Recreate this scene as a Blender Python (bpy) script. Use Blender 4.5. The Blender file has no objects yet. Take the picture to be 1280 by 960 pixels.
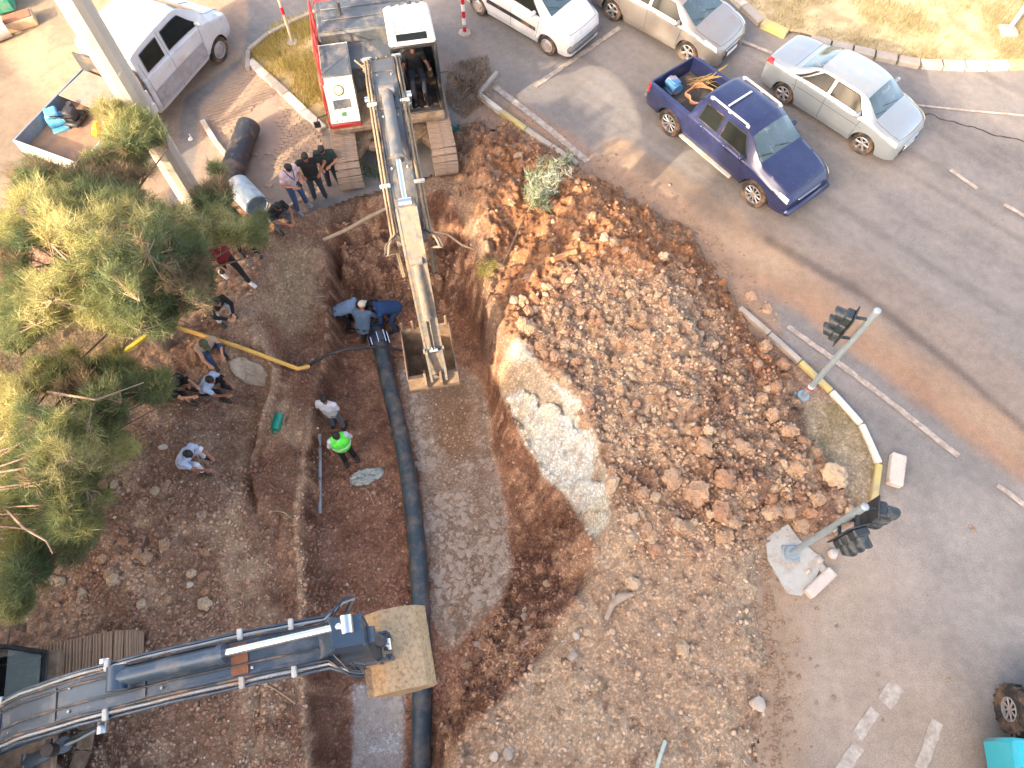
import bpy, bmesh, math, random
import numpy as np
from mathutils import Vector, Matrix, Euler, Quaternion
from mathutils import geometry as mgeo
random.seed(7); RNG = np.random.RandomState(7)
PI = math.pi; R = math.radians
SC = bpy.context.scene; COL = SC.collection

# ------------------------------------------------------------------ camera, sky, sun, exposure
CAM_H = 14.4; TILT = R(25.9); FPX = 887.0
cd = bpy.data.cameras.new('camera'); cam = bpy.data.objects.new('camera', cd); COL.objects.link(cam)
cd.sensor_width = 36; cd.lens = 36 * FPX / 1280; cd.clip_end = 3000; cd.clip_start = .1
cam.location = (0, 0, CAM_H); cam.rotation_euler = (TILT, 0, 0); SC.camera = cam
SUN_EL, SUN_AZ = R(24), R(225)          # azimuth of the sun, clockwise from +Y: it stands in the south-west (lower left)
wd = bpy.data.worlds.new('World'); SC.world = wd; wd.use_nodes = True
nt = wd.node_tree; sky = nt.nodes.new('ShaderNodeTexSky'); sky.sky_type = 'NISHITA'; sky.sun_disc = False
sky.sun_elevation = SUN_EL; sky.sun_rotation = SUN_AZ; sky.dust_density = 4.0; sky.air_density = .65; sky.ozone_density = .2
wb = nt.nodes.new('ShaderNodeMix'); wb.data_type = 'RGBA'; wb.blend_type = 'MULTIPLY'; wb.inputs[0].default_value = 1; wb.inputs[7].default_value = (1.12, 1.0, .86, 1)     # hazy, dusty late afternoon air: one even warm tint
nt.links.new(sky.outputs[0], wb.inputs[6]); nt.links.new(wb.outputs[2], nt.nodes['Background'].inputs[0]); nt.nodes['Background'].inputs[1].default_value = .15
sl = bpy.data.lights.new('sun', 'SUN'); sl.energy = 1.75; sl.angle = R(.6); sl.color = (1, .80, .56)
so = bpy.data.objects.new('sun', sl); COL.objects.link(so)
sdir = Vector((math.sin(SUN_AZ) * math.cos(SUN_EL), math.cos(SUN_AZ) * math.cos(SUN_EL), math.sin(SUN_EL)))
so.rotation_euler = sdir.to_track_quat('Z', 'Y').to_euler(); so.location = sdir * 60
SC.view_settings.view_transform = 'Standard'; SC.view_settings.look = 'None'; SC.view_settings.gamma = 1
SC.view_settings.exposure = 2.78

# ------------------------------------------------------------------ survey helpers: a photo point at a known height gives a place on the ground
ST, CT = math.sin(TILT), math.cos(TILT)
def W(u, v, z=0.0):
    x = (u - 640) / FPX; y = (480 - v) / FPX; k = (CAM_H - z) / (CT - y * ST)
    return Vector((x * k, (ST + y * CT) * k, z))
def px_of(X, Y, Z):
    dz = CAM_H - Z; dep = Y * ST + dz * CT; up = Y * CT - dz * ST
    return 640 + X / dep * FPX, 480 - up / dep * FPX

# ------------------------------------------------------------------ object helpers
def tag(o, label=None, cat=None, group=None, kind=None):
    if label: o['label'] = label
    if cat: o['category'] = cat
    if group: o['group'] = group
    if kind: o['kind'] = kind
    return o
def empty(name, loc=(0, 0, 0), rz=0, label=None, cat=None, group=None):
    o = bpy.data.objects.new(name, None); COL.objects.link(o); o.location = loc; o.rotation_euler = (0, 0, rz)
    o.empty_display_size = .2
    return tag(o, label, cat, group)
def link(name, me, parent=None, mat=None, loc=None, rot=None):
    o = bpy.data.objects.new(name, me); COL.objects.link(o)
    if parent is not None: o.parent = parent
    if mat is not None and not me.materials: me.materials.append(mat)
    if loc is not None: o.location = loc
    if rot is not None: o.rotation_euler = rot
    return o
def copy_tree(o, parent=None):
    c = o.copy(); COL.objects.link(c); c.parent = parent
    for ch in o.children: copy_tree(ch, c)
    return c
def smooth(me, ang=40):
    n = len(me.polygons)
    me.polygons.foreach_set('use_smooth', np.ones(n, bool))
    try: me.set_sharp_from_angle(angle=R(ang))
    except Exception: pass

class MB:
    """collects shapes, then links them as one mesh object"""
    def __init__(s): s.v = []; s.f = []
    def add(s, vs, fs, M=None):
        b = len(s.v)
        s.v += [tuple(M @ Vector(p)) if M is not None else tuple(p) for p in vs]
        s.f += [tuple(b + i for i in f) for f in fs]; return s
    def box(s, c, d, rot=None, bev=0, taper=None):
        x, y, z = d[0] / 2, d[1] / 2, d[2] / 2
        M = Matrix.Translation(c) @ (rot if rot is not None else Matrix.Identity(4))
        t = taper or (1, 1)
        if bev <= 0:
            vs = [(sx * x * (t[0] if sz > 0 else 1), sy * y * (t[1] if sz > 0 else 1), sz * z) for sz in (-1, 1) for sy in (-1, 1) for sx in (-1, 1)]
            fs = [(0, 2, 3, 1), (4, 5, 7, 6), (0, 1, 5, 4), (2, 6, 7, 3), (0, 4, 6, 2), (1, 3, 7, 5)]
            return s.add(vs, fs, M)
        b = min(bev, x * .9, y * .9, z * .9); bm = bmesh.new(); bmesh.ops.create_cube(bm, size=1)
        for q in bm.verts:
            k = q.co.z > 0
            q.co = Vector((q.co.x * 2 * x * (t[0] if k else 1), q.co.y * 2 * y * (t[1] if k else 1), q.co.z * 2 * z))
        bmesh.ops.bevel(bm, geom=bm.edges[:], offset=b, segments=1, affect='EDGES', profile=.5)
        bm.verts.index_update(); s.add([q.co[:] for q in bm.verts], [[q.index for q in f.verts] for f in bm.faces], M); bm.free(); return s
    def beam(s, a, b, w, h=None, up=(0, 0, 1), bev=0):
        a, b = Vector(a), Vector(b); d = b - a; L = d.length; d.normalize(); u = Vector(up)
        sd = d.cross(u)
        if sd.length < 1e-4: sd = d.cross(Vector((0, 1, 0)))
        sd.normalize(); u = sd.cross(d)
        Rm = Matrix((d, -sd, u)).transposed().to_4x4()
        return s.box((a + b) / 2, (L, w, h or w), Rm, bev)
    def tube(s, pts, r, n=10, cap=True, closed=False):
        pts = [Vector(p) for p in pts]; rs = r if isinstance(r, (list, tuple)) else [r] * len(pts)
        b = len(s.v); t0 = (pts[1] - pts[0]).normalized(); ref = Vector((0, 0, 1)) if abs(t0.z) < .9 else Vector((1, 0, 0))
        nrm = t0.cross(ref).normalized()
        for i, p in enumerate(pts):
            if i == 0: t = (pts[1] - pts[0])
            elif i == len(pts) - 1: t = (pts[-1] - pts[-2])
            else: t = (pts[i + 1] - pts[i - 1])
            t.normalize(); nrm = (nrm - t * nrm.dot(t))
            nrm = nrm.normalized() if nrm.length > 1e-5 else t.orthogonal().normalized()
            bn = t.cross(nrm)
            for k in range(n):
                a = 2 * PI * k / n; s.v.append(tuple(p + (nrm * math.cos(a) + bn * math.sin(a)) * rs[i]))
        m = len(pts)
        for i in range(m - 1):
            for k in range(n):
                k2 = (k + 1) % n; s.f.append((b + i * n + k, b + i * n + k2, b + (i + 1) * n + k2, b + (i + 1) * n + k))
        if cap:
            s.f.append(tuple(b + k for k in range(n - 1, -1, -1))); s.f.append(tuple(b + (m - 1) * n + k for k in range(n)))
        return s
    def cyl(s, a, b, r, n=16, r2=None): return s.tube([a, b], [r, r if r2 is None else r2], n)
    def ring(s, a, b, ro, ri, n=24):
        """hollow pipe length"""
        a, b = Vector(a), Vector(b); t = (b - a).normalized(); x = t.orthogonal().normalized(); y = t.cross(x); base = len(s.v)
        for p, rr in ((a, ro), (b, ro), (b, ri), (a, ri)):
            for k in range(n): q = 2 * PI * k / n; s.v.append(tuple(p + (x * math.cos(q) + y * math.sin(q)) * rr))
        for i in range(4):
            for k in range(n):
                k2 = (k + 1) % n; j = (i + 1) % 4; s.f.append((base + i * n + k, base + i * n + k2, base + j * n + k2, base + j * n + k))
        return s
    def prism(s, prof, axis='y', lo=0, hi=1):
        """profile of 2-D points pushed along an axis (profile lies in the xz plane for 'y', xy for 'z', yz for 'x')"""
        n = len(prof); vs = []
        for h in (lo, hi):
            for a, b in prof: vs.append({'y': (a, h, b), 'z': (a, b, h), 'x': (h, a, b)}[axis])
        fs = [tuple(range(n - 1, -1, -1)), tuple(range(n, 2 * n))] + [(i, (i + 1) % n, n + (i + 1) % n, n + i) for i in range(n)]
        return s.add(vs, fs)
    def lathe(s, prof, n=24, M=None):
        vs = []; m = len(prof)
        for k in range(n):
            a = 2 * PI * k / n
            vs += [(r * math.cos(a), r * math.sin(a), z) for r, z in prof]
        fs = [(k * m + i, ((k + 1) % n) * m + i, ((k + 1) % n) * m + i + 1, k * m + i + 1) for k in range(n) for i in range(m - 1)]
        return s.add(vs, fs, M)
    def ell(s, c, r, n=10, m=7, M=None):
        vs = [(c[0], c[1], c[2] - r[2])]; fs = []
        for j in range(1, m):
            t = PI * j / m - PI / 2
            for k in range(n):
                a = 2 * PI * k / n; vs.append((c[0] + r[0] * math.cos(t) * math.cos(a), c[1] + r[1] * math.cos(t) * math.sin(a), c[2] + r[2] * math.sin(t)))
        vs.append((c[0], c[1], c[2] + r[2]))
        for k in range(n):
            fs.append((0, 1 + (k + 1) % n, 1 + k)); fs.append((len(vs) - 1, 1 + (m - 2) * n + k, 1 + (m - 2) * n + (k + 1) % n))
            for j in range(m - 2): fs.append((1 + j * n + k, 1 + j * n + (k + 1) % n, 1 + (j + 1) * n + (k + 1) % n, 1 + (j + 1) * n + k))
        return s.add(vs, fs, M)
    def mesh(s, name, mat=None, sm=40, fixn=True):
        me = bpy.data.meshes.new(name); me.from_pydata(s.v, [], s.f)
        if fixn:
            bm = bmesh.new(); bm.from_mesh(me); bmesh.ops.recalc_face_normals(bm, faces=bm.faces); bm.to_mesh(me); bm.free()
        if sm: smooth(me, sm)
        if mat: me.materials.append(mat)
        return me
    def build(s, name, mat=None, parent=None, sm=40, loc=None, rot=None, kind=None):
        o = link(name, s.mesh(name, mat, sm), parent, None, loc, rot)
        if kind: o['kind'] = kind
        return o
def mesh_np(name, V, F, mat=None, sm=0):
    """V (n,3), F (m,k) numpy arrays"""
    me = bpy.data.meshes.new(name); k = F.shape[1]
    me.vertices.add(len(V)); me.vertices.foreach_set('co', np.ascontiguousarray(V, np.float32).ravel())
    me.loops.add(F.size); me.loops.foreach_set('vertex_index', np.ascontiguousarray(F, np.int32).ravel())
    me.polygons.add(len(F)); me.polygons.foreach_set('loop_start', np.arange(0, F.size, k, dtype=np.int32))
    me.polygons.foreach_set('use_smooth', np.full(len(F), bool(sm)))
    me.update(calc_edges=True)
    if mat: me.materials.append(mat)
    return me

# ------------------------------------------------------------------ materials
def srgb(r, g, b):
    f = lambda c: (c / 255 / 12.92) if c / 255 <= .04045 else ((c / 255 + .055) / 1.055) ** 2.4
    return (f(r), f(g), f(b), 1)
MATS = {}
def mat(name, col, rough=.7, metal=0, var=.25, scale=6, bump=.0, bscale=40, dirt=None, dirt_amt=.0, dirt_scale=2.5, coat=0, spec=.5, emit=None, alpha=1, attr=None, col2=None, c2scale=3):
    """procedural paint / soil / metal: base colour with noise, optional second tone in patches, optional dust, bump"""
    if name in MATS: return MATS[name]
    m = bpy.data.materials.new(name); m.use_nodes = True; t = m.node_tree; N, L = t.nodes, t.links
    b = N['Principled BSDF']; b.inputs['Roughness'].default_value = rough; b.inputs['Metallic'].default_value = metal
    b.inputs['Specular IOR Level'].default_value = spec
    if coat: b.inputs['Coat Weight'].default_value = coat; b.inputs['Coat Roughness'].default_value = .08
    tc = N.new('ShaderNodeTexCoord')
    def noise(sc, det=5, ro=.6):
        n = N.new('ShaderNodeTexNoise'); n.inputs['Scale'].default_value = sc; n.inputs['Detail'].default_value = det; n.inputs['Roughness'].default_value = ro
        L.new(tc.outputs['Object'], n.inputs['Vector']); return n
    def ramp(src, lo, hi):
        r = N.new('ShaderNodeMapRange'); r.inputs[1].default_value = lo; r.inputs[2].default_value = hi; L.new(src, r.inputs[0]); return r.outputs[0]
    def mix(fac, a, bb, blend='MIX'):
        x = N.new('ShaderNodeMix'); x.data_type = 'RGBA'; x.blend_type = blend
        for sock, val in ((x.inputs[0], fac), (x.inputs[6], a), (x.inputs[7], bb)):
            if isinstance(val, (int, float)): sock.default_value = val
            elif isinstance(val, tuple): sock.default_value = val
            else: L.new(val, sock)
        return x.outputs[2]
    if attr:
        a = N.new('ShaderNodeAttribute'); a.attribute_name = attr; cur = a.outputs['Color']
    else: cur = tuple(col[:3]) + (1,)
    if col2: cur = mix(ramp(noise(c2scale).outputs[0], .45, .6), cur, tuple(col2[:3]) + (1,))
    if var:
        g = N.new('ShaderNodeMapRange'); g.inputs[1].default_value = .25; g.inputs[2].default_value = .75
        g.inputs[3].default_value = 1 - var; g.inputs[4].default_value = 1 + var; L.new(noise(scale).outputs[0], g.inputs[0])
        cb = N.new('ShaderNodeCombineXYZ')
        for i in range(3): L.new(g.outputs[0], cb.inputs[i])
        cur = mix(1.0, cur, cb.outputs[0], 'MULTIPLY')
    if dirt_amt:
        d = noise(dirt_scale, 8, .7)
        mr = N.new('ShaderNodeMapRange'); mr.inputs[1].default_value = .62 - dirt_amt * .5; mr.inputs[2].default_value = .85 - dirt_amt * .4; L.new(d.outputs[0], mr.inputs[0])
        dc = tuple((dirt or srgb(150, 118, 92))[:3]) + (1,)
        cur = mix(mr.outputs[0], cur, dc)
        rr = N.new('ShaderNodeMapRange'); rr.inputs[3].default_value = rough; rr.inputs[4].default_value = .9; L.new(mr.outputs[0], rr.inputs[0]); L.new(rr.outputs[0], b.inputs['Roughness'])
    if isinstance(cur, tuple): b.inputs['Base Color'].default_value = cur
    else: L.new(cur, b.inputs['Base Color'])
    if bump:
        bp = N.new('ShaderNodeBump'); bp.inputs['Strength'].default_value = bump; bp.inputs['Distance'].default_value = .02
        L.new(noise(bscale, 6, .65).outputs[0], bp.inputs['Height']); L.new(bp.outputs[0], b.inputs['Normal'])
    if alpha < 1: b.inputs['Alpha'].default_value = alpha
    if emit: b.inputs['Emission Color'].default_value = emit[0]; b.inputs['Emission Strength'].default_value = emit[1]
    MATS[name] = m; return m

# ------------------------------------------------------------------ numpy noise
def vnoise(X, Y, sc, seed=0):
    rs = np.random.RandomState(seed); T = rs.rand(256, 256).astype(np.float32)
    x = np.asarray(X) * sc; y = np.asarray(Y) * sc; xi = np.floor(x).astype(int); yi = np.floor(y).astype(int); fx = x - xi; fy = y - yi
    fx = fx * fx * (3 - 2 * fx); fy = fy * fy * (3 - 2 * fy); g = lambda a, b: T[(xi + a) % 256, (yi + b) % 256]
    return (g(0, 0) * (1 - fx) + g(1, 0) * fx) * (1 - fy) + (g(0, 1) * (1 - fx) + g(1, 1) * fx) * fy
def fbm(X, Y, sc, o=4, seed=0, gain=.5):
    a, s, t = 0, 1, 0
    for i in range(o): a = a + s * vnoise(X, Y, sc * 2 ** i, seed + i * 11); t += s; s *= gain
    return a / t - .5
def worley(X, Y, sc, seed=0, second=False):
    """distance to nearest scattered point (and, if asked, to the second), and its random value"""
    rs = np.random.RandomState(seed); T = rs.rand(128, 128, 3); x = X * sc; y = Y * sc; xi = np.floor(x).astype(int); yi = np.floor(y).astype(int)
    b1 = np.full(x.shape, 9.); b2 = b1.copy(); val = np.zeros(x.shape)
    for i in (-1, 0, 1):
        for j in (-1, 0, 1):
            p = T[(xi + i) % 128, (yi + j) % 128]; d = (xi + i + p[..., 0] - x) ** 2 + (yi + j + p[..., 1] - y) ** 2
            n = d < b1; b2 = np.where(n, b1, np.minimum(b2, d)); val = np.where(n, p[..., 2], val); b1 = np.where(n, d, b1)
    return (np.sqrt(b1), np.sqrt(b2), val) if second else (np.sqrt(b1), val)
def sdist(U, V, poly):
    """signed distance (positive inside) from points to a polygon"""
    P = np.array(poly, float); n = len(P); best = np.full(U.shape, 1e18); ins = np.zeros(U.shape, bool)
    for i in range(n):
        a = P[i]; b = P[(i + 1) % n]; e = b - a; wx = U - a[0]; wy = V - a[1]
        t = np.clip((wx * e[0] + wy * e[1]) / max(e @ e, 1e-9), 0, 1); best = np.minimum(best, (wx - e[0] * t) ** 2 + (wy - e[1] * t) ** 2)
        c = ((a[1] > V) != (b[1] > V)) & (U < (b[0] - a[0]) * (V - a[1]) / ((b[1] - a[1]) if abs(b[1] - a[1]) > 1e-9 else 1e-9) + a[0]); ins ^= c
    return np.where(ins, 1, -1) * np.sqrt(best)
def sstep(x, a, b): t = np.clip((x - a) / (b - a), 0, 1); return t * t * (3 - 2 * t)
# ================================================================== THE DUG GROUND (surveyed break lines -> triangulated -> grid)
TX0, TX1, TY0, TY1, TS = -13.0, 8.4, -3.2, 16.0, .04
gx = np.arange(TX0, TX1 + TS / 2, TS); gy = np.arange(TY0, TY1 + TS / 2, TS); NX, NY = len(gx), len(gy)
GX, GY = np.meshgrid(gx, gy, indexing='ij')
def P3(lst): return [W(u, v, z) for u, v, z in lst]
RIM_L = [(420, 272, -.25), (408, 305, -.9), (411, 345, -1.1), (412, 390, -1.15), (408, 430, -1.15), (400, 470, -1.15), (388, 520, -1.15), (390, 545, -1.15), (379, 575, -1.15), (381, 600, -1.15), (372, 640, -1.15), (375, 680, -1.15), (380, 720, -1.15), (379, 760, -1.15), (380, 850, -1.1), (387, 960, -1.1), (392, 1010, -1.1)]
FL = -2.25
TOP_RIM = [(420, 272, -.25), (450, 248, -.12), (500, 240, -.05), (545, 238, 0), (575, 250, .1)]
CREST_R = [(575, 250, .1), (592, 285, .15), (604, 330, .2), (611, 380, .3), (616, 410, .4), (628, 425, .5), (652, 432, .6), (683, 475, .65), (725, 505, .75), (745, 560, .75), (762, 615, .65), (757, 660, .5), (745, 690, .4), (727, 735, .3), (720, 757, .3), (705, 800, .25), (660, 845, .2), (610, 890, .1), (570, 935, .02), (552, 975, 0), (545, 1020, 0)]
SLAB_LO = [(612, 445, -.5), (632, 500, -.6), (655, 560, -.65), (690, 605, -.6), (725, 645, -.5), (742, 668, -.1)]
rim_l = P3(RIM_L)
toe_l = [Vector((p.x + .18, p.y - .03, FL)) for p in rim_l[1:]]
lines = [
    rim_l, toe_l, P3(TOP_RIM), P3(CREST_R), P3(SLAB_LO),
    P3([(428, 300, -1.1), (465, 292, -1.2), (500, 300, -1.25), (548, 300, -1.2), (572, 310, -1.2)]),
    P3([(428, 340, -1.35), (470, 345, -1.45), (510, 350, -1.5), (560, 355, -1.5), (580, 380, -1.6)]),
    P3([(432, 372, FL), (470, 368, FL), (510, 372, FL), (545, 380, FL), (585, 400, FL)]),
    P3([(585, 400, FL), (602, 440, FL), (612, 490, FL), (616, 540, FL), (625, 590, FL), (640, 630, FL - .02), (648, 690, FL), (640, 760, FL), (598, 810, FL + .05), (562, 850, FL + .1), (548, 905, FL + .1), (541, 960, FL + .1), (538, 1010, FL + .1)]),
    P3([(660, 640, -1.7), (690, 680, -1.35), (700, 720, -1.2), (690, 750, -1.2), (660, 790, -1.3), (620, 830, -1.4), (585, 880, -1.5), (560, 940, -1.5), (552, 1000, -1.5)]),
    P3([(700, 650, -1.0), (720, 690, -.75), (712, 735, -.7), (690, 780, -.7), (650, 822, -.75), (600, 868, -.7)]),
    P3([(345, 282, .03), (328, 330, 0), (322, 380, 0), (322, 420, -.02), (338, 455, -.08), (333, 490, -.12), (322, 530, -.2), (306, 580, -.25), (292, 640, -.3), (285, 700, -.4), (292, 760, -.5), (300, 850, -.55), (300, 1000, -.6)]),
    P3([(385, 300, -.55), (376, 330, -.85), (368, 400, -1.0), (357, 455, -1.02), (347, 500, -1.05), (331, 545, -1.05), (318, 600, -1.0), (326, 660, -.95), (336, 740, -.95), (347, 850, -.85), (347, 1000, -.85)]),
    # spoil heap
    P3([(556, 160, .0), (580, 150, 0), (610, 148, 0), (655, 163, 0), (700, 193, 0), (760, 232, 0), (850, 280, 0), (893, 330, 0), (917, 375, 0), (938, 412, 0), (985, 475, .08), (1010, 520, .1), (1040, 580, .12), (1085, 640, .02), (1040, 668, .03), (985, 655, .03), (955, 695, .0), (952, 760, 0), (968, 850, 0), (962, 960, 0), (955, 1030, 0)]),
    P3([(590, 170, .45), (603, 205, .6), (610, 250, .6), (612, 290, .45)]),
    P3([(690, 205, .35), (672, 230, .3), (655, 265, .2), (638, 310, .1), (620, 350, .12)]),
    P3([(740, 245, .7), (715, 265, .85), (690, 305, .85), (660, 350, .75), (640, 390, .65)]),
    P3([(760, 270, .8), (800, 310, 1.05), (835, 360, 1.15), (850, 420, 1.1), (870, 480, 1.1), (900, 540, 1.05), (925, 600, .9), (915, 660, .7), (880, 740, .5), (850, 820, .35), (820, 900, .25), (800, 1000, .2)]),
    P3([(700, 330, .9), (740, 400, .85), (790, 470, .85), (820, 560, .8), (840, 640, .75), (800, 720, .55), (760, 800, .4), (700, 880, .25), (650, 960, .15)]),
    P3([(960, 470, .5), (985, 540, .5), (1010, 610, .45)]),
    # outside
    P3([(560, 160, 0), (572, 220, 0), (575, 250, .1)]), P3([(400, 255, 0), (440, 238, 0), (500, 222, 0), (560, 215, 0)]),
    P3([(200, 450, 0), (220, 560, -.1), (200, 680, -.15), (150, 740, -.1), (80, 850, -.3), (60, 1000, -.4)]),
    P3([(0, 480, .05), (100, 620, .1), (60, 740, 0)]),
]
pts, edges = [], []
for ln in lines:
    b = len(pts); pts += [Vector((p.x, p.y)) for p in ln]; edges += [(b + i, b + i + 1) for i in range(len(ln) - 1)]
zs = [p.z for ln in lines for p in ln]
for k in range(0, 9):
    for (x, y) in ((TX0 - 1 + (TX1 - TX0 + 2) * k / 8, TY0 - 1), (TX0 - 1 + (TX1 - TX0 + 2) * k / 8, TY1 + 1), (TX0 - 1, TY0 - 1 + (TY1 - TY0 + 2) * k / 8), (TX1 + 1, TY0 - 1 + (TY1 - TY0 + 2) * k / 8)):
        if y < TY0 and -7 < x < -.5: continue
        pts.append(Vector((x, y))); zs.append(-.02 if x > 0 else (-.6 if (y < TY0 and x > -9) else 0.))
vo, eo, fo, ov, _, _ = mgeo.delaunay_2d_cdt(pts, edges, [], 0, 1e-5)
zo = []
for k, p in enumerate(vo):
    src = ov[k]
    if src: zo.append(zs[src[0]])
    else:   # a crossing of two break lines: take it from the nearest point
        zo.append(zs[min(range(len(pts)), key=lambda i: (pts[i] - p).length_squared)])
H0 = np.zeros((NX, NY)); 
for f in fo:
    a, b, c = [vo[i] for i in f]; za, zb, zc = [zo[i] for i in f]
    i0 = max(0, int((min(a.x, b.x, c.x) - TX0) / TS)); i1 = min(NX, int((max(a.x, b.x, c.x) - TX0) / TS) + 2)
    j0 = max(0, int((min(a.y, b.y, c.y) - TY0) / TS)); j1 = min(NY, int((max(a.y, b.y, c.y) - TY0) / TS) + 2)
    if i0 >= i1 or j0 >= j1: continue
    X = GX[i0:i1, j0:j1]; Y = GY[i0:i1, j0:j1]; d = (b.y - c.y) * (a.x - c.x) + (c.x - b.x) * (a.y - c.y)
    if abs(d) < 1e-12: continue
    l1 = ((b.y - c.y) * (X - c.x) + (c.x - b.x) * (Y - c.y)) / d; l2 = ((c.y - a.y) * (X - c.x) + (a.x - c.x) * (Y - c.y)) / d; l3 = 1 - l1 - l2
    m = (l1 >= -1e-6) & (l2 >= -1e-6) & (l3 >= -1e-6); Z = l1 * za + l2 * zb + l3 * zc
    H0[i0:i1, j0:j1] = np.where(m, Z, H0[i0:i1, j0:j1])
def blur(A, n):
    for _ in range(n):
        B = np.pad(A, 1, mode='edge'); A = (B[:-2, 1:-1] + B[2:, 1:-1] + B[1:-1, :-2] + B[1:-1, 2:] + 4 * B[1:-1, 1:-1]) / 8
    return A
Hs = blur(H0, 30)
PU, PV = px_of(GX, GY, Hs)
def reg(poly, soft=8, nz=10):
    """soft 0..1 membership of a patch of ground outlined in the survey photo, with a ragged edge"""
    d = sdist(PU, PV, poly) + fbm(GX, GY, 1.6, 4, 3) * nz * 2.2
    return sstep(d, -soft, soft)
# crisp left bank and slab, soft elsewhere
crisp = reg([(318, 290), (360, 255), (440, 255), (440, 1000), (275, 1000), (275, 640), (318, 450)], 6, 0)
H = blur(H0, 3) * crisp + blur(H0, 10) * (1 - crisp)
# patches
heap = reg([(556, 155), (600, 145), (655, 160), (700, 190), (760, 228), (850, 276), (895, 325), (917, 370), (938, 408), (990, 470), (1012, 520), (1030, 575), (1085, 640), (1040, 672), (985, 660), (952, 700), (948, 770), (965, 850), (958, 1000), (545, 1000), (570, 935), (660, 845), (720, 757), (757, 660), (745, 560), (683, 475), (640, 430), (611, 400), (592, 285), (575, 250)], 8, 10)
lane = reg([(500, 455), (560, 450), (600, 480), (612, 540), (622, 600), (636, 640), (640, 700), (622, 750), (590, 790), (560, 812), (545, 780), (535, 700), (525, 600), (508, 520)], 6, 7)
lane2 = reg([(446, 860), (500, 850), (505, 905), (498, 1000), (440, 1000), (444, 920)], 6, 12)
puddle = reg([(530, 478), (578, 474), (592, 505), (594, 560), (570, 585), (545, 560), (540, 520)], 10, 8)
slab = reg([(640, 428), (655, 432), (683, 475), (725, 503), (742, 555), (762, 612), (757, 656), (742, 672), (725, 640), (692, 606), (657, 560), (634, 505), (626, 470)], 5, 5)
floor_ = reg([(430, 372), (585, 395), (602, 440), (616, 540), (645, 640), (648, 700), (600, 810), (548, 905), (538, 1010), (400, 1010), (395, 700), (405, 560), (425, 440)], 10, 6)
pitall = reg([(415, 275), (450, 250), (560, 245), (600, 330), (616, 420), (640, 505), (700, 615), (742, 672), (745, 690), (720, 757), (660, 845), (570, 935), (545, 1010), (385, 1010), (372, 660), (402, 470), (411, 345)], 8, 4)
bench = reg([(385, 300), (410, 310), (411, 400), (402, 470), (384, 560), (372, 660), (380, 760), (384, 1000), (300, 1000), (292, 760), (290, 640), (322, 530), (338, 455), (326, 400), (335, 320)], 10, 8)
plateau = np.clip(1 - bench - pitall - heap, 0, 1) * sstep(-PU, -480, -380)
fine_heap = reg([(640, 600), (760, 640), (960, 690), (965, 1010), (545, 1010), (640, 850)], 40, 20)
pale_top = reg([(740, 350), (850, 345), (900, 400), (880, 470), (830, 560), (770, 580), (730, 500), (715, 410)], 25, 25)
red_heap = np.clip(reg([(740, 225), (800, 250), (880, 310), (925, 375), (960, 430), (1000, 480), (960, 470), (890, 400), (840, 350), (760, 330), (700, 330), (640, 430), (620, 380), (600, 200), (620, 150), (700, 200)], 18, 22), 0, 1)
# relief
def clod(s, seed):
    wx = fbm(GX, GY, s * .6, 4, seed + 50) * 1.5 / s; wy = fbm(GX, GY, s * .6, 4, seed + 60) * 1.5 / s
    ca, sa = math.cos(seed * 1.7), math.sin(seed * 1.7)
    d, v = worley((GX + wx) * ca + (GY + wy) * sa, (GY + wy) * ca - (GX + wx) * sa, s, seed)
    return np.clip(1 - d * (1.7 - .7 * v), 0, 1) ** .6 * np.clip(v * 1.7 - .45, .04, 1.2)
heapn = heap * (1 - slab)
big = fbm(GX, GY, .9, 4, 21); med = fbm(GX, GY, 3.2, 4, 33); sml = fbm(GX, GY, 9, 3, 44)
coarse = heapn * (1 - .75 * fine_heap)
bil = lambda s, sd: .5 - np.abs(fbm(GX, GY, s, 4, sd, .6)) * 4
H += coarse * (.24 * big + .15 * clod(2.2, 1) + .13 * clod(4.6, 2) + .09 * clod(8, 3) + .05 * clod(13, 66) + .10 * bil(3.0, 61) + .05 * bil(8, 62) - .12)
smooth_top = reg([(590, 160), (690, 200), (800, 260), (760, 340), (640, 400), (612, 330)], 20, 10)
H += heapn * smooth_top * (.06 * med + .05 * clod(5, 111))
H += heapn * fine_heap * (.16 * big + .04 * med + .035 * clod(5, 4) + .035 * clod(10, 5) + .02 * bil(6, 63))
H += (1 - heap) * (.02 + .0 * H) * 0 + bench * (.14 * med + .06 * sml + .05 * clod(6, 8) + .05 * bil(4, 64)) + plateau * (.10 * big + .06 * clod(5, 7) + .05 * clod(10, 12) + .04 * med + .03 * bil(5, 65))
H += pitall * (1 - lane) * (1 - lane2) * (1 - slab) * (1 - puddle) * (.18 * med * (1 - .5 * floor_) + .07 * clod(6, 6) + .05 * clod(12, 14) + .07 * bil(3.5, 67) * (1 - .6 * floor_))
pw_ = (1 - floor_) * pitall * (1 - slab)
H += pw_ * (.30 * big + .14 * clod(2.6, 31) + .12 * clod(5, 32) + .12 * bil(4.5, 33) + .07 * bil(9, 34))
def facets(s, seed, jog):
    wx = fbm(GX, GY, s, 3, seed) * .5; wy = fbm(GX, GY, s, 3, seed + 1) * .5; ca, sa = math.cos(.95), math.sin(.95); x = (GX + wx) * ca + (GY + wy) * sa; y = (GY + wy) * ca - (GX + wx) * sa
    d1, d2, v = worley(x, y * .5, s, seed, True); return (v - .5) * jog - np.clip(.10 - (d2 - d1), 0, .1) * jog * 3.5
slab_f = facets(1.9, 91, 1.); slab_g = facets(5.0, 95, 1.)
H += slab * (.22 * big + .10 * med + .04 * sml + .22 * slab_f + .07 * slab_g)
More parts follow.
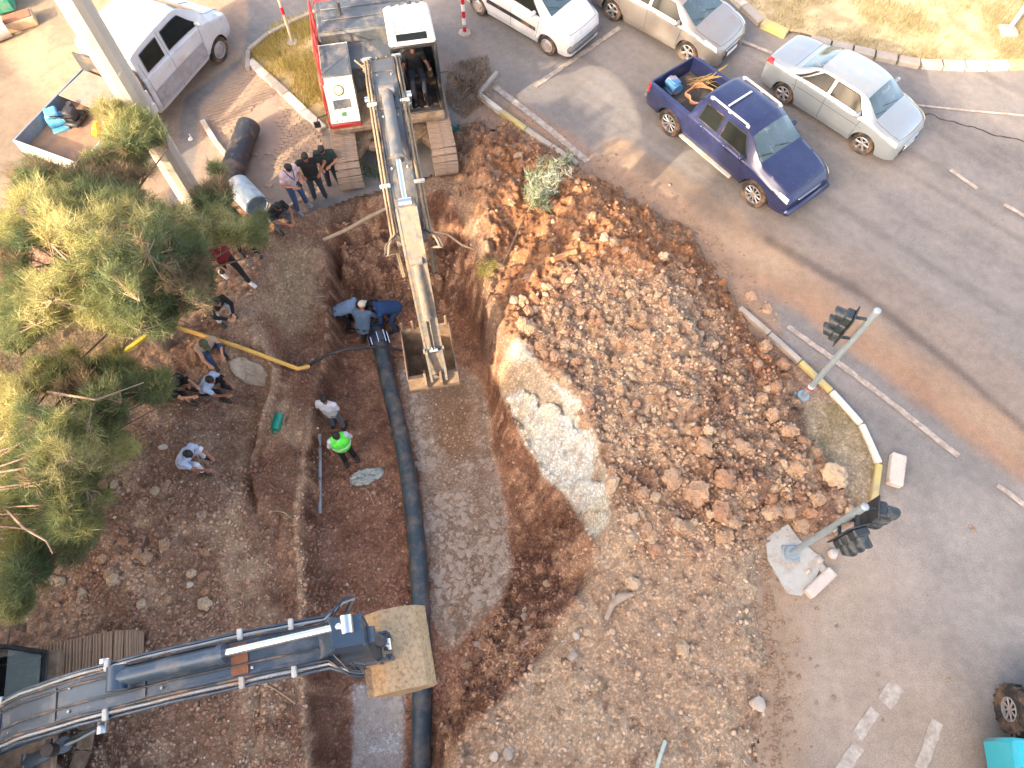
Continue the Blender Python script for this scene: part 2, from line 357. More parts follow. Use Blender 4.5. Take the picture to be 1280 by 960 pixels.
ridge = 1 - np.abs(fbm(GX * 1.0 + GY * .6, GY * .35, 1.5, 4, 71)) * 7
H -= slab * np.clip(ridge, 0, 1) ** 3 * .10
H += (lane + lane2) * (.012 * clod(9, 15) + .02 * med)
H -= puddle * .03
# gully along the slab and rills on the left bank
H -= bench * np.clip(1 - np.abs(fbm(GX, GY * .4, 1.3, 3, 81)) * 10, 0, 1) * .12
# hollow under the excavator nose
def pit_bump(u, v, z, r, dh):
    global H
    p = W(u, v, z); d = ((GX - p.x) ** 2 + (GY - p.y) ** 2) / r ** 2; H += dh * np.exp(-d)
pit_bump(497, 205, 0, .8, -.35); pit_bump(430, 268, -.4, .45, -.7)
pit_bump(712, 655, -.8, .35, -.35); pit_bump(716, 730, -.6, .3, -.4)
# the verge round the field stays just under the paving
field = sdist(PU, PV, [(556, 156), (600, 146), (655, 161), (700, 191), (760, 229), (850, 277), (895, 328), (920, 376), (940, 405), (1010, 468), (1056, 503), (1092, 556), (1097, 600), (1085, 640), (1042, 670), (987, 658), (956, 698), (954, 765), (970, 850), (964, 960), (960, 1200), (-900, 1200), (-900, 270), (150, 262), (240, 258), (335, 266), (400, 246), (440, 232), (500, 212), (548, 200)]) + fbm(GX, GY, 1.5, 4, 19) * 26 * sstep(-PV, -470, -430) 
wid = 4 + 60 * sstep(PV, 640, 740) * (PU > 800)
H = H - (.16 - .09 * sstep(PV, 640, 740) * (PU > 800)) * (1 - sstep(field, -14, wid))
out_r = sstep(GX, 7.6, 8.2); H = H * (1 - out_r) - .06 * out_r
def Hat(x, y):
    i = min(max((x - TX0) / TS, 0), NX - 1.001); j = min(max((y - TY0) / TS, 0), NY - 1.001); a, b = int(i), int(j); fx, fy = i - a, j - b
    return float((H[a, b] * (1 - fx) + H[a + 1, b] * fx) * (1 - fy) + (H[a, b + 1] * (1 - fx) + H[a + 1, b + 1] * fx) * fy)
def G(u, v):
    """where the sight line of a photo point meets the dug ground"""
    lo, hi = -3.2, 2.0; z = hi; p = W(u, v, z)
    while z > lo:
        p = W(u, v, z); inside = TX0 < p.x < TX1 and TY0 < p.y < TY1; h = Hat(p.x, p.y) if inside else 0.
        if z <= h: return Vector((p.x, p.y, h))
        z -= .02
    return p
# ---- colours of the soils (albedo), the pit's lifted against its shade
def C(r, g, b): return np.array(srgb(r, g, b)[:3])
A = np.zeros((NX, NY, 3)) + C(128, 104, 88)
def lay(m, c, amt=1.0):
    global A
    k = (np.clip(m, 0, 1) * amt)[..., None]; A = A * (1 - k) + np.asarray(c) * k
n1 = fbm(GX, GY, .8, 5, 101) + .5; n2 = fbm(GX, GY, 2.6, 5, 102) + .5; n3 = fbm(GX, GY, 7, 4, 103) + .5; n4 = fbm(GX, GY, 22, 3, 104) + .5
lay(plateau, C(132, 100, 80)); lay(plateau * sstep(n2, .48, .64), C(160, 130, 106), .85); lay(plateau * sstep(n1, .56, .72), C(112, 80, 62), .6)
lay(bench, C(142, 106, 82)); lay(bench * sstep(n2, .46, .58), C(168, 136, 108), .85); lay(bench * sstep(1 - n1, .5, .62), C(112, 76, 58), .8)
lay(reg([(340, 300), (400, 310), (395, 400), (360, 420), (335, 390)], 14, 14), C(165, 142, 112), .7)
lay(pitall, C(110, 78, 60)); lay(pitall * sstep(n2, .5, .64), C(138, 104, 80), .8); lay(pitall * sstep(1 - n2, .52, .66), C(88, 60, 46), .8)
lay(pw_ * sstep(n3 * .5 + n2 * .5, .5, .6), C(146, 112, 86), .75); lay(pw_ * sstep(1 - n3 * .5 - n1 * .5, .5, .6), C(78, 52, 40), .7); lay(floor_, C(114, 78, 60), .6); lay(floor_ * sstep(n1, .5, .65), C(140, 104, 84), .6)
lay(reg([(500, 385), (590, 400), (600, 455), (560, 450), (505, 450)], 12, 8), C(128, 88, 62), .7)
lay(heap, C(140, 110, 88)); lay(heap * sstep(n2, .5, .62), C(156, 128, 104), .8); lay(heap * sstep(1 - n2, .5, .64), C(112, 84, 68), .75)
lay(red_heap, C(138, 92, 58), .88); lay(red_heap * sstep(n2, .5, .6), C(152, 108, 74), .6)
lay(fine_heap * heap, C(158, 132, 108), .8); lay(fine_heap * heap * sstep(n1, .48, .6), C(172, 148, 122), .6)
lay(pale_top * heap, C(162, 140, 118), .6)
lay(heap * sstep(n3, .62, .74), C(166, 140, 116), .45); lay(heap * sstep(1 - n3, .62, .74), C(96, 68, 52), .6)
lay(lane, C(142, 124, 110)); lay(lane * sstep(n3, .52, .62), C(164, 150, 138), .8); lay(lane * sstep(1 - n2, .52, .66), C(118, 96, 80), .8)
lay(lane * sstep(n1 * .6 + n2 * .4, .5, .6), C(124, 98, 78), .5); lay(lane2, C(166, 158, 158)); lay(lane2 * sstep(n4, .55, .66), C(120, 112, 112), .7)
lay(puddle, C(112, 88, 66), 1.)
lay(slab, C(166, 148, 126)); lay(slab * sstep(n1 * .5 + n2 * .5, .48, .56), C(198, 192, 180), .9); lay(slab * sstep(n3 * .5 + n1 * .5, .54, .62), C(206, 206, 200), .8); lay(slab * sstep(1 - n1, .5, .66), C(140, 112, 86), .8); lay(slab * reg([(635, 425), (660, 425), (750, 530), (765, 610), (745, 660), (700, 600), (650, 520)], 8, 8), C(196, 190, 178), .7); lay(slab * sstep(-slab_f, .1, .35), C(150, 128, 104), .7); lay(slab * sstep(n3, .6, .7), C(120, 104, 92), .5)
lay(sstep(n4, .70, .8) * (1 - slab), C(178, 160, 142), .3)
def ln_(p, w, sf, nz=4):
    best = np.full(PU.shape, 1e18)
    for (ax, ay), (bx, by) in zip(p[:-1], p[1:]):
        ex, ey = bx - ax, by - ay; t = np.clip(((PU - ax) * ex + (PV - ay) * ey) / (ex * ex + ey * ey), 0, 1); best = np.minimum(best, (PU - ax - ex * t) ** 2 + (PV - ay - ey * t) ** 2)
    return sstep(w - np.sqrt(best) + fbm(GX, GY, 1.3, 4, 5) * nz * 2.2, -sf, sf)
lay(ln_([(322, 420), (338, 455), (333, 490), (322, 530), (306, 580), (292, 640), (285, 700), (292, 760)], 9, 7, 7), C(166, 134, 108), .75)
lay(ln_([(357, 455), (347, 500), (331, 545), (318, 600)], 4, 4, 4), C(92, 60, 46), .6)
lay(ln_([(388, 520), (390, 545), (379, 575), (381, 600), (372, 640), (375, 680), (380, 720), (379, 760), (380, 850), (387, 960)], 5, 4, 4), C(172, 140, 112), .7)
grassy = reg([(-200, 380), (160, 400), (150, 560), (110, 640), (-200, 760)], 25, 30) ; lay(grassy, C(150, 128, 92), .75)
isl = reg([(1000, 500), (1060, 500), (1110, 590), (1085, 645), (1040, 590), (1010, 540)], 8, 6); lay(isl, C(148, 132, 108), .8)
g_ = A.mean(-1, keepdims=True); A = g_ + (A - g_) * .86; A = A * np.array([1.58, 1.55, 1.46]); A = A * (1 + .42 * pitall * (1 - lane) * (1 - slab))[..., None]; A = np.clip(A, 0, .72)  # pit soil colour brightened to offset the shade down there
F = np.arange(NX * NY).reshape(NX, NY); Fq = np.stack([F[:-1, :-1], F[1:, :-1], F[1:, 1:], F[:-1, 1:]], -1).reshape(-1, 4)
dj = .35 * TS; JX = (RNG.rand(NX, NY) - .5) * dj; JY = (RNG.rand(NX, NY) - .5) * dj
steep = pitall * (1 - floor_)
V3 = np.stack([GX + JX + (fbm(GX * 1.3, H * 1.3 + GY, 4, 3, 61)) * .10 * steep, GY + JY, H], -1).reshape(-1, 3)
terr_me = mesh_np('dug_ground', V3, Fq, None, 1)
ca = terr_me.attributes.new('soil', 'FLOAT_COLOR', 'POINT'); ca.data.foreach_set('color', np.concatenate([A, np.ones((NX, NY, 1))], -1).astype(np.float32).ravel())
wet = terr_me.attributes.new('wet', 'FLOAT', 'POINT'); wet.data.foreach_set('value', (puddle + .25 * lane).astype(np.float32).ravel())

def soil_material():
    m = bpy.data.materials.new('soil'); m.use_nodes = True; t = m.node_tree; N, L = t.nodes, t.links; b = N['Principled BSDF']
    tc = N.new('ShaderNodeTexCoord'); a = N.new('ShaderNodeAttribute'); a.attribute_name = 'soil'
    cur = a.outputs['Color']
    def mul(src, lo, hi, a0=.3, a1=.7):
        nonlocal cur
        g = N.new('ShaderNodeMapRange'); g.inputs[1].default_value = a0; g.inputs[2].default_value = a1; g.inputs[3].default_value = lo; g.inputs[4].default_value = hi; L.new(src, g.inputs[0])
        c = N.new('ShaderNodeCombineXYZ'); [L.new(g.outputs[0], c.inputs[i]) for i in range(3)]
        x = N.new('ShaderNodeMix'); x.data_type = 'RGBA'; x.blend_type = 'MULTIPLY'; x.inputs[0].default_value = 1; L.new(cur, x.inputs[6]); L.new(c.outputs[0], x.inputs[7]); cur = x.outputs[2]
    hs = []
    for sc, lo, hi in ((3.5, .82, 1.18), (18, .74, 1.26), (70, .72, 1.28)):
        n = N.new('ShaderNodeTexNoise'); n.inputs['Scale'].default_value = sc; n.inputs['Detail'].default_value = 5; n.inputs['Roughness'].default_value = .65; L.new(tc.outputs['Object'], n.inputs['Vector']); mul(n.outputs[0], lo, hi); hs.append(n.outputs[0])
    v = N.new('ShaderNodeTexVoronoi'); v.inputs['Scale'].default_value = 24; L.new(tc.outputs['Object'], v.inputs['Vector'])
    s = N.new('ShaderNodeSeparateColor'); L.new(v.outputs['Color'], s.inputs[0]); mul(s.outputs[0], .82, 1.3, .55, 1.0)
    bp = N.new('ShaderNodeBump'); bp.inputs['Strength'].default_value = .9; bp.inputs['Distance'].default_value = .05
    ad = N.new('ShaderNodeMath'); ad.operation = 'ADD'; L.new(hs[1], ad.inputs[0]); L.new(hs[2], ad.inputs[1])
    L.new(ad.outputs[0], bp.inputs['Height']); L.new(bp.outputs[0], b.inputs['Normal'])
    w = N.new('ShaderNodeAttribute'); w.attribute_name = 'wet'; r = N.new('ShaderNodeMapRange'); r.inputs[3].default_value = .93; r.inputs[4].default_value = .25; L.new(w.outputs['Fac'], r.inputs[0]); L.new(r.outputs[0], b.inputs['Roughness'])
    bs = N.new('ShaderNodeMapRange'); bs.inputs[3].default_value = .9; bs.inputs[4].default_value = .12; L.new(w.outputs['Fac'], bs.inputs[0]); L.new(bs.outputs[0], bp.inputs['Strength'])
    b.inputs['Specular IOR Level'].default_value = .25
    L.new(cur, b.inputs['Base Color']); return m
SOIL = soil_material(); terr_me.materials.append(SOIL)
ground = tag(link('dug_ground', terr_me), 'excavated brown earth with the deep trench and spoil heap', kind='structure')

# ================================================================== ROAD, LOT AND OUTER GROUND
def asphalt_material(name, base, attr='tone'):
    m = bpy.data.materials.new(name); m.use_nodes = True; t = m.node_tree; N, L = t.nodes, t.links; b = N['Principled BSDF']
    tc = N.new('ShaderNodeTexCoord'); a = N.new('ShaderNodeAttribute'); a.attribute_name = attr; cur = a.outputs['Color']; hs = []
    for sc, lo, hi, det in ((.9, .88, 1.12, 4), (5, .90, 1.10, 5), (40, .86, 1.14, 3), (160, .68, 1.32, 2)):
        n = N.new('ShaderNodeTexNoise'); n.inputs['Scale'].default_value = sc; n.inputs['Detail'].default_value = det; L.new(tc.outputs['Object'], n.inputs['Vector']); hs.append(n.outputs[0])
        g = N.new('ShaderNodeMapRange'); g.inputs[1].default_value = .3; g.inputs[2].default_value = .7; g.inputs[3].default_value = lo; g.inputs[4].default_value = hi; L.new(n.outputs[0], g.inputs[0])
        c = N.new('ShaderNodeCombineXYZ'); [L.new(g.outputs[0], c.inputs[i]) for i in range(3)]
        x = N.new('ShaderNodeMix'); x.data_type = 'RGBA'; x.blend_type = 'MULTIPLY'; x.inputs[0].default_value = 1; L.new(cur, x.inputs[6]); L.new(c.outputs[0], x.inputs[7]); cur = x.outputs[2]
    bp = N.new('ShaderNodeBump'); bp.inputs['Strength'].default_value = .35; bp.inputs['Distance'].default_value = .01; L.new(hs[3], bp.inputs['Height']); L.new(bp.outputs[0], b.inputs['Normal'])
    b.inputs['Roughness'].default_value = .8; b.inputs['Specular IOR Level'].default_value = .3; L.new(cur, b.inputs['Base Color']); return m
rs_ = .08
RX0, RX1, RY0, RY1 = -20, 34., -8., 36.
rx = np.arange(RX0, RX1, rs_); ry = np.arange(RY0, RY1, rs_); QX, QY = np.meshgrid(rx, ry, indexing='ij')
QU, QV = px_of(QX, QY, 0)
def rreg(poly, soft=8, nz=6, sc=1.2, seed=3):
    return sstep(sdist(QU, QV, poly) + fbm(QX, QY, sc, 4, seed) * nz * 2.2, -soft, soft)
def line_mask(p, width, soft, nz=4, sx=.5, seed=5):
    best = np.full(QU.shape, 1e18)
    for (ax, ay), (bx, by) in zip(p[:-1], p[1:]):
        ex, ey = bx - ax, by - ay; t = np.clip(((QU - ax) * ex + (QV - ay) * ey) / (ex * ex + ey * ey), 0, 1); best = np.minimum(best, (QU - ax - ex * t) ** 2 + (QV - ay - ey * t) ** 2)
    return sstep(width - np.sqrt(best) + fbm(QX, QY, 1.3, 4, seed) * nz * 2.2, -soft, soft)
T = np.zeros(QX.shape + (3,)) + C(116, 112, 109)
def rl(m, c, amt=1.):
    global T
    k = (np.clip(m, 0, 1) * amt)[..., None]; T = T * (1 - k) + np.asarray(c) * k
m1 = fbm(QX, QY, .35, 5, 201) + .5; m2 = fbm(QX, QY, 1.3, 5, 202) + .5
al = fbm(QX * .35 + QY * .45, (QX * .8 - QY * .6) * 3.0, .55, 4, 203) + .5        # streaks run with the traffic
al = fbm((QX * .72 - QY * .69) * .16, (QX * .69 + QY * .72) * 3.0, .9, 5, 204) + .5; al2 = fbm((QX * .72 - QY * .69) * .3, (QX * .69 + QY * .72) * 7.0, .8, 4, 205) + .5
rl(sstep(m2, .52, .68), C(112, 108, 108), .6); rl(sstep(al2, .52, .7), C(128, 120, 112), .45); rl(sstep(al, .5, .7), C(98, 94, 92), .5); rl(sstep(1 - al, .5, .75), C(122, 116, 112), .5)
rl(rreg([(760, 200), (900, 240), (1100, 330), (1300, 480), (1500, 640), (1300, 610), (1190, 500), (1000, 370), (800, 290)], 30, 14), C(128, 112, 100), .55)
rl(line_mask([(770, 205), (860, 255), (960, 325), (1060, 405), (1170, 490), (1290, 575), (1600, 800)], 24, 11, 10), C(140, 118, 98), .92)
rl(line_mask([(770, 205), (830, 240), (900, 285), (955, 330)], 30, 12, 9), C(152, 130, 108), .92)
rl(line_mask([(930, 345), (1010, 380), (1100, 450), (1190, 520), (1290, 600)], 14, 10, 6, seed=8), C(140, 106, 82), .45)
rl(line_mask([(960, 300), (1080, 370), (1200, 465), (1290, 545)], 5, 4, 3, seed=8), C(66, 58, 52), .55)
rl(rreg([(540, 60), (600, 80), (640, 160), (700, 190), (600, 170), (555, 120)], 16, 14), C(132, 112, 98), .75)
rl(rreg([(590, 60), (640, 110), (720, 200), (780, 210), (640, 200)], 20, 14), C(142, 124, 108), .5)
rl(rreg([(940, 600), (1130, 620), (1240, 700), (1200, 1000), (930, 1000)], 70, 25), C(154, 138, 122), .85)
rl(rreg([(1080, 560), (1290, 640), (1300, 900), (1130, 800)], 70, 20), C(134, 129, 124), .75)
rl(rreg([(930, 640), (1005, 690), (1015, 780), (995, 1000), (930, 1000)], 30, 20), C(152, 130, 108), .95)
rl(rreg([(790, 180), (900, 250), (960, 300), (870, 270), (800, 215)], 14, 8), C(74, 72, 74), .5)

rl(line_mask([(600, 150), (655, 165), (700, 196), (760, 234), (850, 282), (893, 332), (920, 380), (945, 412)], 26, 12, 8, seed=12), C(142, 116, 96), .9)
# the sandy lot on the left and the dry verge at the top right
lot = rreg([(-900, -900), (330, -900), (300, -60), (310, 20), (300, 70), (230, 120), (200, 300), (-900, 300)], 5, 3)
rl(lot, C(158, 138, 112)); rl(lot * sstep(m2, .5, .62), C(134, 116, 96), .7); rl(lot * sstep(m1, .5, .6), C(170, 150, 124), .5)
rl(lot * rreg([(220, 60), (330, -30), (330, 140), (240, 260), (180, 240)], 12, 8), C(142, 122, 108), .85)
isle = rreg([(305, 75), (345, 32), (395, 12), (420, 60), (440, 160), (410, 165), (370, 130), (330, 95)], 3, 2)
rl(isle, C(172, 152, 112)); rl(isle * sstep(m2, .5, .6), C(196, 172, 130), .8)
pave = rreg([(250, 130), (310, 72), (400, 155), (440, 240), (330, 270), (240, 260)], 4, 2)
rl(pave * (1 - isle), C(150, 130, 114), .9)
# the open pit and the heap's core carry no road sheet
hole = sdist(QX, QY, [(p.x, p.y) for p in [W(u, v, 0) for u, v in [(556, 150), (600, 142), (655, 155), (700, 185), (760, 222), (850, 270), (897, 320), (922, 372), (940, 402), (1012, 470), (1060, 500), (1096, 552), (1103, 600), (1088, 648), (1045, 680), (990, 664), (962, 700), (962, 760), (982, 850), (975, 1000), (975, 1080), (-400, 1080), (-400, 260), (150, 262), (240, 262), (335, 272), (400, 250), (440, 236), (500, 220), (548, 205)]]])
shrink = np.where((QU > 600), .5, .35)
keep = hole < shrink
# raised dry verge (top right) is a structure of its own
Fi = np.arange(QX.size).reshape(QX.shape); k4 = keep[:-1, :-1] & keep[1:, :-1] & keep[1:, 1:] & keep[:-1, 1:]
Fr = np.stack([Fi[:-1, :-1][k4], Fi[1:, :-1][k4], Fi[1:, 1:][k4], Fi[:-1, 1:][k4]], -1)
used = np.zeros(QX.size, bool); used[Fr.ravel()] = True; remap = np.cumsum(used) - 1
RZ = .004 + .012 * (fbm(QX, QY, .5, 3, 301)) * 2
VR = np.stack([QX, QY, RZ], -1).reshape(-1, 3)[used]
def road_part(name, mk, label):
    sel = mk.ravel()[Fr].mean(1) > .5
    return sel
me = mesh_np('road', VR, remap[Fr], None, 1); at_ = me.attributes.new('tone', 'FLOAT_COLOR', 'POINT')
Tc = np.concatenate([T, np.ones(QX.shape + (1,))], -1).reshape(-1, 4)[used].astype(np.float32); at_.data.foreach_set('color', Tc.ravel())
ASPH = asphalt_material('asphalt', None); me.materials.append(ASPH)
tag(link('road', me), 'dusty grey asphalt road stained with brown mud', kind='structure')
# ground to the horizon (ring of quads round the road sheet and the dug ground)
far = 900; z0 = -.05
mb = MB(); ax, bx, ay, by = RX0 + .1, RX1 - .2, RY0 + .1, RY1 - .2
mb.add([(-far, -far, z0), (far, -far, z0), (far, ay, z0), (-far, ay, z0), (-far, by, z0), (far, by, z0), (far, far, z0), (-far, far, z0), (ax, ay, z0), (ax, by, z0), (bx, ay, z0), (bx, by, z0)],
       [(0, 1, 2, 10, 8, 3), (3, 8, 9, 4), (4, 9, 11, 5, 6, 7), (10, 2, 5, 11)])
mb.build('ground', mat('far_ground', srgb(128, 112, 96), .95, var=.2, scale=.3), None, 0, kind='structure')
# low earth sheet below the paving around the dug field, so that nothing is open
mb = MB(); x0, x1, y0, y1 = TX0 + .05, TX1 - .05, TY0 + .05, TY1 - .05; zz = -.05
mb.add([(RX0, RY0, zz), (RX1, RY0, zz), (RX1, y0, zz), (RX0, y0, zz), (RX0, y1, zz), (RX1, y1, zz), (RX1, RY1, zz), (RX0, RY1, zz), (x0, y0, zz), (x0, y1, zz), (x1, y0, zz), (x1, y1, zz)],
       [(0, 1, 2, 10, 8, 3), (3, 8, 9, 4), (4, 9, 11, 5, 6, 7), (10, 2, 5, 11)])
mb.build('ground', MATS['far_ground'], None, 0, kind='structure')
# ================================================================== unseen blocks added south-west of the site, shaped to shade it
def block(s0, s1, t, dep, h, label):
    """an added, unseen block that casts shade; its long face runs along the s direction at distance t towards the sun"""
    M = Matrix.Rotation(R(45), 4, 'Z')                     # local x = t (north-east), local y = s (north-west)
    r = empty('unseen_shade_block', (0, 0, 0), R(45), label, 'building')
    c = (s0 + s1) / 2; w = s1 - s0
    MB().box((t - dep / 2, c, h / 2), (dep, w, h)).build('wall', mat('plaster', srgb(205, 190, 165), .9, var=.08, scale=.8, bump=.3), r, 0)
    MB().box((t - dep / 2, c, h + .12), (dep + .5, w + .5, .24)).build('roof', mat('roof_concrete', srgb(150, 140, 130), .9), r, 0)
    n = int(w // 3.2); fl = int(h // 3)
    wm = bpy.data.meshes.new('window'); q = MB().box((0, 0, 0), (.12, 1.3, 1.4)).mesh('window', mat('dark_glass_far', srgb(40, 50, 60), .15), 0)
    fr = MB().box((0, 0, -.75), (.22, 1.5, .1)).mesh('sill', mat('roof_concrete', srgb(150, 140, 130)), 0)
    for k in range(min(n * fl, 60)):
        o = link('window', q, r, None, (t + .02, s0 + w * ((k % n) + .5) / n, 1.7 + 3 * (k // n))); link('sill', fr, o)
block(-26, 5.3, -18, 11, 16.6, 'unseen tall cream block with windows, added to shade the dig from the south')
block(5.35, 15.0, -18.3, 10, 9.2, 'unseen lower cream block with windows, added to shade the dig from the west')
block(19.0, 31.0, -19, 10, 9.0, 'unseen smallest cream block with windows, added beyond the sandy lot for shade')
# ================================================================== VEHICLES
RUB = mat('tyre_rubber', (.022, .021, .02), .85, var=.3, scale=9, dirt_amt=.35, bump=.3)
ALU = mat('wheel_alloy', (.55, .56, .58), .35, .85, var=.1, dirt_amt=.25)
STEELW = mat('wheel_steel', (.42, .42, .42), .5, .4, dirt_amt=.3)
BLK = mat('black_plastic', (.02, .02, .022), .55, var=.2, dirt_amt=.22)
DARK = mat('dark_void', (.008, .008, .008), .9, var=0)
CHROME = mat('chrome', (.8, .8, .82), .15, 1, var=.05)
LENS = mat('headlight_lens', (.62, .66, .68), .08, 0, var=.1, coat=.6)
LENSY = mat('old_headlight_lens', (.66, .6, .42), .2, 0, var=.2, coat=.3)
REDL = mat('tail_light', (.5, .015, .012), .15, 0, var=.1, coat=.6)
AMB = mat('amber_lens', (.8, .28, .03), .2)
PLATE = mat('number_plate', (.8, .8, .8), .4, var=.05)
GLASS = mat('car_glass', (.035, .06, .065), .04, 0, var=.3, scale=2, coat=1, spec=.9, dirt_amt=.12, dirt=srgb(150, 150, 145))
GLASSD = mat('car_glass_dark', (.014, .017, .016), .10, 0, var=.2, spec=.14)
def wheel_meshes(r, wd_, style):
    t = MB(); M = Matrix.Rotation(-PI / 2, 4, 'X')
    ri = r * (.66 if style != 'tractor' else .5)
    t.lathe([(ri, -wd_ / 2 + .02), (r * .93, -wd_ / 2), (r * .985, -wd_ / 2 + .03), (r, -wd_ / 4), (r, wd_ / 4), (r * .985, wd_ / 2 - .03), (r * .93, wd_ / 2), (ri, wd_ / 2 - .02), (ri * .96, 0)], 36, M)
    if style == 'tractor':
        for k in range(20):
            a = 2 * PI * k / 20
            for sg in (-1, 1): t.box((math.cos(a) * r, sg * wd_ * .24, math.sin(a) * r), (.05, wd_ * .45, .05), Matrix.Rotation(-a, 4, 'Y') @ Matrix.Rotation(sg * .5, 4, 'X'))
    tm = t.mesh('tyre', RUB, 35)
    w = MB(); f = -wd_ / 2        # outer face towards -y
    w.lathe([(ri * 1.0, wd_ * .3), (ri * 1.0, -wd_ / 2 + .012), (ri * .93, -wd_ / 2 + .005), (ri * .90, -wd_ / 2 + .05), (ri * .86, 0)], 30, M)
    if style == 'steel':
        w.lathe([(ri * .9, f * .5), (ri * .7, f + .05), (ri * .5, f + .02), (ri * .3, f + .03), (.0, f + .02)], 24, M)
    else:
        n = {'five': 5, 'six': 6, 'ten': 10, 'tractor': 8}.get(style, 7)
        for k in range(n):
            a = 2 * PI * k / n; rot = Matrix.Rotation(-a, 4, 'Y')
            w.box(tuple(rot @ Vector((ri * .52, f + .035, 0))), (ri * .88, .03, ri * (.30 if n < 7 else .16)), rot, .008)
        w.lathe([(ri * .26, f + .05), (ri * .24, f + .015), (0, f + .008)], 16, M)
    wm = w.mesh('rim', STEELW if style in ('steel', 'tractor') else ALU, 35)
    d = MB(); d.lathe([(ri * .9, f + .07), (0, f + .07)], 20, M); dm = d.mesh('brake_disc', DARK, 0)
    return tm, wm, dm
def add_wheels(root, axles, y, r, wd_=.2, style='five', sides=(-1, 1)):
    tm, wm, dm = wheel_meshes(r, wd_, style)
    for x in axles:
        for sg in sides:
            w = link('wheel', tm, root, None, (x, sg * y, r), (0, 0, 0 if sg < 0 else PI)); link('rim', wm, w); link('brake_disc', dm, w)
def cr(P, s):
    """Catmull-Rom through rows of P at parameter s"""
    n = len(P) - 1; i = min(max(int(math.floor(s)), 0), n - 1); t = s - i
    p0, p1, p2, p3 = P[max(i - 1, 0)], P[i], P[i + 1], P[min(i + 2, n)]
    v = .5 * ((2 * p1) + (-p0 + p2) * t + (2 * p0 - 5 * p1 + 4 * p2 - p3) * t * t + (-p0 + 3 * p1 - 3 * p2 + p3) * t ** 3)
    lo = np.minimum(p1, p2); hi = np.maximum(p1, p2); m = (hi - lo) * .12 + .004
    return np.clip(v, lo - m, hi + m)
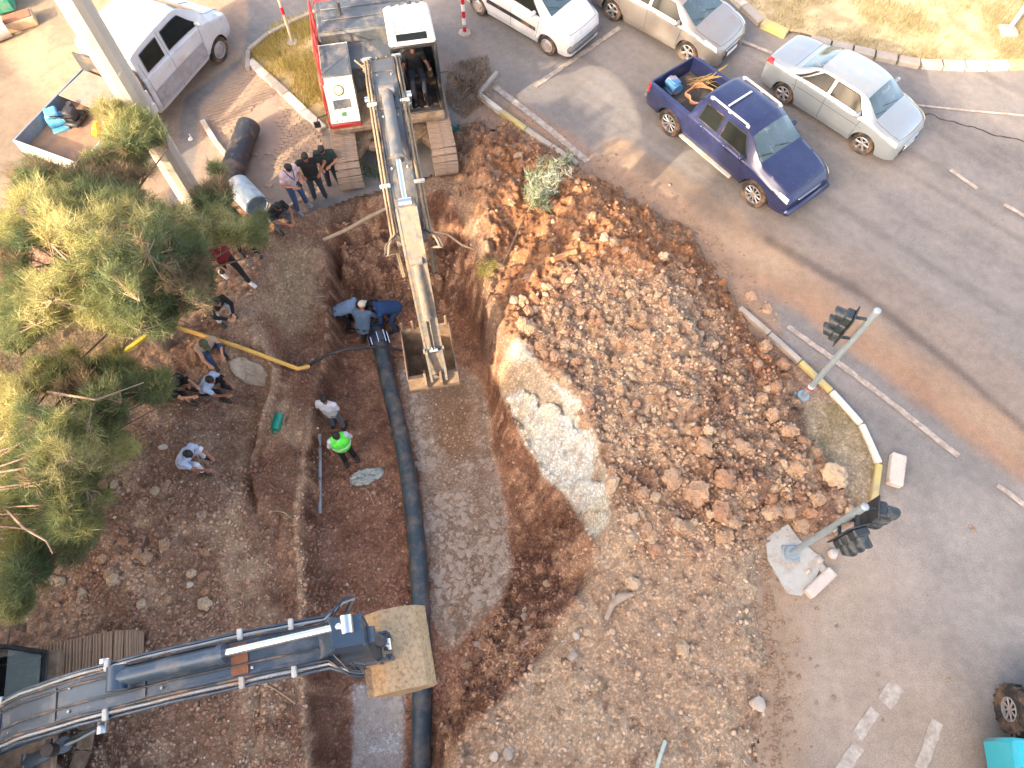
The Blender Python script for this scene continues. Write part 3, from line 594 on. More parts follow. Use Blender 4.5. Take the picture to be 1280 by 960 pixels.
class Loft:
    """car body: stations of (x, top, half width, belt, roof half width[, inner floor height of a load bed])"""
    def __init__(s, st, sill, axles, rw, archy=.03):
        s.axles, s.rw = axles, rw; rows = []
        for q in st:
            x, top, w, belt, wr = q[:5]; lo = sill
            if len(q) > 5: ring = [(w * .95, lo), (w, lo + .16), (w * 1.0, lo + .38), (w * .99, belt - .06), (w * .96, belt), (wr, belt - .002), (wr, q[5]), (0, q[5])]
            else:
                k = min(1, max(.0, (top - belt) / .3))
                ring = [(w * .95, lo), (w, lo + .16), (w * 1.0, lo + (belt - lo) * .55), (w * .985, belt - .05), (w * .95, belt), (wr, belt + (top - belt) * (.86 if k > .5 else .7)), (wr * .66, top - .015), (0, top)]
            rows.append([[x, a, b] for a, b in ring])
        s.P = np.array(rows); s.n = len(st) - 1; s.rr = rw * 1.16
    def s_of(s, x):
        lo, hi = 0., float(s.n)
        for _ in range(30):
            m = (lo + hi) / 2
            if cr(s.P[:, 0, 0:1], m)[0] < x: lo = m
            else: hi = m
        return (lo + hi) / 2
    def pt(s, u, t, off=0, side=1):
        R_ = cr(s.P, u); i = min(int(t), 6); f = t - i; p = R_[i] * (1 - f) + R_[i + 1] * f
        x, y, z = p
        if t < 4:
            for a in s.axles:
                dx = abs(x - a)
                if dx < s.rr: z = max(z, s.rw + math.sqrt(s.rr ** 2 - dx ** 2)); y += .018 * max(0, 1 - abs(z - (s.rw + s.rr)) * 6)
        if off:
            e = .01; a = Vector(s.raw(min(u + e, s.n), t)) - Vector(s.raw(max(u - e, 0), t)); b = Vector(s.raw(u, min(t + .02, 7))) - Vector(s.raw(u, max(t - .02, 0)))
            nn = a.cross(b)
            if nn.length > 1e-9:
                nn.normalize()
                if nn.y < -.001 or (abs(nn.y) < .001 and nn.z < 0): nn = -nn
                if t > 5 and nn.z < 0: nn = -nn
                x += nn.x * off; y += nn.y * off; z += nn.z * off
        return (x, y * side, z)
    def raw(s, u, t):
        R_ = cr(s.P, u); i = min(int(t), 6); f = t - i; return R_[i] * (1 - f) + R_[i + 1] * f
    def body(s, sub=7):
        m = MB(); nu = s.n * sub + 1; ts = [i / 3 for i in range(22)]; nt_ = len(ts)
        for side in (1, -1):
            b = len(m.v)
            for i in range(nu):
                for t in ts: m.v.append(s.pt(i / sub, t, 0, side))
            for i in range(nu - 1):
                for j in range(nt_ - 1):
                    q = (b + i * nt_ + j, b + (i + 1) * nt_ + j, b + (i + 1) * nt_ + j + 1, b + i * nt_ + j + 1); m.f.append(q if side > 0 else q[::-1])
            for e in (0, nu - 1):       # end caps towards the middle plane
                base = b + e * nt_; c = len(m.v); x = m.v[base][0]
                for j in range(nt_): m.v.append((m.v[base + j][0], 0, m.v[base + j][2]))
                for j in range(nt_ - 1): m.f.append((base + j, base + j + 1, c + j + 1, c + j) if (e == 0) == (side > 0) else (base + j + 1, base + j, c + j, c + j + 1))
        return m
    def weld(s, m, name, mt):
        me = m.mesh(name, None, 0, False); bm = bmesh.new(); bm.from_mesh(me); bmesh.ops.remove_doubles(bm, verts=bm.verts, dist=.002)
        bmesh.ops.recalc_face_normals(bm, faces=bm.faces); bm.to_mesh(me); bm.free(); smooth(me, 42); me.materials.append(mt); return me
    def patch(s, c, off=.006, n=6, both=False, mirror=False):
        """bilinear patch with corners (x, t) a b c d, lying on the body"""
        m = MB(); cs = [(s.s_of(x), t) for x, t in c]
        for side in ((1, -1) if both else ((-1,) if mirror else (1,))):
            b = len(m.v)
            for i in range(n + 1):
                for j in range(n + 1):
                    f, g = i / n, j / n
                    u = (cs[0][0] * (1 - f) + cs[1][0] * f) * (1 - g) + (cs[3][0] * (1 - f) + cs[2][0] * f) * g
                    t = (cs[0][1] * (1 - f) + cs[1][1] * f) * (1 - g) + (cs[3][1] * (1 - f) + cs[2][1] * f) * g
                    m.v.append(s.pt(u, t, off, side))
            for i in range(n):
                for j in range(n): q = (b + i * (n + 1) + j, b + (i + 1) * (n + 1) + j, b + (i + 1) * (n + 1) + j + 1, b + i * (n + 1) + j + 1); m.f.append(q if side > 0 else q[::-1])
        if both:
            me = m.mesh('tmp', None, 0, False); bm = bmesh.new(); bm.from_mesh(me); bmesh.ops.remove_doubles(bm, verts=bm.verts, dist=.003); bm.verts.index_update()
            m = MB(); m.v = [tuple(v.co) for v in bm.verts]; m.f = [tuple(v.index for v in f.verts) for f in bm.faces]; bm.free(); bpy.data.meshes.remove(me)
        return m
    def line(s, pts_, r=.006, off=.001, side=1, n=10):
        P = []
        for (xa, ta), (xb, tb) in zip(pts_[:-1], pts_[1:]):
            for k in range(n): f = k / n; P.append(s.pt(s.s_of(xa + (xb - xa) * f), ta + (tb - ta) * f, off, side))
        P.append(s.pt(s.s_of(pts_[-1][0]), pts_[-1][1], off, side)); return P
def place_car(root, near_front, near_rear, z, half, xf):
    a, b = W(*near_front, z), W(*near_rear, z); d = (a - b); d.z = 0; d.normalize(); lf = Vector((-d.y, d.x, 0))
    p = Vector((a.x, a.y, 0)) + lf * half - d * xf; root.location = (p.x, p.y, .012); root.rotation_euler = (0, 0, math.atan2(d.y, d.x))
SEAM = mat('panel_gap', (.03, .03, .032), .8, var=0)
def car(name, label, cat, st, sill, axles, r, half, paint, wins, ws, rw_, head, tail, seams, style, lens=LENS, handles=(), mirror=None, extra=None, ww=.2, grille=True, plate_z=.42, low=None):
    root = empty(name, label=label, cat=cat); L = Loft(st, sill, axles, r)
    link('body', L.weld(L.body(), 'body', paint), root)
    x0, x1 = st[0][0], st[-1][0]; w = max(q[2] for q in st)
    MB().box(((x0 + x1) / 2, 0, sill + .07), (x1 - x0 - .3, w * 1.55, .12)).build('underbody', DARK, root, 0)
    for c in ws: L.patch(c, .006, 8, both=True).build('windscreen', GLASS, root, 60)
    for c in rw_: L.patch(c, .006, 8, both=True).build('rear_window', GLASS, root, 60)
    for c in wins:
        for sd in (False, True):
            tr = [(x, t) for x, t in c]; f = L.patch(c, .016, 7, mirror=sd).build('side_window', GLASSD, root, 60)
            P = []
            for k in range(4): P += L.line([c[k], c[(k + 1) % 4]], side=-1 if sd else 1, off=.018)[:-1]
            P.append(P[0]); MB().tube(P, .011, 5).build('window_frame', BLK, f)
    for sd in (False, True):
        L.patch(head, .010, 6, mirror=sd).build('headlight', lens, root, 60)
        if tail: L.patch(tail, .010, 6, mirror=sd).build('tail_light', REDL, root, 60)
    g = MB()
    for sm_ in seams:
        for sd in (1, -1): g.tube(L.line(sm_, side=sd), .0055, 4)
    g.build('panel_gap', SEAM, root, 0)
    if low:
        m = L.patch(low, .012, 8, both=False); m2 = L.patch(low, .012, 8, mirror=True)
        m.build('side_moulding', BLK, root, 60); m2.build('side_moulding', BLK, root, 60)
    for x in handles:
        for sd in (1, -1):
            p = L.pt(L.s_of(x), 3.35, .02, sd); MB().box(p, (.19, .03, .035), None, .012).build('door_handle', paint, root)
    if mirror:
        for sd in (1, -1):
            p = Vector(L.pt(L.s_of(mirror), 4.15, 0, sd)); m = MB(); m.ell((p.x, p.y + sd * .13, p.z + .06), (.06, .11, .075), 14, 9); m.beam(p, (p.x, p.y + sd * .1, p.z + .05), .04, .03)
            o = m.build('wing_mirror', paint, root)
    P_ = st[-1]
    if grille:
        zt = P_[1]
        MB().box((x1 + .004, 0, zt - .12), (.03, P_[2] * 1.1, .10), None, .01).build('grille', BLK, root)
        MB().box((x1 + .012, 0, zt - .075), (.03, P_[2] * 1.1, .018), None, .004).build('grille_bar', CHROME, root)
        MB().box((x1 + .006, 0, sill + .13), (.03, P_[2] * 1.35, .12), None, .01).build('air_intake', BLK, root)
        pl = MB().box((x1 + .025, 0, plate_z - .04), (.012, .5, .11), None, .003).build('number_plate', PLATE, root)
    MB().box((x0 - .004, 0, plate_z + .1), (.02, .5, .11), None, .003).build('number_plate', PLATE, root)
    for a in axles:
        for sd in (1, -1):
            m = MB(); n = 14; rr = r * 1.15
            for k in range(n + 1):
                q = PI * k / n
                for y in (half - .25, half + .07): m.v.append((a + math.cos(q) * rr, sd * y, r + math.sin(q) * rr))
            for k in range(n): m.f.append((2 * k, 2 * k + 1, 2 * k + 3, 2 * k + 2))
            m.v += [(a, sd * (half - .25), r)]; c = len(m.v) - 1
            for k in range(n): m.f.append((2 * k, 2 * k + 2, c))
            m.build('wheel_arch', DARK, root, 0)
    add_wheels(root, axles, half, r, ww, style)
    # wipers
    for y in (-.25, .3):
        a = Vector(L.pt(L.s_of(ws[0][1][0] - .02), 6.9, .02, 1 if y > 0 else -1))
        b = Vector(L.pt(L.s_of(ws[0][0][0] * .45 + ws[0][1][0] * .55), 6.2, .02, 1 if y > 0 else -1))
        MB().beam((a.x, y, a.z), (b.x + .15, y - .45, b.z + .0), .012, .012).build('wiper', BLK, root, 0)
    return root, L

SILVER = mat('silver_paint', (.25, .285, .31), .32, .3, var=.06, scale=2, coat=1, dirt_amt=.12, dirt=srgb(165, 155, 145))
NAVY = mat('navy_paint', (.017, .024, .078), .3, .15, var=.2, scale=3, coat=.5, dirt_amt=.10, dirt=srgb(92, 84, 88), dirt_scale=14)
CHAMP = mat('beige_grey_paint', (.27, .25, .23), .3, .45, var=.06, scale=2, coat=1, dirt_amt=.14)
WHITE = mat('white_paint', (.52, .53, .54), .35, 0, var=.05, scale=2, coat=.8, dirt_amt=.15, dirt=srgb(170, 155, 138))
# --- silver saloon
sed_st = [(0, .90, .66, .80, .46), (.10, 1.0, .76, .90, .58), (.55, 1.06, .83, .96, .64), (.92, 1.12, .845, .97, .62), (1.5, 1.41, .85, .98, .555), (2.2, 1.47, .85, .97, .575), (2.85, 1.40, .85, .95, .56), (3.42, 1.02, .84, .93, .64), (3.85, .92, .82, .82, .62), (4.12, .80, .76, .72, .56), (4.28, .62, .60, .56, .48)]
saloon, _ = car('parked_car', 'silver saloon car waiting beside the navy pickup by the far kerb', 'car', sed_st, .2, (.86, 3.42), .31, .74, SILVER,
    [[(1.18, 4.12), (1.95, 4.12), (1.95, 4.85), (1.62, 4.85)], [(2.06, 4.12), (3.08, 4.12), (2.72, 4.85), (2.06, 4.85)], [(.98, 4.12), (1.12, 4.12), (1.5, 4.85), (1.4, 4.8)]],
    [[(2.93, 5.12), (3.40, 5.05), (3.40, 7), (2.93, 7)]], [[(.98, 5.1), (1.46, 5.15), (1.46, 7), (.98, 7)]],
    [(3.92, 3.4), (4.20, 3.3), (4.17, 4.5), (3.90, 4.3)], [(.03, 3.0), (.30, 3.0), (.22, 4.6), (.04, 4.6)],
    [[(2.0, .5), (2.0, 4.9)], [(3.02, .9), (3.12, 4.0)], [(1.12, 2.0), (1.02, 4.0)], [(3.42, 4.9), (3.9, 4.8), (4.15, 5.0), (4.2, 7)], [(.82, 5), (.82, 7)], [(1.0, 2.4), (3.2, 2.4)]],
    'six', LENSY, (1.3, 2.2), 2.98)
place_car(saloon, (1076, 181), (981, 120), .31, .84, 3.42)
# --- beige-grey saloon
flu_st = [(0, .92, .70, .82, .5), (.12, 1.02, .80, .92, .62), (.6, 1.08, .87, .98, .68), (1.0, 1.14, .89, 1.0, .66), (1.65, 1.42, .90, 1.0, .58), (2.4, 1.48, .90, .99, .60), (3.0, 1.40, .90, .97, .58), (3.7, 1.02, .89, .95, .68), (4.15, .92, .87, .84, .66), (4.45, .80, .80, .74, .58), (4.62, .62, .64, .56, .5)]
flu, _ = car('parked_car', 'beige grey saloon car with dark lower bumper queueing behind the navy pickup', 'car', flu_st, .2, (1.0, 3.70), .325, .78, CHAMP,
    [[(1.3, 4.12), (2.15, 4.12), (2.15, 4.85), (1.75, 4.85)], [(2.27, 4.12), (3.35, 4.12), (2.9, 4.85), (2.27, 4.85)]],
    [[(3.08, 5.1), (3.68, 5.05), (3.68, 7), (3.08, 7)]], [[(1.05, 5.1), (1.6, 5.15), (1.6, 7), (1.05, 7)]],
    [(4.14, 3.5), (4.52, 3.3), (4.48, 4.3), (4.10, 4.4)], [(.03, 3.0), (.30, 3.0), (.22, 4.6), (.04, 4.6)],
    [[(2.2, .5), (2.2, 4.9)], [(3.3, .9), (3.42, 4.0)], [(1.25, 2.0), (1.1, 4.0)], [(3.7, 4.9), (4.2, 4.8), (4.5, 5.0), (4.55, 7)]],
    'five', LENS, (1.45, 2.4), 3.25)
place_car(flu, (858, 66), (770, 17), .325, .88, 3.70)
# --- white panel van
kan_st = [(0, 1.5, .66, 1.0, .55), (.06, 1.72, .78, 1.05, .68), (.5, 1.80, .83, 1.06, .70), (1.4, 1.82, .83, 1.05, .70), (2.2, 1.80, .83, 1.03, .68), (2.62, 1.70, .83, 1.0, .64), (3.28, 1.12, .82, .97, .66), (3.6, 1.0, .80, .86, .64), (3.88, .84, .76, .74, .58), (4.02, .62, .64, .56, .5)]
kan, _ = car('parked_van', 'white small van with black side strips nearest the red and white bollard', 'van', kan_st, .2, (.62, 3.28), .30, .74, WHITE,
    [[(2.0, 4.12), (2.95, 4.12), (2.55, 4.78), (2.0, 4.78)], [(.9, 4.12), (1.85, 4.12), (1.85, 4.78), (.9, 4.78)]],
    [[(2.68, 5.1), (3.26, 5.05), (3.26, 7), (2.68, 7)]], [],
    [(3.62, 3.3), (3.93, 3.1), (3.90, 4.5), (3.62, 4.5)], [(.02, 2.4), (.12, 2.4), (.12, 4.4), (.02, 4.4)],
    [[(1.92, .5), (1.92, 4.9)], [(2.85, .9), (3.0, 4.0)], [(.8, 2.0), (.8, 4.6)], [(3.3, 4.9), (3.6, 4.8), (3.9, 5.0), (3.93, 7)]],
    'steel', LENS, (2.15, 1.1), 2.8, low=[(1.0, 1.75), (2.85, 1.75), (2.85, 2.15), (1.0, 2.15)])
m = MB(); m.box((3.98, 0, .42), (.22, 1.50, .26), None, .09); m.build('front_bumper', mat('grey_bumper', (.10, .11, .12), .6, dirt_amt=.2), kan)
place_car(kan, (683, 58), (602, 11), .30, .84, 3.28)
# --- navy crew-cab pickup
pk_st = [(0, .98, .80, .98, .74, .62), (.06, .99, .86, 1.03, .74, .60), (.5, 1, .89, 1.06, .76, .60), (1.45, 1, .90, 1.07, .77, .60), (1.50, 1.10, .90, 1.08, .78), (1.62, 1.62, .90, 1.08, .62), (1.95, 1.73, .90, 1.08, .62), (2.9, 1.74, .90, 1.06, .63), (3.25, 1.66, .90, 1.05, .61), (3.85, 1.20, .89, 1.04, .72), (4.4, 1.10, .88, .95, .70), (4.78, 1.0, .85, .86, .66), (4.98, .80, .74, .74, .60)]
pick, PL = car('pickup_truck', 'navy blue crew cab pickup with roof rails and loaded bed', 'pickup', pk_st, .36, (.98, 4.05), .385, .78, NAVY,
    [[(1.80, 4.14), (2.42, 4.14), (2.42, 4.85), (1.84, 4.85)], [(2.56, 4.14), (3.50, 4.14), (3.16, 4.85), (2.56, 4.85)]],
    [[(3.30, 5.1), (3.83, 5.05), (3.83, 7), (3.30, 7)]], [],
    [(4.66, 3.3), (4.93, 3.2), (4.90, 4.5), (4.64, 4.3)], [(.0, 2.2), (.10, 2.2), (.10, 4.0), (.0, 4.0)],
    [[(2.48, .5), (2.48, 4.9)], [(3.4, .9), (3.5, 4.0)], [(1.70, 1.0), (1.68, 4.0)], [(1.47, 1.0), (1.47, 4.2)], [(3.87, 4.9), (4.4, 4.8), (4.8, 5.0), (4.86, 7)]],
    'ten', LENSY, (1.95, 2.75), 3.4, ww=.24)
for sd in (1, -1):
    a, b = Vector(PL.pt(PL.s_of(1.85), 5.35, .06, sd)), Vector(PL.pt(PL.s_of(3.05), 5.35, .06, sd))
    m = MB().tube([a, b], .028, 8); 
    for q in (a, b, (a + b) / 2): m.box((q.x, q.y, q.z - .04), (.10, .05, .08), None, .01)
    m.build('roof_rail', mat('rail_aluminium', (.72, .72, .70), .4, .6, var=.1, dirt_amt=.15), pick)
MB().beam((2.35, -.55, 1.79), (2.35, .25, 1.79), .05, .02).build('roof_bar', MATS['rail_aluminium'], pick)
MB().box((.02, 0, .80), (.05, 1.5, .5), None, .015).build('tailgate', NAVY, pick)
MB().box((.77, 0, .61), (1.38, 1.45, .02)).build('bed_liner', mat('bed_liner', (.045, .045, .045), .7, dirt_amt=.25), pick)
MB().box((4.99, 0, .48), (.20, 1.62, .20), None, .06).build('front_bumper', NAVY, pick)
MB().box((-.06, 0, .52), (.16, 1.66, .16), None, .04).build('rear_bumper', mat('grey_bumper', (.10, .11, .12)), pick)
for sd in (1, -1): MB().beam((1.45, sd * .92, .38), (3.3, sd * .92, .38), .12, .05, bev=.015).build('side_step', mat('step_grey', (.35, .33, .30), .6, dirt_amt=.3), pick)
place_car(pick, (940, 244), (834, 154), .385, .90, 4.05)
PM = pick.matrix_basis.copy(); bpy.context.view_layer.update()
def on(root, p): return Matrix.LocRotScale(root.location, root.rotation_euler, None) @ Vector(p)
# things lying in the pickup's bed
o = MB().cyl((0, 0, 0), (0, .42, 0), .15, 14).box((0, .21, .14), (.22, .3, .08), None, .02).box((.0, .21, -.14), (.34, .3, .05), None, .01).build('generator', mat('machine_blue', (.03, .12, .26), .5, dirt_amt=.25), None)
o.location = on(pick, (.55, -.25, .84)); o.rotation_euler = (0, 0, .5); tag(o, 'blue round machine in the bed of the navy pickup', 'machine')
rp = [(.32 * (1 + .18 * math.sin(5 * t_)) * math.cos(t_), .28 * math.sin(t_), .02 * t_ / 6 + .04 * math.sin(3.1 * t_)) for t_ in np.arange(0, 2 * PI * 6, .25)]
o = MB().tube(rp, .016, 5).build('rope_coil', mat('orange_rope', (.36, .17, .09), .8), None); o.location = on(pick, (1.0, .1, .78)); o.rotation_euler = (.2, -.15, 0); tag(o, 'tangled orange rope and cable in the pickup bed', 'rope')
m = MB(); rs2 = random.Random(5)
for k in range(14):
    a = Vector((rs2.uniform(-.3, .2), rs2.uniform(-.1, .3), rs2.uniform(0, .1))); b = a + Vector((rs2.uniform(.4, .8), rs2.uniform(-.3, .3), rs2.uniform(.1, .4))); m.tube([a, (a + b) / 2 + Vector((0, rs2.uniform(-.08, .08), .04)), b], .012, 5)
o = m.build('branch_bundle', mat('dry_branch', srgb(120, 100, 66), .9), None); o.location = on(pick, (.65, .35, .66)); tag(o, 'bundle of dry sticks leaning over the pickup bed side', 'branches')
# --- white crew-cab tipper at the top left
tr_st = [(0, 2.02, .90, 1.45, .78), (.06, 2.18, .97, 1.47, .84), (.5, 2.25, .99, 1.48, .84), (1.3, 2.27, .99, 1.46, .83), (2.0, 2.18, .99, 1.42, .78), (2.6, 1.70, .99, 1.36, .76), (2.85, 1.42, .97, 1.25, .76), (3.25, 1.26, .95, 1.10, .72), (3.5, 1.05, .88, .95, .66), (3.62, .75, .74, .7, .6)]
trk, TL = car('crew_cab_truck', 'white crew cab tipper truck parked on the sandy lot with tools in its bed', 'truck', tr_st, .42, (2.75,), .36, .86, WHITE,
    [[(.26, 4.1), (.95, 4.1), (.98, 4.8), (.30, 4.8)], [(1.16, 4.1), (2.45, 4.1), (1.95, 4.8), (1.20, 4.8)]],
    [[(2.05, 5.15), (2.68, 5.05), (2.68, 7), (2.05, 7)]], [],
    [(3.2, 3.3), (3.53, 3.1), (3.5, 4.4), (3.15, 4.4)], None,
    [[(1.08, .5), (1.08, 4.9)], [(2.25, .9), (2.35, 4.0)], [(.14, .5), (.14, 4.6)], [(2.75, 4.9), (3.2, 4.8), (3.5, 5.0), (3.53, 7)]],
    'steel', LENS, (.4, 1.35), 2.3, ww=.22, low=[(.15, .95), (2.25, .95), (2.25, 2.1), (.15, 2.1)])
for o in trk.children:
    if o.name.startswith('side_moulding'): o.data.materials[0] = mat('grey_cladding', (.30, .30, .31), .6, dirt_amt=.2)
BB = mat('blue_grey_bed', (.20, .27, .36), .45, .3, var=.15, dirt_amt=.3)
bed = MB(); bed.box((-1.45, 0, .92), (2.7, 1.95, .06)).build('bed_floor', mat('bed_floor_rust', srgb(120, 100, 88), .8, dirt_amt=.5), trk)
for sd in (1, -1):
    wl = MB().box((-1.45, sd * 1.0, 1.12), (2.7, .05, .38), None, .01).build('bed_side', BB if sd > 0 else WHITE, trk)
    for k in range(7): MB().box((-2.6 + k * .38, sd * 1.03, 1.12), (.05, .03, .34)).build('bed_rib', BB if sd > 0 else WHITE, wl, 0)
MB().box((-2.8, 0, 1.12), (.05, 2.0, .38), None, .01).build('tailboard', WHITE, trk)
MB().box((-.12, 0, 1.38), (.05, 1.95, .9), None, .01).build('headboard', mat('frame_dark', (.05, .055, .06), .6, dirt_amt=.2), trk)
for sd in (.3, -.3): MB().box((-1.4, sd, .66), (3.0, .08, .16)).build('chassis_rail', BLK, trk, 0)
MB().box((-.30, -.93, .78), (.42, .25, .32), None, .03).build('side_box', WHITE, trk)
add_wheels(trk, (-1.35,), .86, .36, .3, 'steel')
a, b = W(265, 77, .42), W(220, 129, .42); d = (a - b); d.z = 0; d.normalize(); lf = Vector((-d.y, d.x, 0)); f = W(275, 63, .36)
p = Vector((f.x, f.y, 0)) + lf * .95 - d * 2.75; trk.location = (p.x, p.y, .012); trk.rotation_euler = (0, 0, math.atan2(d.y, d.x))
sh = MB(); sh.add([(-.25, -.98, 1.37), (-.25, .75, 1.45), (-1.15, .9, 1.36), (-1.2, -.75, 1.33), (-.25, -.98, 1.34), (-.25, .75, 1.42), (-1.15, .9, 1.33), (-1.2, -.75, 1.30)], [(0, 1, 2, 3), (4, 7, 6, 5), (0, 3, 7, 4), (1, 5, 6, 2), (0, 4, 5, 1), (3, 2, 6, 7)])
o = sh.build('cover_board', mat('grey_board', srgb(128, 122, 112), .8, dirt_amt=.3, bump=.3), None, 0); o.location = trk.location; o.rotation_euler = trk.rotation_euler; tag(o, 'grey weathered board laid across the tipper bed behind the cab', 'board')
def in_truck(name, m, mt, p, rz, label, cat, rx=0):
    o = m.build(name, mt, None); o.location = on(trk, p); o.rotation_euler = (rx, 0, trk.rotation_euler.z + rz); return tag(o, label, cat)
in_truck('plate_compactor', MB().box((0, 0, .1), (.55, .4, .12), None, .03).box((-.05, 0, .3), (.3, .3, .28), None, .04).cyl((.1, 0, .3), (.1, 0, .5), .07).tube([(-.2, -.15, .3), (-.5, -.15, .6), (-.5, .15, .6), (-.2, .15, .3)], .02, 6), mat('machine_black', (.03, .03, .035), .5, dirt_amt=.2), (-1.45, .35, .95), .2, 'black engine of a compactor standing in the tipper bed', 'machine')
in_truck('water_pump', MB().cyl((0, -.2, .2), (0, .2, .2), .16).box((0, 0, .42), (.35, .3, .12), None, .03).box((0, 0, .03), (.5, .4, .05), None, .01), mat('machine_lightblue', (.10, .34, .55), .45, dirt_amt=.2), (-1.75, .65, .95), .9, 'light blue pump by the blue side wall of the tipper bed', 'machine')
in_truck('jerrycan', MB().box((0, 0, .17), (.28, .16, .34), None, .04).cyl((.08, 0, .34), (.08, 0, .40), .03, 10).tube([(-.1, 0, .33), (-.08, 0, .40), (.02, 0, .40), (.04, 0, .33)], .018, 6), mat('yellow_plastic', (.85, .42, .02), .4, dirt_amt=.1), (-1.6, -.35, .95), .4, 'yellow jerrycan lying in the tipper bed', 'jerrycan', .5)
in_truck('plastic_sack', MB().ell((0, 0, .16), (.2, .15, .17), 12, 8).ell((.1, .1, .1), (.14, .12, .1), 10, 7), mat('white_plastic', (.72, .72, .70), .5, dirt_amt=.1), (-1.25, -.55, .95), 0, 'white sack beside the yellow jerrycan in the tipper bed', 'sack')
# --- turquoise farm vehicle at the bottom right corner
TQ = mat('turquoise_paint', (.02, .42, .52), .3, .1, var=.08, coat=.8, dirt_amt=.12)
tv = empty('tractor', label='turquoise tractor with a grey tyre, cut off at the bottom right corner', cat='tractor'); wp = W(1266, 892, .45)
tv.location = (wp.x + .62, wp.y, .01); tv.rotation_euler = (0, 0, R(84))
add_wheels(tv, (0,), .55, .42, .26, 'tractor'); 
MB().box((0, 0, .62), (1.3, .5, .34), None, .06).build('engine_block', mat('machine_black', (.03, .03, .035)), tv)
MB().box((-.2, 0, 1.0), (1.5, .56, .42), None, .12).build('bonnet', mat('tractor_green', (.03, .22, .12), .4, coat=.5, dirt_amt=.1), tv)
MB().cyl((0, -.5, .42), (0, .5, .42), .06).build('axle', BLK, tv)
cab_ = MB().box((-1.55, .10, .86), (2.1, 2.3, .9), None, .08).build('cab_body', TQ, tv)
for xx in (-.95, -1.6): MB().beam((xx, -1.0, 1.312), (xx, 1.2, 1.312), .014, .01).build('panel_gap', SEAM, cab_, 0)
add_wheels(tv, (-2.1,), .78, .62, .36, 'tractor')
# ================================================================== EXCAVATORS
MUDST = mat('muddy_steel', srgb(150, 132, 118), .75, .1, var=.3, scale=8, bump=.4, dirt_amt=.35, dirt=srgb(168, 142, 118))
RUSTST = mat('clayed_steel', srgb(134, 116, 96), .8, .05, var=.25, scale=7, bump=.5, dirt_amt=.42, dirt=srgb(104, 78, 60), dirt_scale=5)
GREYP = mat('grey_boom_paint', srgb(84, 92, 100), .5, .15, var=.2, scale=6, bump=.15, dirt_amt=.40, dirt=srgb(128, 116, 102), dirt_scale=5)
BLUEP = mat('blue_grey_boom_paint', srgb(60, 76, 92), .35, .25, var=.12, scale=4, bump=.05, dirt_amt=.20, dirt=srgb(120, 116, 112), dirt_scale=2)
DKG = mat('dark_grey_cover', srgb(74, 80, 88), .55, .1, var=.15, scale=5, dirt_amt=.3, dirt=srgb(140, 130, 120))
CREAM = mat('off_white_panel', srgb(205, 202, 190), .5, 0, var=.08, scale=4, dirt_amt=.22, dirt=srgb(150, 136, 118))
REDP = mat('red_panel', (.42, .035, .03), .45, .1, var=.12, dirt_amt=.22)
ROD = mat('chromed_rod', (.75, .77, .78), .18, 1, var=.05)
HOSE = mat('clay_covered_hose', srgb(132, 116, 94), .8, 0, var=.25, scale=12, bump=.3)
HOSEB = mat('black_hose', (.03, .035, .04), .5, 0, var=.25, dirt_amt=.25)
SILT = mat('pale_clamp', srgb(172, 174, 170), .6, .2, var=.1, dirt_amt=.2); HOSES = mat('grey_steel_line', srgb(140, 146, 150), .5, .3, var=.15, dirt_amt=.25)
def rot_y(a): return Matrix.Rotation(a, 4, 'Y')
def track(root, y, L_, h, wshoe, n, mt, shoes_mt):
    """crawler track: frame, wheels and each shoe of its chain"""
    t = MB(); r = h / 2
    t.box((0, y, r), (L_ - h, wshoe * .45, h * .55), None, .05); tr = t.build('track', mt, root)
    m = MB()
    for sx in (-1, 1): m.cyl((sx * (L_ / 2 - r), y - wshoe * .22, r), (sx * (L_ / 2 - r), y + wshoe * .22, r), r * .8, 20)
    for k in range(7): m.cyl((-L_ / 2 + h + (L_ - 2 * h) * k / 6, y - wshoe * .2, .16), (-L_ / 2 + h + (L_ - 2 * h) * k / 6, y + wshoe * .2, .16), .12, 12)
    m.build('track_wheel', mt, tr)
    q = MB().box((0, 0, 0), (.155, wshoe, .035), None, .008)
    for dx in (-.055, 0, .055): q.box((dx, 0, .026), (.018, wshoe * .98, .03), None, .004)
    qm = q.mesh('track_shoe', shoes_mt, 0); st_ = L_ - 2 * r; per = 2 * st_ + 2 * PI * r; rr = random.Random(int(y * 10) + 5)
    n = int(per / .172)
    for k in range(n):
        d = per * k / n
        if d < st_: p, a = (-st_ / 2 + d, 2 * r), 0
        elif d < st_ + PI * r: q_ = (d - st_) / r; p, a = (st_ / 2 + math.sin(q_) * r, r + math.cos(q_) * r), q_
        elif d < 2 * st_ + PI * r: p, a = (st_ / 2 - (d - st_ - PI * r), 0), PI
        else: q_ = (d - 2 * st_ - PI * r) / r; p, a = (-st_ / 2 - math.sin(q_) * r, r - math.cos(q_) * r), PI + q_
        link('track_shoe', qm, tr, None, (p[0], y, p[1] + (.02 if p[1] > r else 0)), (0, a, rr.uniform(-.02, .02)))
    return tr
def sweep(m, prof_l, y0, y1):
    """closed side profile [(x,z)..] swept between y0 and y1"""
    return m.prism(prof_l, 'y', y0, y1)
def ribbon(cl, th):
    """side profile of a box beam: centreline [(x,z)] with heights th"""
    up, dn = [], []
    for i, (x, z) in enumerate(cl):
        a = cl[max(i - 1, 0)]; b = cl[min(i + 1, len(cl) - 1)]; dx, dz = b[0] - a[0], b[1] - a[1]; l = math.hypot(dx, dz); nx, nz = -dz / l, dx / l
        up.append((x + nx * th[i] / 2, z + nz * th[i] / 2)); dn.append((x - nx * th[i] / 2, z - nz * th[i] / 2))
    return up + dn[::-1]
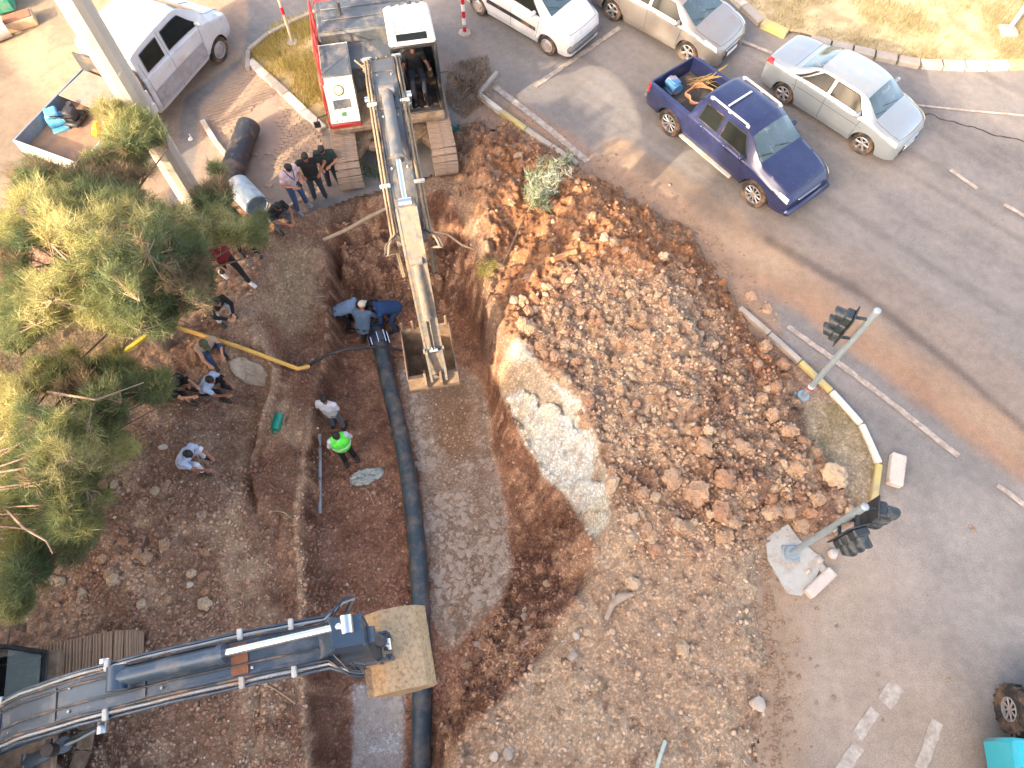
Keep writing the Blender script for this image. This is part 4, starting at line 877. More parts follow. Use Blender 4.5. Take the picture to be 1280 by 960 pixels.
def cylinder_(root, a, b, r, rodf, mt, y, name):
    a, b = Vector((a[0], y, a[1])), Vector((b[0], y, b[1])); c = a.lerp(b, rodf)
    m = MB().cyl(a, c, r, 14); m.cyl(c - (b - a).normalized() * .05, c + (b - a).normalized() * .03, r * 1.15, 14); m.cyl(a + Vector((0, -r * 1.3, 0)), a + Vector((0, r * 1.3, 0)), r * 1.1, 12)
    o = m.build(name, mt, root); MB().cyl(c, b, r * .52, 12).cyl(b + Vector((0, -r, 0)), b + Vector((0, r, 0)), r * .8, 12).build('piston_rod', ROD, o); return o
def bucket(root, pin, ang, wd_, s, mt, inner):
    prof = [(.12, .18), (.02, .10), (.16, -.25), (.05, -.62), (-.25, -.92), (-.65, -.98), (-1.0, -.78), (-1.18, -.35), (-1.2, .12)]
    prof = [(x * s, z * s) for x, z in prof]; th = .035; n = len(prof); m = MB(); Mx = Matrix.Translation((pin[0], 0, pin[1])) @ rot_y(ang)
    cx, cz = -.5 * s, -.2 * s; inn = [(x + (cx - x) * .06, z + (cz - z) * .06) for x, z in prof]
    vs, fs = [], []
    for y in (-wd_ / 2, wd_ / 2):
        vs += [(x, y, z) for x, z in prof] + [(x, y * .95, z) for x, z in inn]
    o2 = 2 * n
    for i in range(n - 1):
        fs.append((i, i + 1, o2 + i + 1, o2 + i)); fs.append((n + i + 1, n + i, o2 + n + i, o2 + n + i + 1))
    fs.append((0, o2, o2 + n, n)); fs.append((n - 1, 2 * n - 1, o2 + 2 * n - 1, o2 + n - 1))
    m.add(vs, fs, Mx)
    for y in (-wd_ / 2, wd_ / 2):     # side plates with thickness
        for yy in (y, y * .955): m.add([(x, yy, z) for x, z in prof], [tuple(range(n))], Mx)
        m.add([(prof[0][0], y, prof[0][1]), (prof[0][0], y * .955, prof[0][1]), (prof[-1][0], y * .955, prof[-1][1]), (prof[-1][0], y, prof[-1][1])], [(0, 1, 2, 3)], Mx)
    for y in (-.17, .17): m.add([(x * s, y + dy, z * s) for dy in (-.025, .025) for x, z in ((-.12, .05), (.10, .32), (.28, .12), (.2, -.3))], [(0, 1, 2, 3), (7, 6, 5, 4), (0, 4, 5, 1), (1, 5, 6, 2), (2, 6, 7, 3), (3, 7, 4, 0)], Mx)
    for k in range(3): m.add([(x * s, y, z * s) for y in (-wd_ / 2 - .012, -wd_ / 2 + .0) for x, z in ((-.3 - k * .25, -.55), (-.18 - k * .25, -.55), (-.18 - k * .25, -.50), (-.3 - k * .25, -.50))], [(0, 1, 2, 3), (7, 6, 5, 4)], Mx)
    b = m.build('bucket', mt, root, 30)
    t = MB().box((0, 0, .03), (.09, .08, .36), None, .02, (.5, .8)); tm = t.mesh('bucket_tooth', mt, 30)
    nt_ = 5
    for k in range(nt_):
        y = (k / (nt_ - 1) - .5) * (wd_ - .12); p = Mx @ Vector((-1.2 * s, y, .12 * s + .10)); link('bucket_tooth', tm, b, None, p, (0, ang, 0))
    return b
def excavator(name, label, loc, rz, spec):
    e = empty(name, loc, rz, label, 'excavator'); P = spec
    for y in (-P['gauge'] / 2, P['gauge'] / 2): track(e, y, P['tl'], .9, P['shoe'], 0, P['trackmat'], P['trackmat'])
    # X-shaped lower frame and ring
    m = MB().cyl((0, 0, .55), (0, 0, 1.0), .65, 28)
    for sx in (-1, 1):
        for sy in (-1, 1): m.beam((sx * .2, sy * .2, .72), (sx * 1.25, sy * (P['gauge'] / 2 - .1), .5), .5, .22, bev=.04)
    for sx in (-1, 1):
        arc = [(sx * (.45 + .9 * abs(math.cos(q))), math.sin(q) * (P['gauge'] / 2 - .2), .62) for q in [(-.5 + k / 10) * PI for k in range(11)]]
        for a, b in zip(arc[:-1], arc[1:]): m.beam(a, b, .22, .12)
    m.build('lower_frame', RUSTST, e)
    m = MB(); hw = P['hw']; m.box((-.75, 0, 1.12), (3.7, hw * 2, .16), None, .03)
    m.build('turntable_deck', RUSTST, e)
    sy = P['cabside']
    # engine housing, counterweight
    eng = MB().box((-1.75, 0, 1.72), (1.3, hw * 1.96, 1.05), None, .06).build('engine_housing', DKG, e)
    for k in range(3): MB().box((-2.15 + k * .42, -.1, 2.26), (.34, hw * 1.6, .03), None, .01).build('hood_panel', DKG, eng)
    MB().tube([(-1.7, -.75 * sy, 2.2), (-1.7, -.75 * sy, 2.6), (-1.62, -.75 * sy, 2.7)], .055, 10).build('exhaust', DKG, eng)
    prof = [(-2.9 + .35 * (1 - math.cos(a)), math.sin(a) * hw) for a in [(-.5 + k / 8) * PI for k in range(9)]]
    m = MB(); pr = [(-2.4, -hw)] + [(-2.4 - .5 * math.cos(a), math.sin(a) * hw) for a in [(-.5 + k / 8) * PI for k in range(9)]] + [(-2.4, hw)]
    m.prism(pr, 'z', 1.15, 2.2); m.build('counterweight', P['accent'], e)
    MB().box((-.62, -.05 * sy, 1.86), (.95, hw * 1.05, .10), None, .02).box((-.6, -.05 * sy, 1.5), (.9, hw * 1.0, .65)).build('pump_cover', DKG, e)
    # tank / tool box on the side away from the cab
    yb = -sy * (hw - .36)
    tb = MB(); w2 = .36
    tb.add([(x, yb + s_ * w2, z) for s_ in (-1, 1) for x, z in ((-.9, 1.2), (.95, 1.2), (1.0, 1.32), (.35, 2.02), (-.9, 2.1))], [(0, 1, 2, 3, 4), (9, 8, 7, 6, 5), (0, 5, 6, 1), (1, 6, 7, 2), (2, 7, 8, 3), (3, 8, 9, 4), (4, 9, 5, 0)])
    tbo = tb.build('tank_housing', CREAM, e)
    MB().box((-.3, yb, 2.09), (1.15, .70, .03), None, .01).build('tank_lid', DKG, tbo)
    sl_ = Matrix.Rotation(math.atan2(.70, .65), 4, 'Y')
    def onslope(f, dy, up): return (.35 + (1.0 - .35) * f + up * .73, yb + dy, 2.02 + (1.32 - 2.02) * f + up * .68)
    MB().cyl(onslope(.22, -sy * .02, 0), onslope(.22, -sy * .02, .025), .125, 24).build('filler_ring', BLK, tbo)
    MB().cyl(onslope(.22, -sy * .02, .025), onslope(.22, -sy * .02, .035), .10, 24).build('filler_cap', mat('filler_yellow', srgb(200, 196, 140), .5), tbo)
    MB().box(onslope(.55, 0, .006), (.2, .42, .015), sl_).build('vent_grille', DKG, tbo)
    MB().box(onslope(.80, 0, .006), (.10, .12, .02), sl_).build('latch', mat('latch_green', (.02, .12, .05), .5), tbo)
    for dx in (.66, .95):
        for dy in (-.2, -.07, .07, .2): MB().cyl(onslope(dx, dy, 0), onslope(dx, dy, .012), .014, 8).build('bolt', BLK, tbo, 0)
    MB().box((1.02, yb, 1.24), (.05, .74, .14), None, .02).build('front_edge', P['accent'], tbo)
    # red catwalk box and hand rails outside the housing
    yr = -sy * (hw + .03)
    sp = MB().box((-.55, yr, 1.6), (1.9, .12, .9), None, .03).build('side_panel', P['accent'], e)
    for z in (2.2, 2.62): MB().tube([(-1.9, yr, z - .35), (-1.9, yr, z), (.0, yr, z), (.2, yr, z - .5)], .022, 8).build('hand_rail', P['accent'], e)
    for x in (-1.9, -1.2, -.5): MB().cyl((x, yr, 1.7), (x, yr, 2.62), .02, 8).build('rail_post', P['accent'], e)
    MB().tube([(-.4, yr - sy * .02, 1.9), (.7, yr - sy * .03, 1.75), (1.0, yr - sy * .02, 1.35), (1.0, yr, 1.2)], .02, 8).build('hand_rail', P['accent'], e)
    # cab
    yc = sy * (hw - .54); w2 = .52; x0, x1 = -.62, .88
    cb = MB(); fr = .05
    def bar(a, b, w=.07): cb.beam(a, b, w, w, bev=.012)
    for s_ in (-1, 1):
        y = yc + s_ * w2
        bar((x0, y, 1.2), (x0, y, 2.95)); bar((x1, y, 1.2), (x1 - .02, y, 2.2)); bar((x1 - .02, y, 2.2), (x1 - .22, y, 2.95)); bar((.1, y, 1.2), (.1, y, 2.95), .06); bar((x0, y, 1.2), (x1, y, 1.2), .1); bar((x0, y, 2.0), (.1, y, 2.0), .05)
    for z, xx in ((1.2, x1), (2.95, x1 - .22), (1.2, x0), (2.95, x0)): bar((xx, yc - w2, z), (xx, yc + w2, z), .08)
    cb.box((x0 + .0, yc, 1.6), (.04, w2 * 2, .8)); cb.box((.13, yc, 1.16), (1.5, w2 * 2, .05))
    for s_ in (-1, 1): cb.box((-.26, yc + s_ * w2, 1.6), (.72, .04, .8)); cb.box((.5, yc + s_ * w2, 1.42), (.76, .04, .44))
    co = cb.build('cab_frame', P['cabmat'], e)
    ro = MB(); xr0, xr1 = x0 - .05, x1 - .2
    ro.box(((xr0 + xr1) / 2, yc, 3.02), (xr1 - xr0, w2 * 2 + .06, .13), None, .05); roof = ro.build('cab_roof', P['roofmat'], e)
    for k in range(5): MB().box(((xr0 + xr1) / 2 - .16, yc + (k - 2) * .2, 3.09), (.98, .10, .04), None, .015).build('roof_rib', P['roofmat'], roof)
    MB().box((xr1 - .17, yc, 3.085), (.24, .72, .03), None, .01).build('roof_window', GLASSD, roof)
    gp = mat('cab_glass', (.25, .32, .32), .03, 0, var=0, alpha=.35, spec=.8)
    for s_ in (-1, 1): MB().box((-.26, yc + s_ * w2, 2.47), (.66, .012, .88)).box((.44, yc + s_ * w2, 2.15), (.6, .012, .98)).build('cab_window', gp, co, 0)
    MB().box((x0, yc, 2.47), (.012, .96, .88)).build('cab_window', gp, co, 0)
    if P.get('windscreen'): MB().beam((x1 - .04, yc, 1.3), (x1 - .04, yc, 2.2), .96, .012, up=(1, 0, 0)).build('cab_window', gp, co, 0)
    st = MB().box((-.12, yc, 1.62), (.5, .5, .14), None, .04).box((-.38, yc, 1.98), (.14, .48, .7), None, .05).box((-.12, yc, 1.4), (.35, .35, .4)); st.build('seat', BLK, co)
    for s_ in (-1, 1):
        MB().box((.08, yc + s_ * .34, 1.78), (.5, .12, .12), None, .03).cyl((.3, yc + s_ * .34, 1.8), (.34, yc + s_ * .34, 2.0), .02, 8).ell((.345, yc + s_ * .34, 2.03), (.03, .03, .05), 8, 6).build('control_lever', BLK, co)
        MB().beam((.62, yc + s_ * .1, 1.2), (.66, yc + s_ * .1, 1.62), .025, .05).box((.72, yc + s_ * .1, 1.24), (.18, .1, .03), Matrix.Rotation(-.4, 4, 'Y')).build('pedal', BLK, co)
    MB().box((.4, yc, 1.195), (.9, .9, .02)).build('floor_mat', BLK, co)
    mr = MB(); mr.tube([(x1, yc + sy * w2, 2.3), (x1 + .05, yc + sy * (w2 + .3), 2.35), (x1 + .05, yc + sy * (w2 + .32), 2.2)], .014, 6); mr.box((x1 + .05, yc + sy * (w2 + .34), 2.08), (.05, .16, .28), None, .02); mr.build('cab_mirror', BLK, co)
    mr = MB(); mr.tube([(.95, yr, 1.6), (1.05, yr - sy * .25, 1.62), (1.05, yr - sy * .28, 1.5)], .014, 6); mr.box((1.05, yr - sy * .30, 1.42), (.05, .16, .2), None, .02); mr.build('side_mirror', BLK, e)
    # boom and stick
    yb_ = P.get('by', 0); bm_, sm_ = P['boommat'], P['stickmat']
    cl, th = P['boom'], P['bth']; m = MB(); hw2 = P['bw'] / 2
    sweep(m, ribbon(cl, th), yb_ - hw2, yb_ + hw2)
    boom = m.build('boom', bm_, e, 25)
    for s_ in (-1, 1):      # side flanges give the box beam its edge
        m = MB()
        for side in (0, 1):
            rb = ribbon(cl, [t * .98 for t in th]); n = len(cl); ed = rb[:n] if side == 0 else rb[n:]
            for a, b in zip(ed[:-1], ed[1:]): m.beam((a[0], yb_ + s_ * hw2, a[1]), (b[0], yb_ + s_ * hw2, b[1]), .05, .035)
        m.build('boom_flange', bm_, boom, 0)
    tip = cl[-1]
    MB().cyl((tip[0], yb_ - hw2 - .08, tip[1]), (tip[0], yb_ + hw2 + .08, tip[1]), .14, 18).build('boom_pin', sm_, boom)
    cl2, th2 = P['stick'], P['sth']; m = MB(); sweep(m, ribbon(cl2, th2), yb_ - P['sw'] / 2, yb_ + P['sw'] / 2)
    stick = m.build('stick', sm_, e, 25)
    for s_ in (-1, 1):
        m = MB()
        rb = ribbon(cl2, [t * .98 for t in th2]); n = len(cl2)
        for ed in (rb[:n], rb[n:]):
            for a, b in zip(ed[:-1], ed[1:]): m.beam((a[0], yb_ + s_ * P['sw'] / 2, a[1]), (b[0], yb_ + s_ * P['sw'] / 2, b[1]), .045, .03)
        m.build('stick_flange', sm_, stick, 0)
    for q in P.get('plates', (1.5, 2.6, 3.7, 4.7)):
        rb = ribbon(cl, th)[:len(cl)]; i = int(q); f = q - i; x = rb[i][0] * (1 - f) + rb[i + 1][0] * f; z = rb[i][1] * (1 - f) + rb[i + 1][1] * f; sl = math.atan2(rb[i + 1][1] - rb[i][1], rb[i + 1][0] - rb[i][0])
        MB().box((x, yb_, z + .012), (.05, hw2 * 2.0, .022), rot_y(-sl)).build('weld_plate', bm_, boom, 0)
        for s_ in (-1, 1): MB().cyl((x + .25, yb_ + s_ * hw2 * .7, z - .02 + .25 * math.sin(sl)), (x + .25, yb_ + s_ * hw2 * .7, z + .045 + .25 * math.sin(sl)), .018, 8).build('fitting', SILT, boom, 0)
    # cylinders
    (fx, fz), k = cl[0], len(cl) // 2
    for s_ in (-1, 1): cylinder_(e, (fx + .45, fz - .55), (cl[k][0], cl[k][1] - .02), .10, .52, bm_, yb_ + s_ * (hw2 + .17), 'boom_cylinder')
    ac = P['armcyl']; cylinder_(e, ac[0], ac[1], .115, ac[2], bm_, yb_ + ac[3], 'stick_cylinder')
    bc = P['bktcyl']; cylinder_(e, bc[0], bc[1], .085, .6, sm_, yb_, 'bucket_cylinder')
    pin, ang = P['pin'], P['bang']
    bk = bucket(e, pin, ang, P['bkw'], P['bks'], P['bktmat'], None)
    for s_ in (-1, 1): MB().beam((bc[1][0], yb_ + s_ * .16, bc[1][1]), P['link'][0:1] + (yb_ + s_ * .16,) + P['link'][1:], .10, .05, up=(0, 1, 0)).beam((bc[1][0], yb_ + s_ * .2, bc[1][1]), (P['link2'][0], yb_ + s_ * .2, P['link2'][1]), .10, .04, up=(0, 1, 0)).build('bucket_link', sm_, e)
    # hoses along the boom, held by pale clamps
    for j, (s_, off, r_, hm) in enumerate(P['hoses']):
        rb = ribbon(cl, th); top = rb[:len(cl)]; pts_ = []
        for i, (x, z) in enumerate(top):
            pts_.append((x, yb_ + s_, z + off))
        dense = []
        for a, b in zip(pts_[:-1], pts_[1:]):
            for q in range(4): t_ = q / 4; dense.append((a[0] + (b[0] - a[0]) * t_, a[1] + (b[1] - a[1]) * t_, a[2] + (b[2] - a[2]) * t_ + .02 * math.sin(q * 1.7 + j)))
        st0 = P['stick'][0]; end = pts_[-1]; dense.append(end)
        sg = 1 if s_ > 0 else -1; sxy = yb_ + sg * (P['sw'] / 2 + .10 + .03 * (j % 3))
        mid = P['stick'][1]; dense += [(end[0] + .28, sxy + sg * .16, end[2] + .05), ((end[0] + mid[0]) / 2 + .35, sxy + sg * .2, (end[2] + mid[1]) / 2 + .1), (mid[0] + .1, sxy + sg * .02, mid[1]), (mid[0] + .15, sxy, mid[1] - .7)]
        MB().tube(dense, r_, 6).build('hydraulic_hose', hm, boom, 60)
    for (i, s_) in P['clamps']:
        s_ *= P.get('cs', 1)
        rb = ribbon(cl, th)[:len(cl)]; x = rb[int(i)][0] + (rb[min(int(i) + 1, len(rb) - 1)][0] - rb[int(i)][0]) * (i % 1); z = rb[int(i)][1] + (rb[min(int(i) + 1, len(rb) - 1)][1] - rb[int(i)][1]) * (i % 1)
        MB().box((x, yb_ + s_, z + .05), (.07, P.get('cw', .2), .06), None, .012).build('hose_clamp', SILT, boom)
    return e
B1 = [(.35, 1.95), (1.2, 2.75), (2.2, 3.45), (3.2, 3.85), (4.4, 4.0), (5.6, 3.95), (6.75, 3.75)]
d1 = math.atan2(-.98, .195)
EX1 = dict(gauge=2.45, tl=4.3, shoe=.62, hw=1.42, cabside=1, by=.13, trackmat=MUDST, accent=REDP, cabmat=mat('cab_black', (.03, .032, .036), .5, .1, var=.1, dirt_amt=.15), roofmat=CREAM, boommat=GREYP, stickmat=mat('clayed_stick', srgb(100, 104, 104), .72, 0, var=.28, scale=9, bump=.4, dirt_amt=.44, dirt=srgb(150, 126, 98), dirt_scale=6),
    boom=B1, bth=[.35, .62, .80, .74, .62, .52, .36], bw=.42, stick=[(6.62, 4.55), (6.95, 3.75), (7.3, 2.4), (7.9, .35)], sth=[.34, .62, .44, .26], sw=.34,
    armcyl=((3.6, 4.35), (6.62, 4.55), .62, 0), bktcyl=((7.25, 3.7), (7.85, 1.35), ), pin=(7.9, .35), bang=0, bkw=1.12, bks=1.0, bktmat=RUSTST, link=(8.15, .55), link2=(7.65, 1.1),
    hoses=[(-.30, .02, .024, HOSE), (-.36, -.02, .024, HOSE), (-.24, .03, .02, HOSEB), (.30, .02, .024, HOSE), (.36, -.04, .022, HOSE), (.24, .03, .02, HOSEB)], clamps=[(1.6, -.32), (1.6, .32), (3.6, -.32), (3.6, .32), (5.2, -.32), (5.2, .32)])
def gz(x, y): return Hat(x, y) if TX0 < x < TX1 and TY0 < y < TY1 else 0
ex1 = excavator('excavator', 'excavator with white cab roof and red side rails, its arm reaching down into the trench', (-3.30, 14.80, 0), d1, EX1)
# pumps and hoses at the boom foot
m = MB(); rs3 = random.Random(3)
for k in range(7):
    y = -.5 + k * .13; m.tube([(-.3, y, 1.95), (.0, y + rs3.uniform(-.1, .1), 2.25), (.5, y * .6, 2.3 + rs3.uniform(-.1, .15)), (.95, -.08 + (y) * .5, 2.85)], .022, 6)
m.build('hose_bundle', HOSE, ex1, 60)
m = MB()
for k in range(3): m.tube([(.0 + .16 * math.cos(a), -.25 + .16 * math.sin(a), 1.95 + k * .05) for a in np.arange(0, 6.4, .4)], .02, 6)
m.build('hose_coil', HOSEB, ex1, 60)
B2 = [(.35, 1.9), (1.3, 2.8), (2.4, 3.65), (3.4, 4.15), (4.6, 4.40), (5.7, 4.45), (6.55, 4.36)]
d2 = math.atan2(.208, .978)
EX2 = dict(gauge=2.5, tl=4.3, shoe=.66, hw=1.40, cabside=1, by=.0, trackmat=mat('clay_track', srgb(158, 132, 108), .85, .05, var=.25, bump=.5, dirt_amt=.4), accent=DKG, cabmat=MATS['cab_black'], roofmat=DKG, boommat=BLUEP, stickmat=BLUEP, windscreen=True,
    boom=B2, bth=[.35, .60, .78, .72, .60, .52, .40], bw=.42, cs=.90, cw=.15, stick=[(6.95, 5.05), (6.72, 4.35), (6.72, 3.4), (6.80, 2.25)], sth=[.40, .72, .50, .30], sw=.38,
    armcyl=((3.9, 4.80), (6.95, 5.05), .46, .08), bktcyl=((7.10, 4.3), (7.15, 2.95)), pin=(6.80, 2.2), bang=R(-104), bkw=1.30, bks=.83, bktmat=mat('cream_bucket', srgb(180, 152, 116), .65, .05, var=.14, scale=5, bump=.35, dirt_amt=.30, dirt=srgb(118, 86, 64), dirt_scale=14), link=(7.1, 2.3), link2=(6.7, 2.8),
    hoses=[(-.29, .02, .020, HOSES), (-.34, -.03, .024, BLUEP), (-.245, .03, .018, HOSEB), (.29, .02, .020, HOSES), (.34, -.03, .022, BLUEP), (.245, .03, .018, HOSEB), (-.08, .05, .014, HOSEB), (.16, .03, .014, HOSEB)], clamps=[(1.5, -.34), (1.5, .34), (3.3, -.34), (3.3, .34), (4.8, -.34), (4.8, .34), (5.5, .34), (5.5, -.34)])
ex2 = excavator('excavator', 'excavator with blue grey arm and cream bucket entering from the lower left', (-8.95, -.30, -.4), d2, EX2)
MB().box((5.45, 0, 4.72), (.22, .40, .03)).build('rust_patch', mat('rust', srgb(120, 78, 56), .85, var=.3, bump=.3), ex2, 0)
MB().cyl((2.2, -.45, 3.3), (2.2, -.45, 3.12), .09, 14).box((2.2, -.36, 3.25), (.08, .12, .05)).build('work_lamp', BLK, ex2)
# ================================================================== PEOPLE: one continuous skin surface each, clothes and hair as children
SKIN = [mat('skin_a', srgb(172, 120, 90), .6, var=.06), mat('skin_b', srgb(150, 100, 74), .6, var=.06), mat('skin_c', srgb(190, 138, 108), .6, var=.06)]
HAIR = mat('black_hair', (.012, .010, .009), .6, var=.3, scale=30, bump=.4); SHOE = mat('dark_shoe', (.03, .028, .026), .6); SHOEW = mat('white_shoe', (.6, .6, .6), .6, dirt_amt=.1)
def cloth(n, rgb): return mat('cloth_' + n, srgb(*rgb), .9, var=.14, scale=9, bump=1.0, bscale=14)
def capsule(m, a, b, ra, rb, n=12):
    a, b = Vector(a), Vector(b); d = (b - a); L = d.length
    if L < 1e-5: return m.ell(a, (ra,) * 3, n, 8)
    d.normalize(); pts_, rs_ = [], []
    for q in (-80, -50, -25): pts_.append(a + d * (ra * math.sin(R(q)))); rs_.append(ra * math.cos(R(q)))
    for f in (0, .25, .5, .75, 1): pts_.append(a.lerp(b, f)); rs_.append(ra + (rb - ra) * f)
    for q in (25, 50, 80): pts_.append(b + d * (rb * math.sin(R(q)))); rs_.append(rb * math.cos(R(q)))
    return m.tube(pts_, rs_, n)
def fuse(m, name, mt, vox, sm_=3):
    """voxel-fuse overlapping volumes into one smooth continuous surface"""
    me = m.mesh(name, None, 0); o = bpy.data.objects.new('tmp', me); COL.objects.link(o)
    r = o.modifiers.new('r', 'REMESH'); r.mode = 'VOXEL'; r.voxel_size = vox; r.use_smooth_shade = True
    s = o.modifiers.new('s', 'SMOOTH'); s.factor = .5; s.iterations = sm_
    dg = bpy.context.evaluated_depsgraph_get(); ev = o.evaluated_get(dg); out = bpy.data.meshes.new_from_object(ev); out.name = name
    bpy.data.objects.remove(o); bpy.data.meshes.remove(me); out.materials.clear(); out.materials.append(mt)
    out.polygons.foreach_set('use_smooth', np.ones(len(out.polygons), bool)); return out
BASE = {
 'stand': dict(pel=(0, 0, .95), che=(.0, 0, 1.28), nek=(.0, 0, 1.46), hed=(.03, 0, 1.60), hp=.10, kn=[(.03, .11, .50), (.03, -.11, .50)], an=[(0, .13, .08), (0, -.13, .08)], sh=.19, el=[(-.02, .27, 1.14), (-.02, -.27, 1.14)], wr=[(.06, .27, .90), (.06, -.27, .90)]),
 'akimbo': dict(pel=(0, 0, .95), che=(.0, 0, 1.28), nek=(.02, 0, 1.46), hed=(.08, 0, 1.59), hp=.10, kn=[(.03, .12, .50), (.02, -.11, .50)], an=[(0, .15, .08), (-.03, -.13, .08)], sh=.19, el=[(-.10, .40, 1.16), (-.10, -.40, 1.16)], wr=[(.08, .22, 1.02), (.08, -.22, 1.02)]),
 'phone': dict(pel=(-.02, 0, .95), che=(.0, 0, 1.27), nek=(.04, 0, 1.45), hed=(.12, 0, 1.56), hp=.10, kn=[(.04, .14, .50), (.02, -.11, .50)], an=[(-.02, .19, .08), (0, -.13, .08)], sh=.19, el=[(.04, .28, 1.12), (.04, -.28, 1.12)], wr=[(.28, .12, 1.18), (.26, -.12, 1.10)]),
 'walk': dict(pel=(0, 0, .93), che=(.06, 0, 1.26), nek=(.10, 0, 1.44), hed=(.15, 0, 1.57), hp=.10, kn=[(.24, .11, .54), (-.05, -.11, .50)], an=[(.36, .12, .10), (-.34, -.12, .14)], sh=.19, el=[(-.12, .27, 1.12), (.16, -.27, 1.12)], wr=[(-.10, .26, .88), (.34, -.22, .98)]),
 'squat': dict(pel=(-.20, 0, .30), che=(.0, 0, .60), nek=(.10, 0, .76), hed=(.20, 0, .86), hp=.11, kn=[(.20, .20, .52), (.20, -.20, .52)], an=[(.04, .16, .08), (.04, -.16, .08)], sh=.19, el=[(.24, .24, .56), (.24, -.24, .56)], wr=[(.46, .08, .52), (.46, -.08, .50)]),
 'squat_side': dict(pel=(-.22, 0, .22), che=(-.02, .02, .55), nek=(.08, .02, .71), hed=(.17, .0, .82), hp=.11, kn=[(.18, .24, .50), (.26, -.10, .48)], an=[(.10, .20, .08), (.22, -.10, .08)], sh=.19, el=[(.14, .28, .50), (.30, -.22, .52)], wr=[(.42, .16, .46), (.56, -.18, .62)]),
 'bend': dict(pel=(-.18, 0, .86), che=(.16, 0, 1.06), nek=(.34, 0, 1.12), hed=(.47, 0, 1.10), hp=.10, kn=[(.06, .13, .50), (.03, -.12, .48)], an=[(.0, .17, .08), (-.05, -.15, .08)], sh=.19, el=[(.32, .24, .84), (.34, -.24, .84)], wr=[(.48, .10, .62), (.50, -.10, .62)]),
 'seat': dict(pel=(-.08, 0, .55), che=(-.10, 0, .90), nek=(-.07, 0, 1.08), hed=(.0, 0, 1.22), hp=.11, kn=[(.42, .14, .60), (.42, -.14, .60)], an=[(.56, .13, .16), (.56, -.13, .16)], sh=.19, el=[(.04, .29, .78), (.04, -.29, .78)], wr=[(.30, .32, .86), (.30, -.32, .86)]),
}
def person(loc, rz, pose, skin, shirt, pants, label, shoes=SHOE, sleeve=.6, cap=None, hair=True, vest=None, s=1.0, mod=None, short=False, props=None):
    p = dict(BASE[pose]); p.update(mod or {}); v = lambda a: Vector(a); pel, che, nek, hed = v(p['pel']), v(p['che']), v(p['nek']), v(p['hed'])
    tor = (nek - pel).normalized(); b = MB(); side = Vector((0, 1, 0))
    hips = [pel + side * p['hp'] * q - Vector((0, 0, .03)) for q in (1, -1)]; shs = [nek - tor * .06 + side * p['sh'] * q for q in (1, -1)]
    if 'twist' in p:
        for i, q in enumerate((1, -1)): shs[i] = shs[i] + Vector((p['twist'] * q, 0, 0))
    # skin
    capsule(b, pel, che, .125, .14); capsule(b, pel + side * .06, che + side * .075, .10, .105); capsule(b, pel - side * .06, che - side * .075, .10, .105)
    capsule(b, che, nek - tor * .03, .12, .07); capsule(b, shs[0], shs[1], .062, .062); capsule(b, nek - tor * .05, hed - Vector((0, 0, .04)), .055, .055)
    fwd = Vector((1, 0, 0)); hd = (hed - nek).normalized(); tilt = p.get('look', .35)
    face = (fwd * math.cos(tilt) - Vector((0, 0, 1)) * math.sin(tilt)); up = (Vector((0, 0, 1)) * math.cos(tilt) + fwd * math.sin(tilt))
    MH = Matrix((face, side, up)).transposed().to_4x4(); MH.translation = hed
    b.ell((-.012, 0, .03), (.096, .077, .092), 18, 12, MH); b.ell((.02, 0, -.04), (.066, .058, .070), 14, 10, MH)          # skull and jaw
    capsule(b, MH @ v((.088, 0, .01)), MH @ v((.102, 0, -.018)), .011, .014, 8); capsule(b, MH @ v((.07, 0, -.085)), MH @ v((.06, 0, -.085)), .022, .022, 8)
    for q in (1, -1): b.ell((-.005, q * .080, -.005), (.018, .011, .030), 8, 6, MH)
    for i in range(2):
        q = 1 if i == 0 else -1; kn, an, el, wr = v(p['kn'][i]), v(p['an'][i]), v(p['el'][i]), v(p['wr'][i])
        capsule(b, hips[i], kn, .085, .055); capsule(b, kn, an, .055, .036); fd = Vector((.14, q * .02, -.035)); capsule(b, an - Vector((.03, 0, .03)), an + fd, .036, .03)
        capsule(b, shs[i], el, .052, .038); capsule(b, el, wr, .038, .026)
        # hand: palm, four unequal curled fingers and a thumb from the side of the palm
        hdv = (wr - el).normalized(); sd = hdv.cross(Vector((0, 0, 1)))
        sd = sd.normalized() if sd.length > .2 else Vector((0, 1, 0)); pn = sd.cross(hdv).normalized()
        for k in (-1, 0, 1): capsule(b, wr + sd * k * .018, wr + hdv * .085 + sd * k * .026, .015, .014, 8)
        for k, L_ in enumerate((.062, .074, .070, .054)):
            r0 = wr + hdv * .088 + sd * (k - 1.5) * .0215; r1 = r0 + hdv * L_ * .5 - pn * L_ * .14; r2 = r1 + hdv * L_ * .38 - pn * L_ * .42
            capsule(b, r0, r1, .0095, .009, 7); capsule(b, r1, r2, .009, .0075, 7)
        t0 = wr + hdv * .025 - sd * q * .022; t1 = t0 + hdv * .035 - sd * q * .03 - pn * .01; capsule(b, t0, t1, .012, .011, 7); capsule(b, t1, t1 + hdv * .032 - pn * .012, .011, .009, 7)
    o = bpy.data.objects.new('person', fuse(b, 'person', skin, .0115, 2)); COL.objects.link(o); o.location = loc; o.rotation_euler = (0, 0, rz); o.scale = (s, s, s)
    tag(o, label, 'person')
    # shirt
    m = MB(); g = .022; lowp = pel - tor * .05
    capsule(m, lowp + side * .06, che + side * .075, .115 + g * .4, .112 + g); capsule(m, lowp - side * .06, che - side * .075, .115 + g * .4, .112 + g); capsule(m, lowp, che, .14, .145)
    capsule(m, che, nek - tor * .05, .135, .085); capsule(m, shs[0], shs[1], .078, .078)
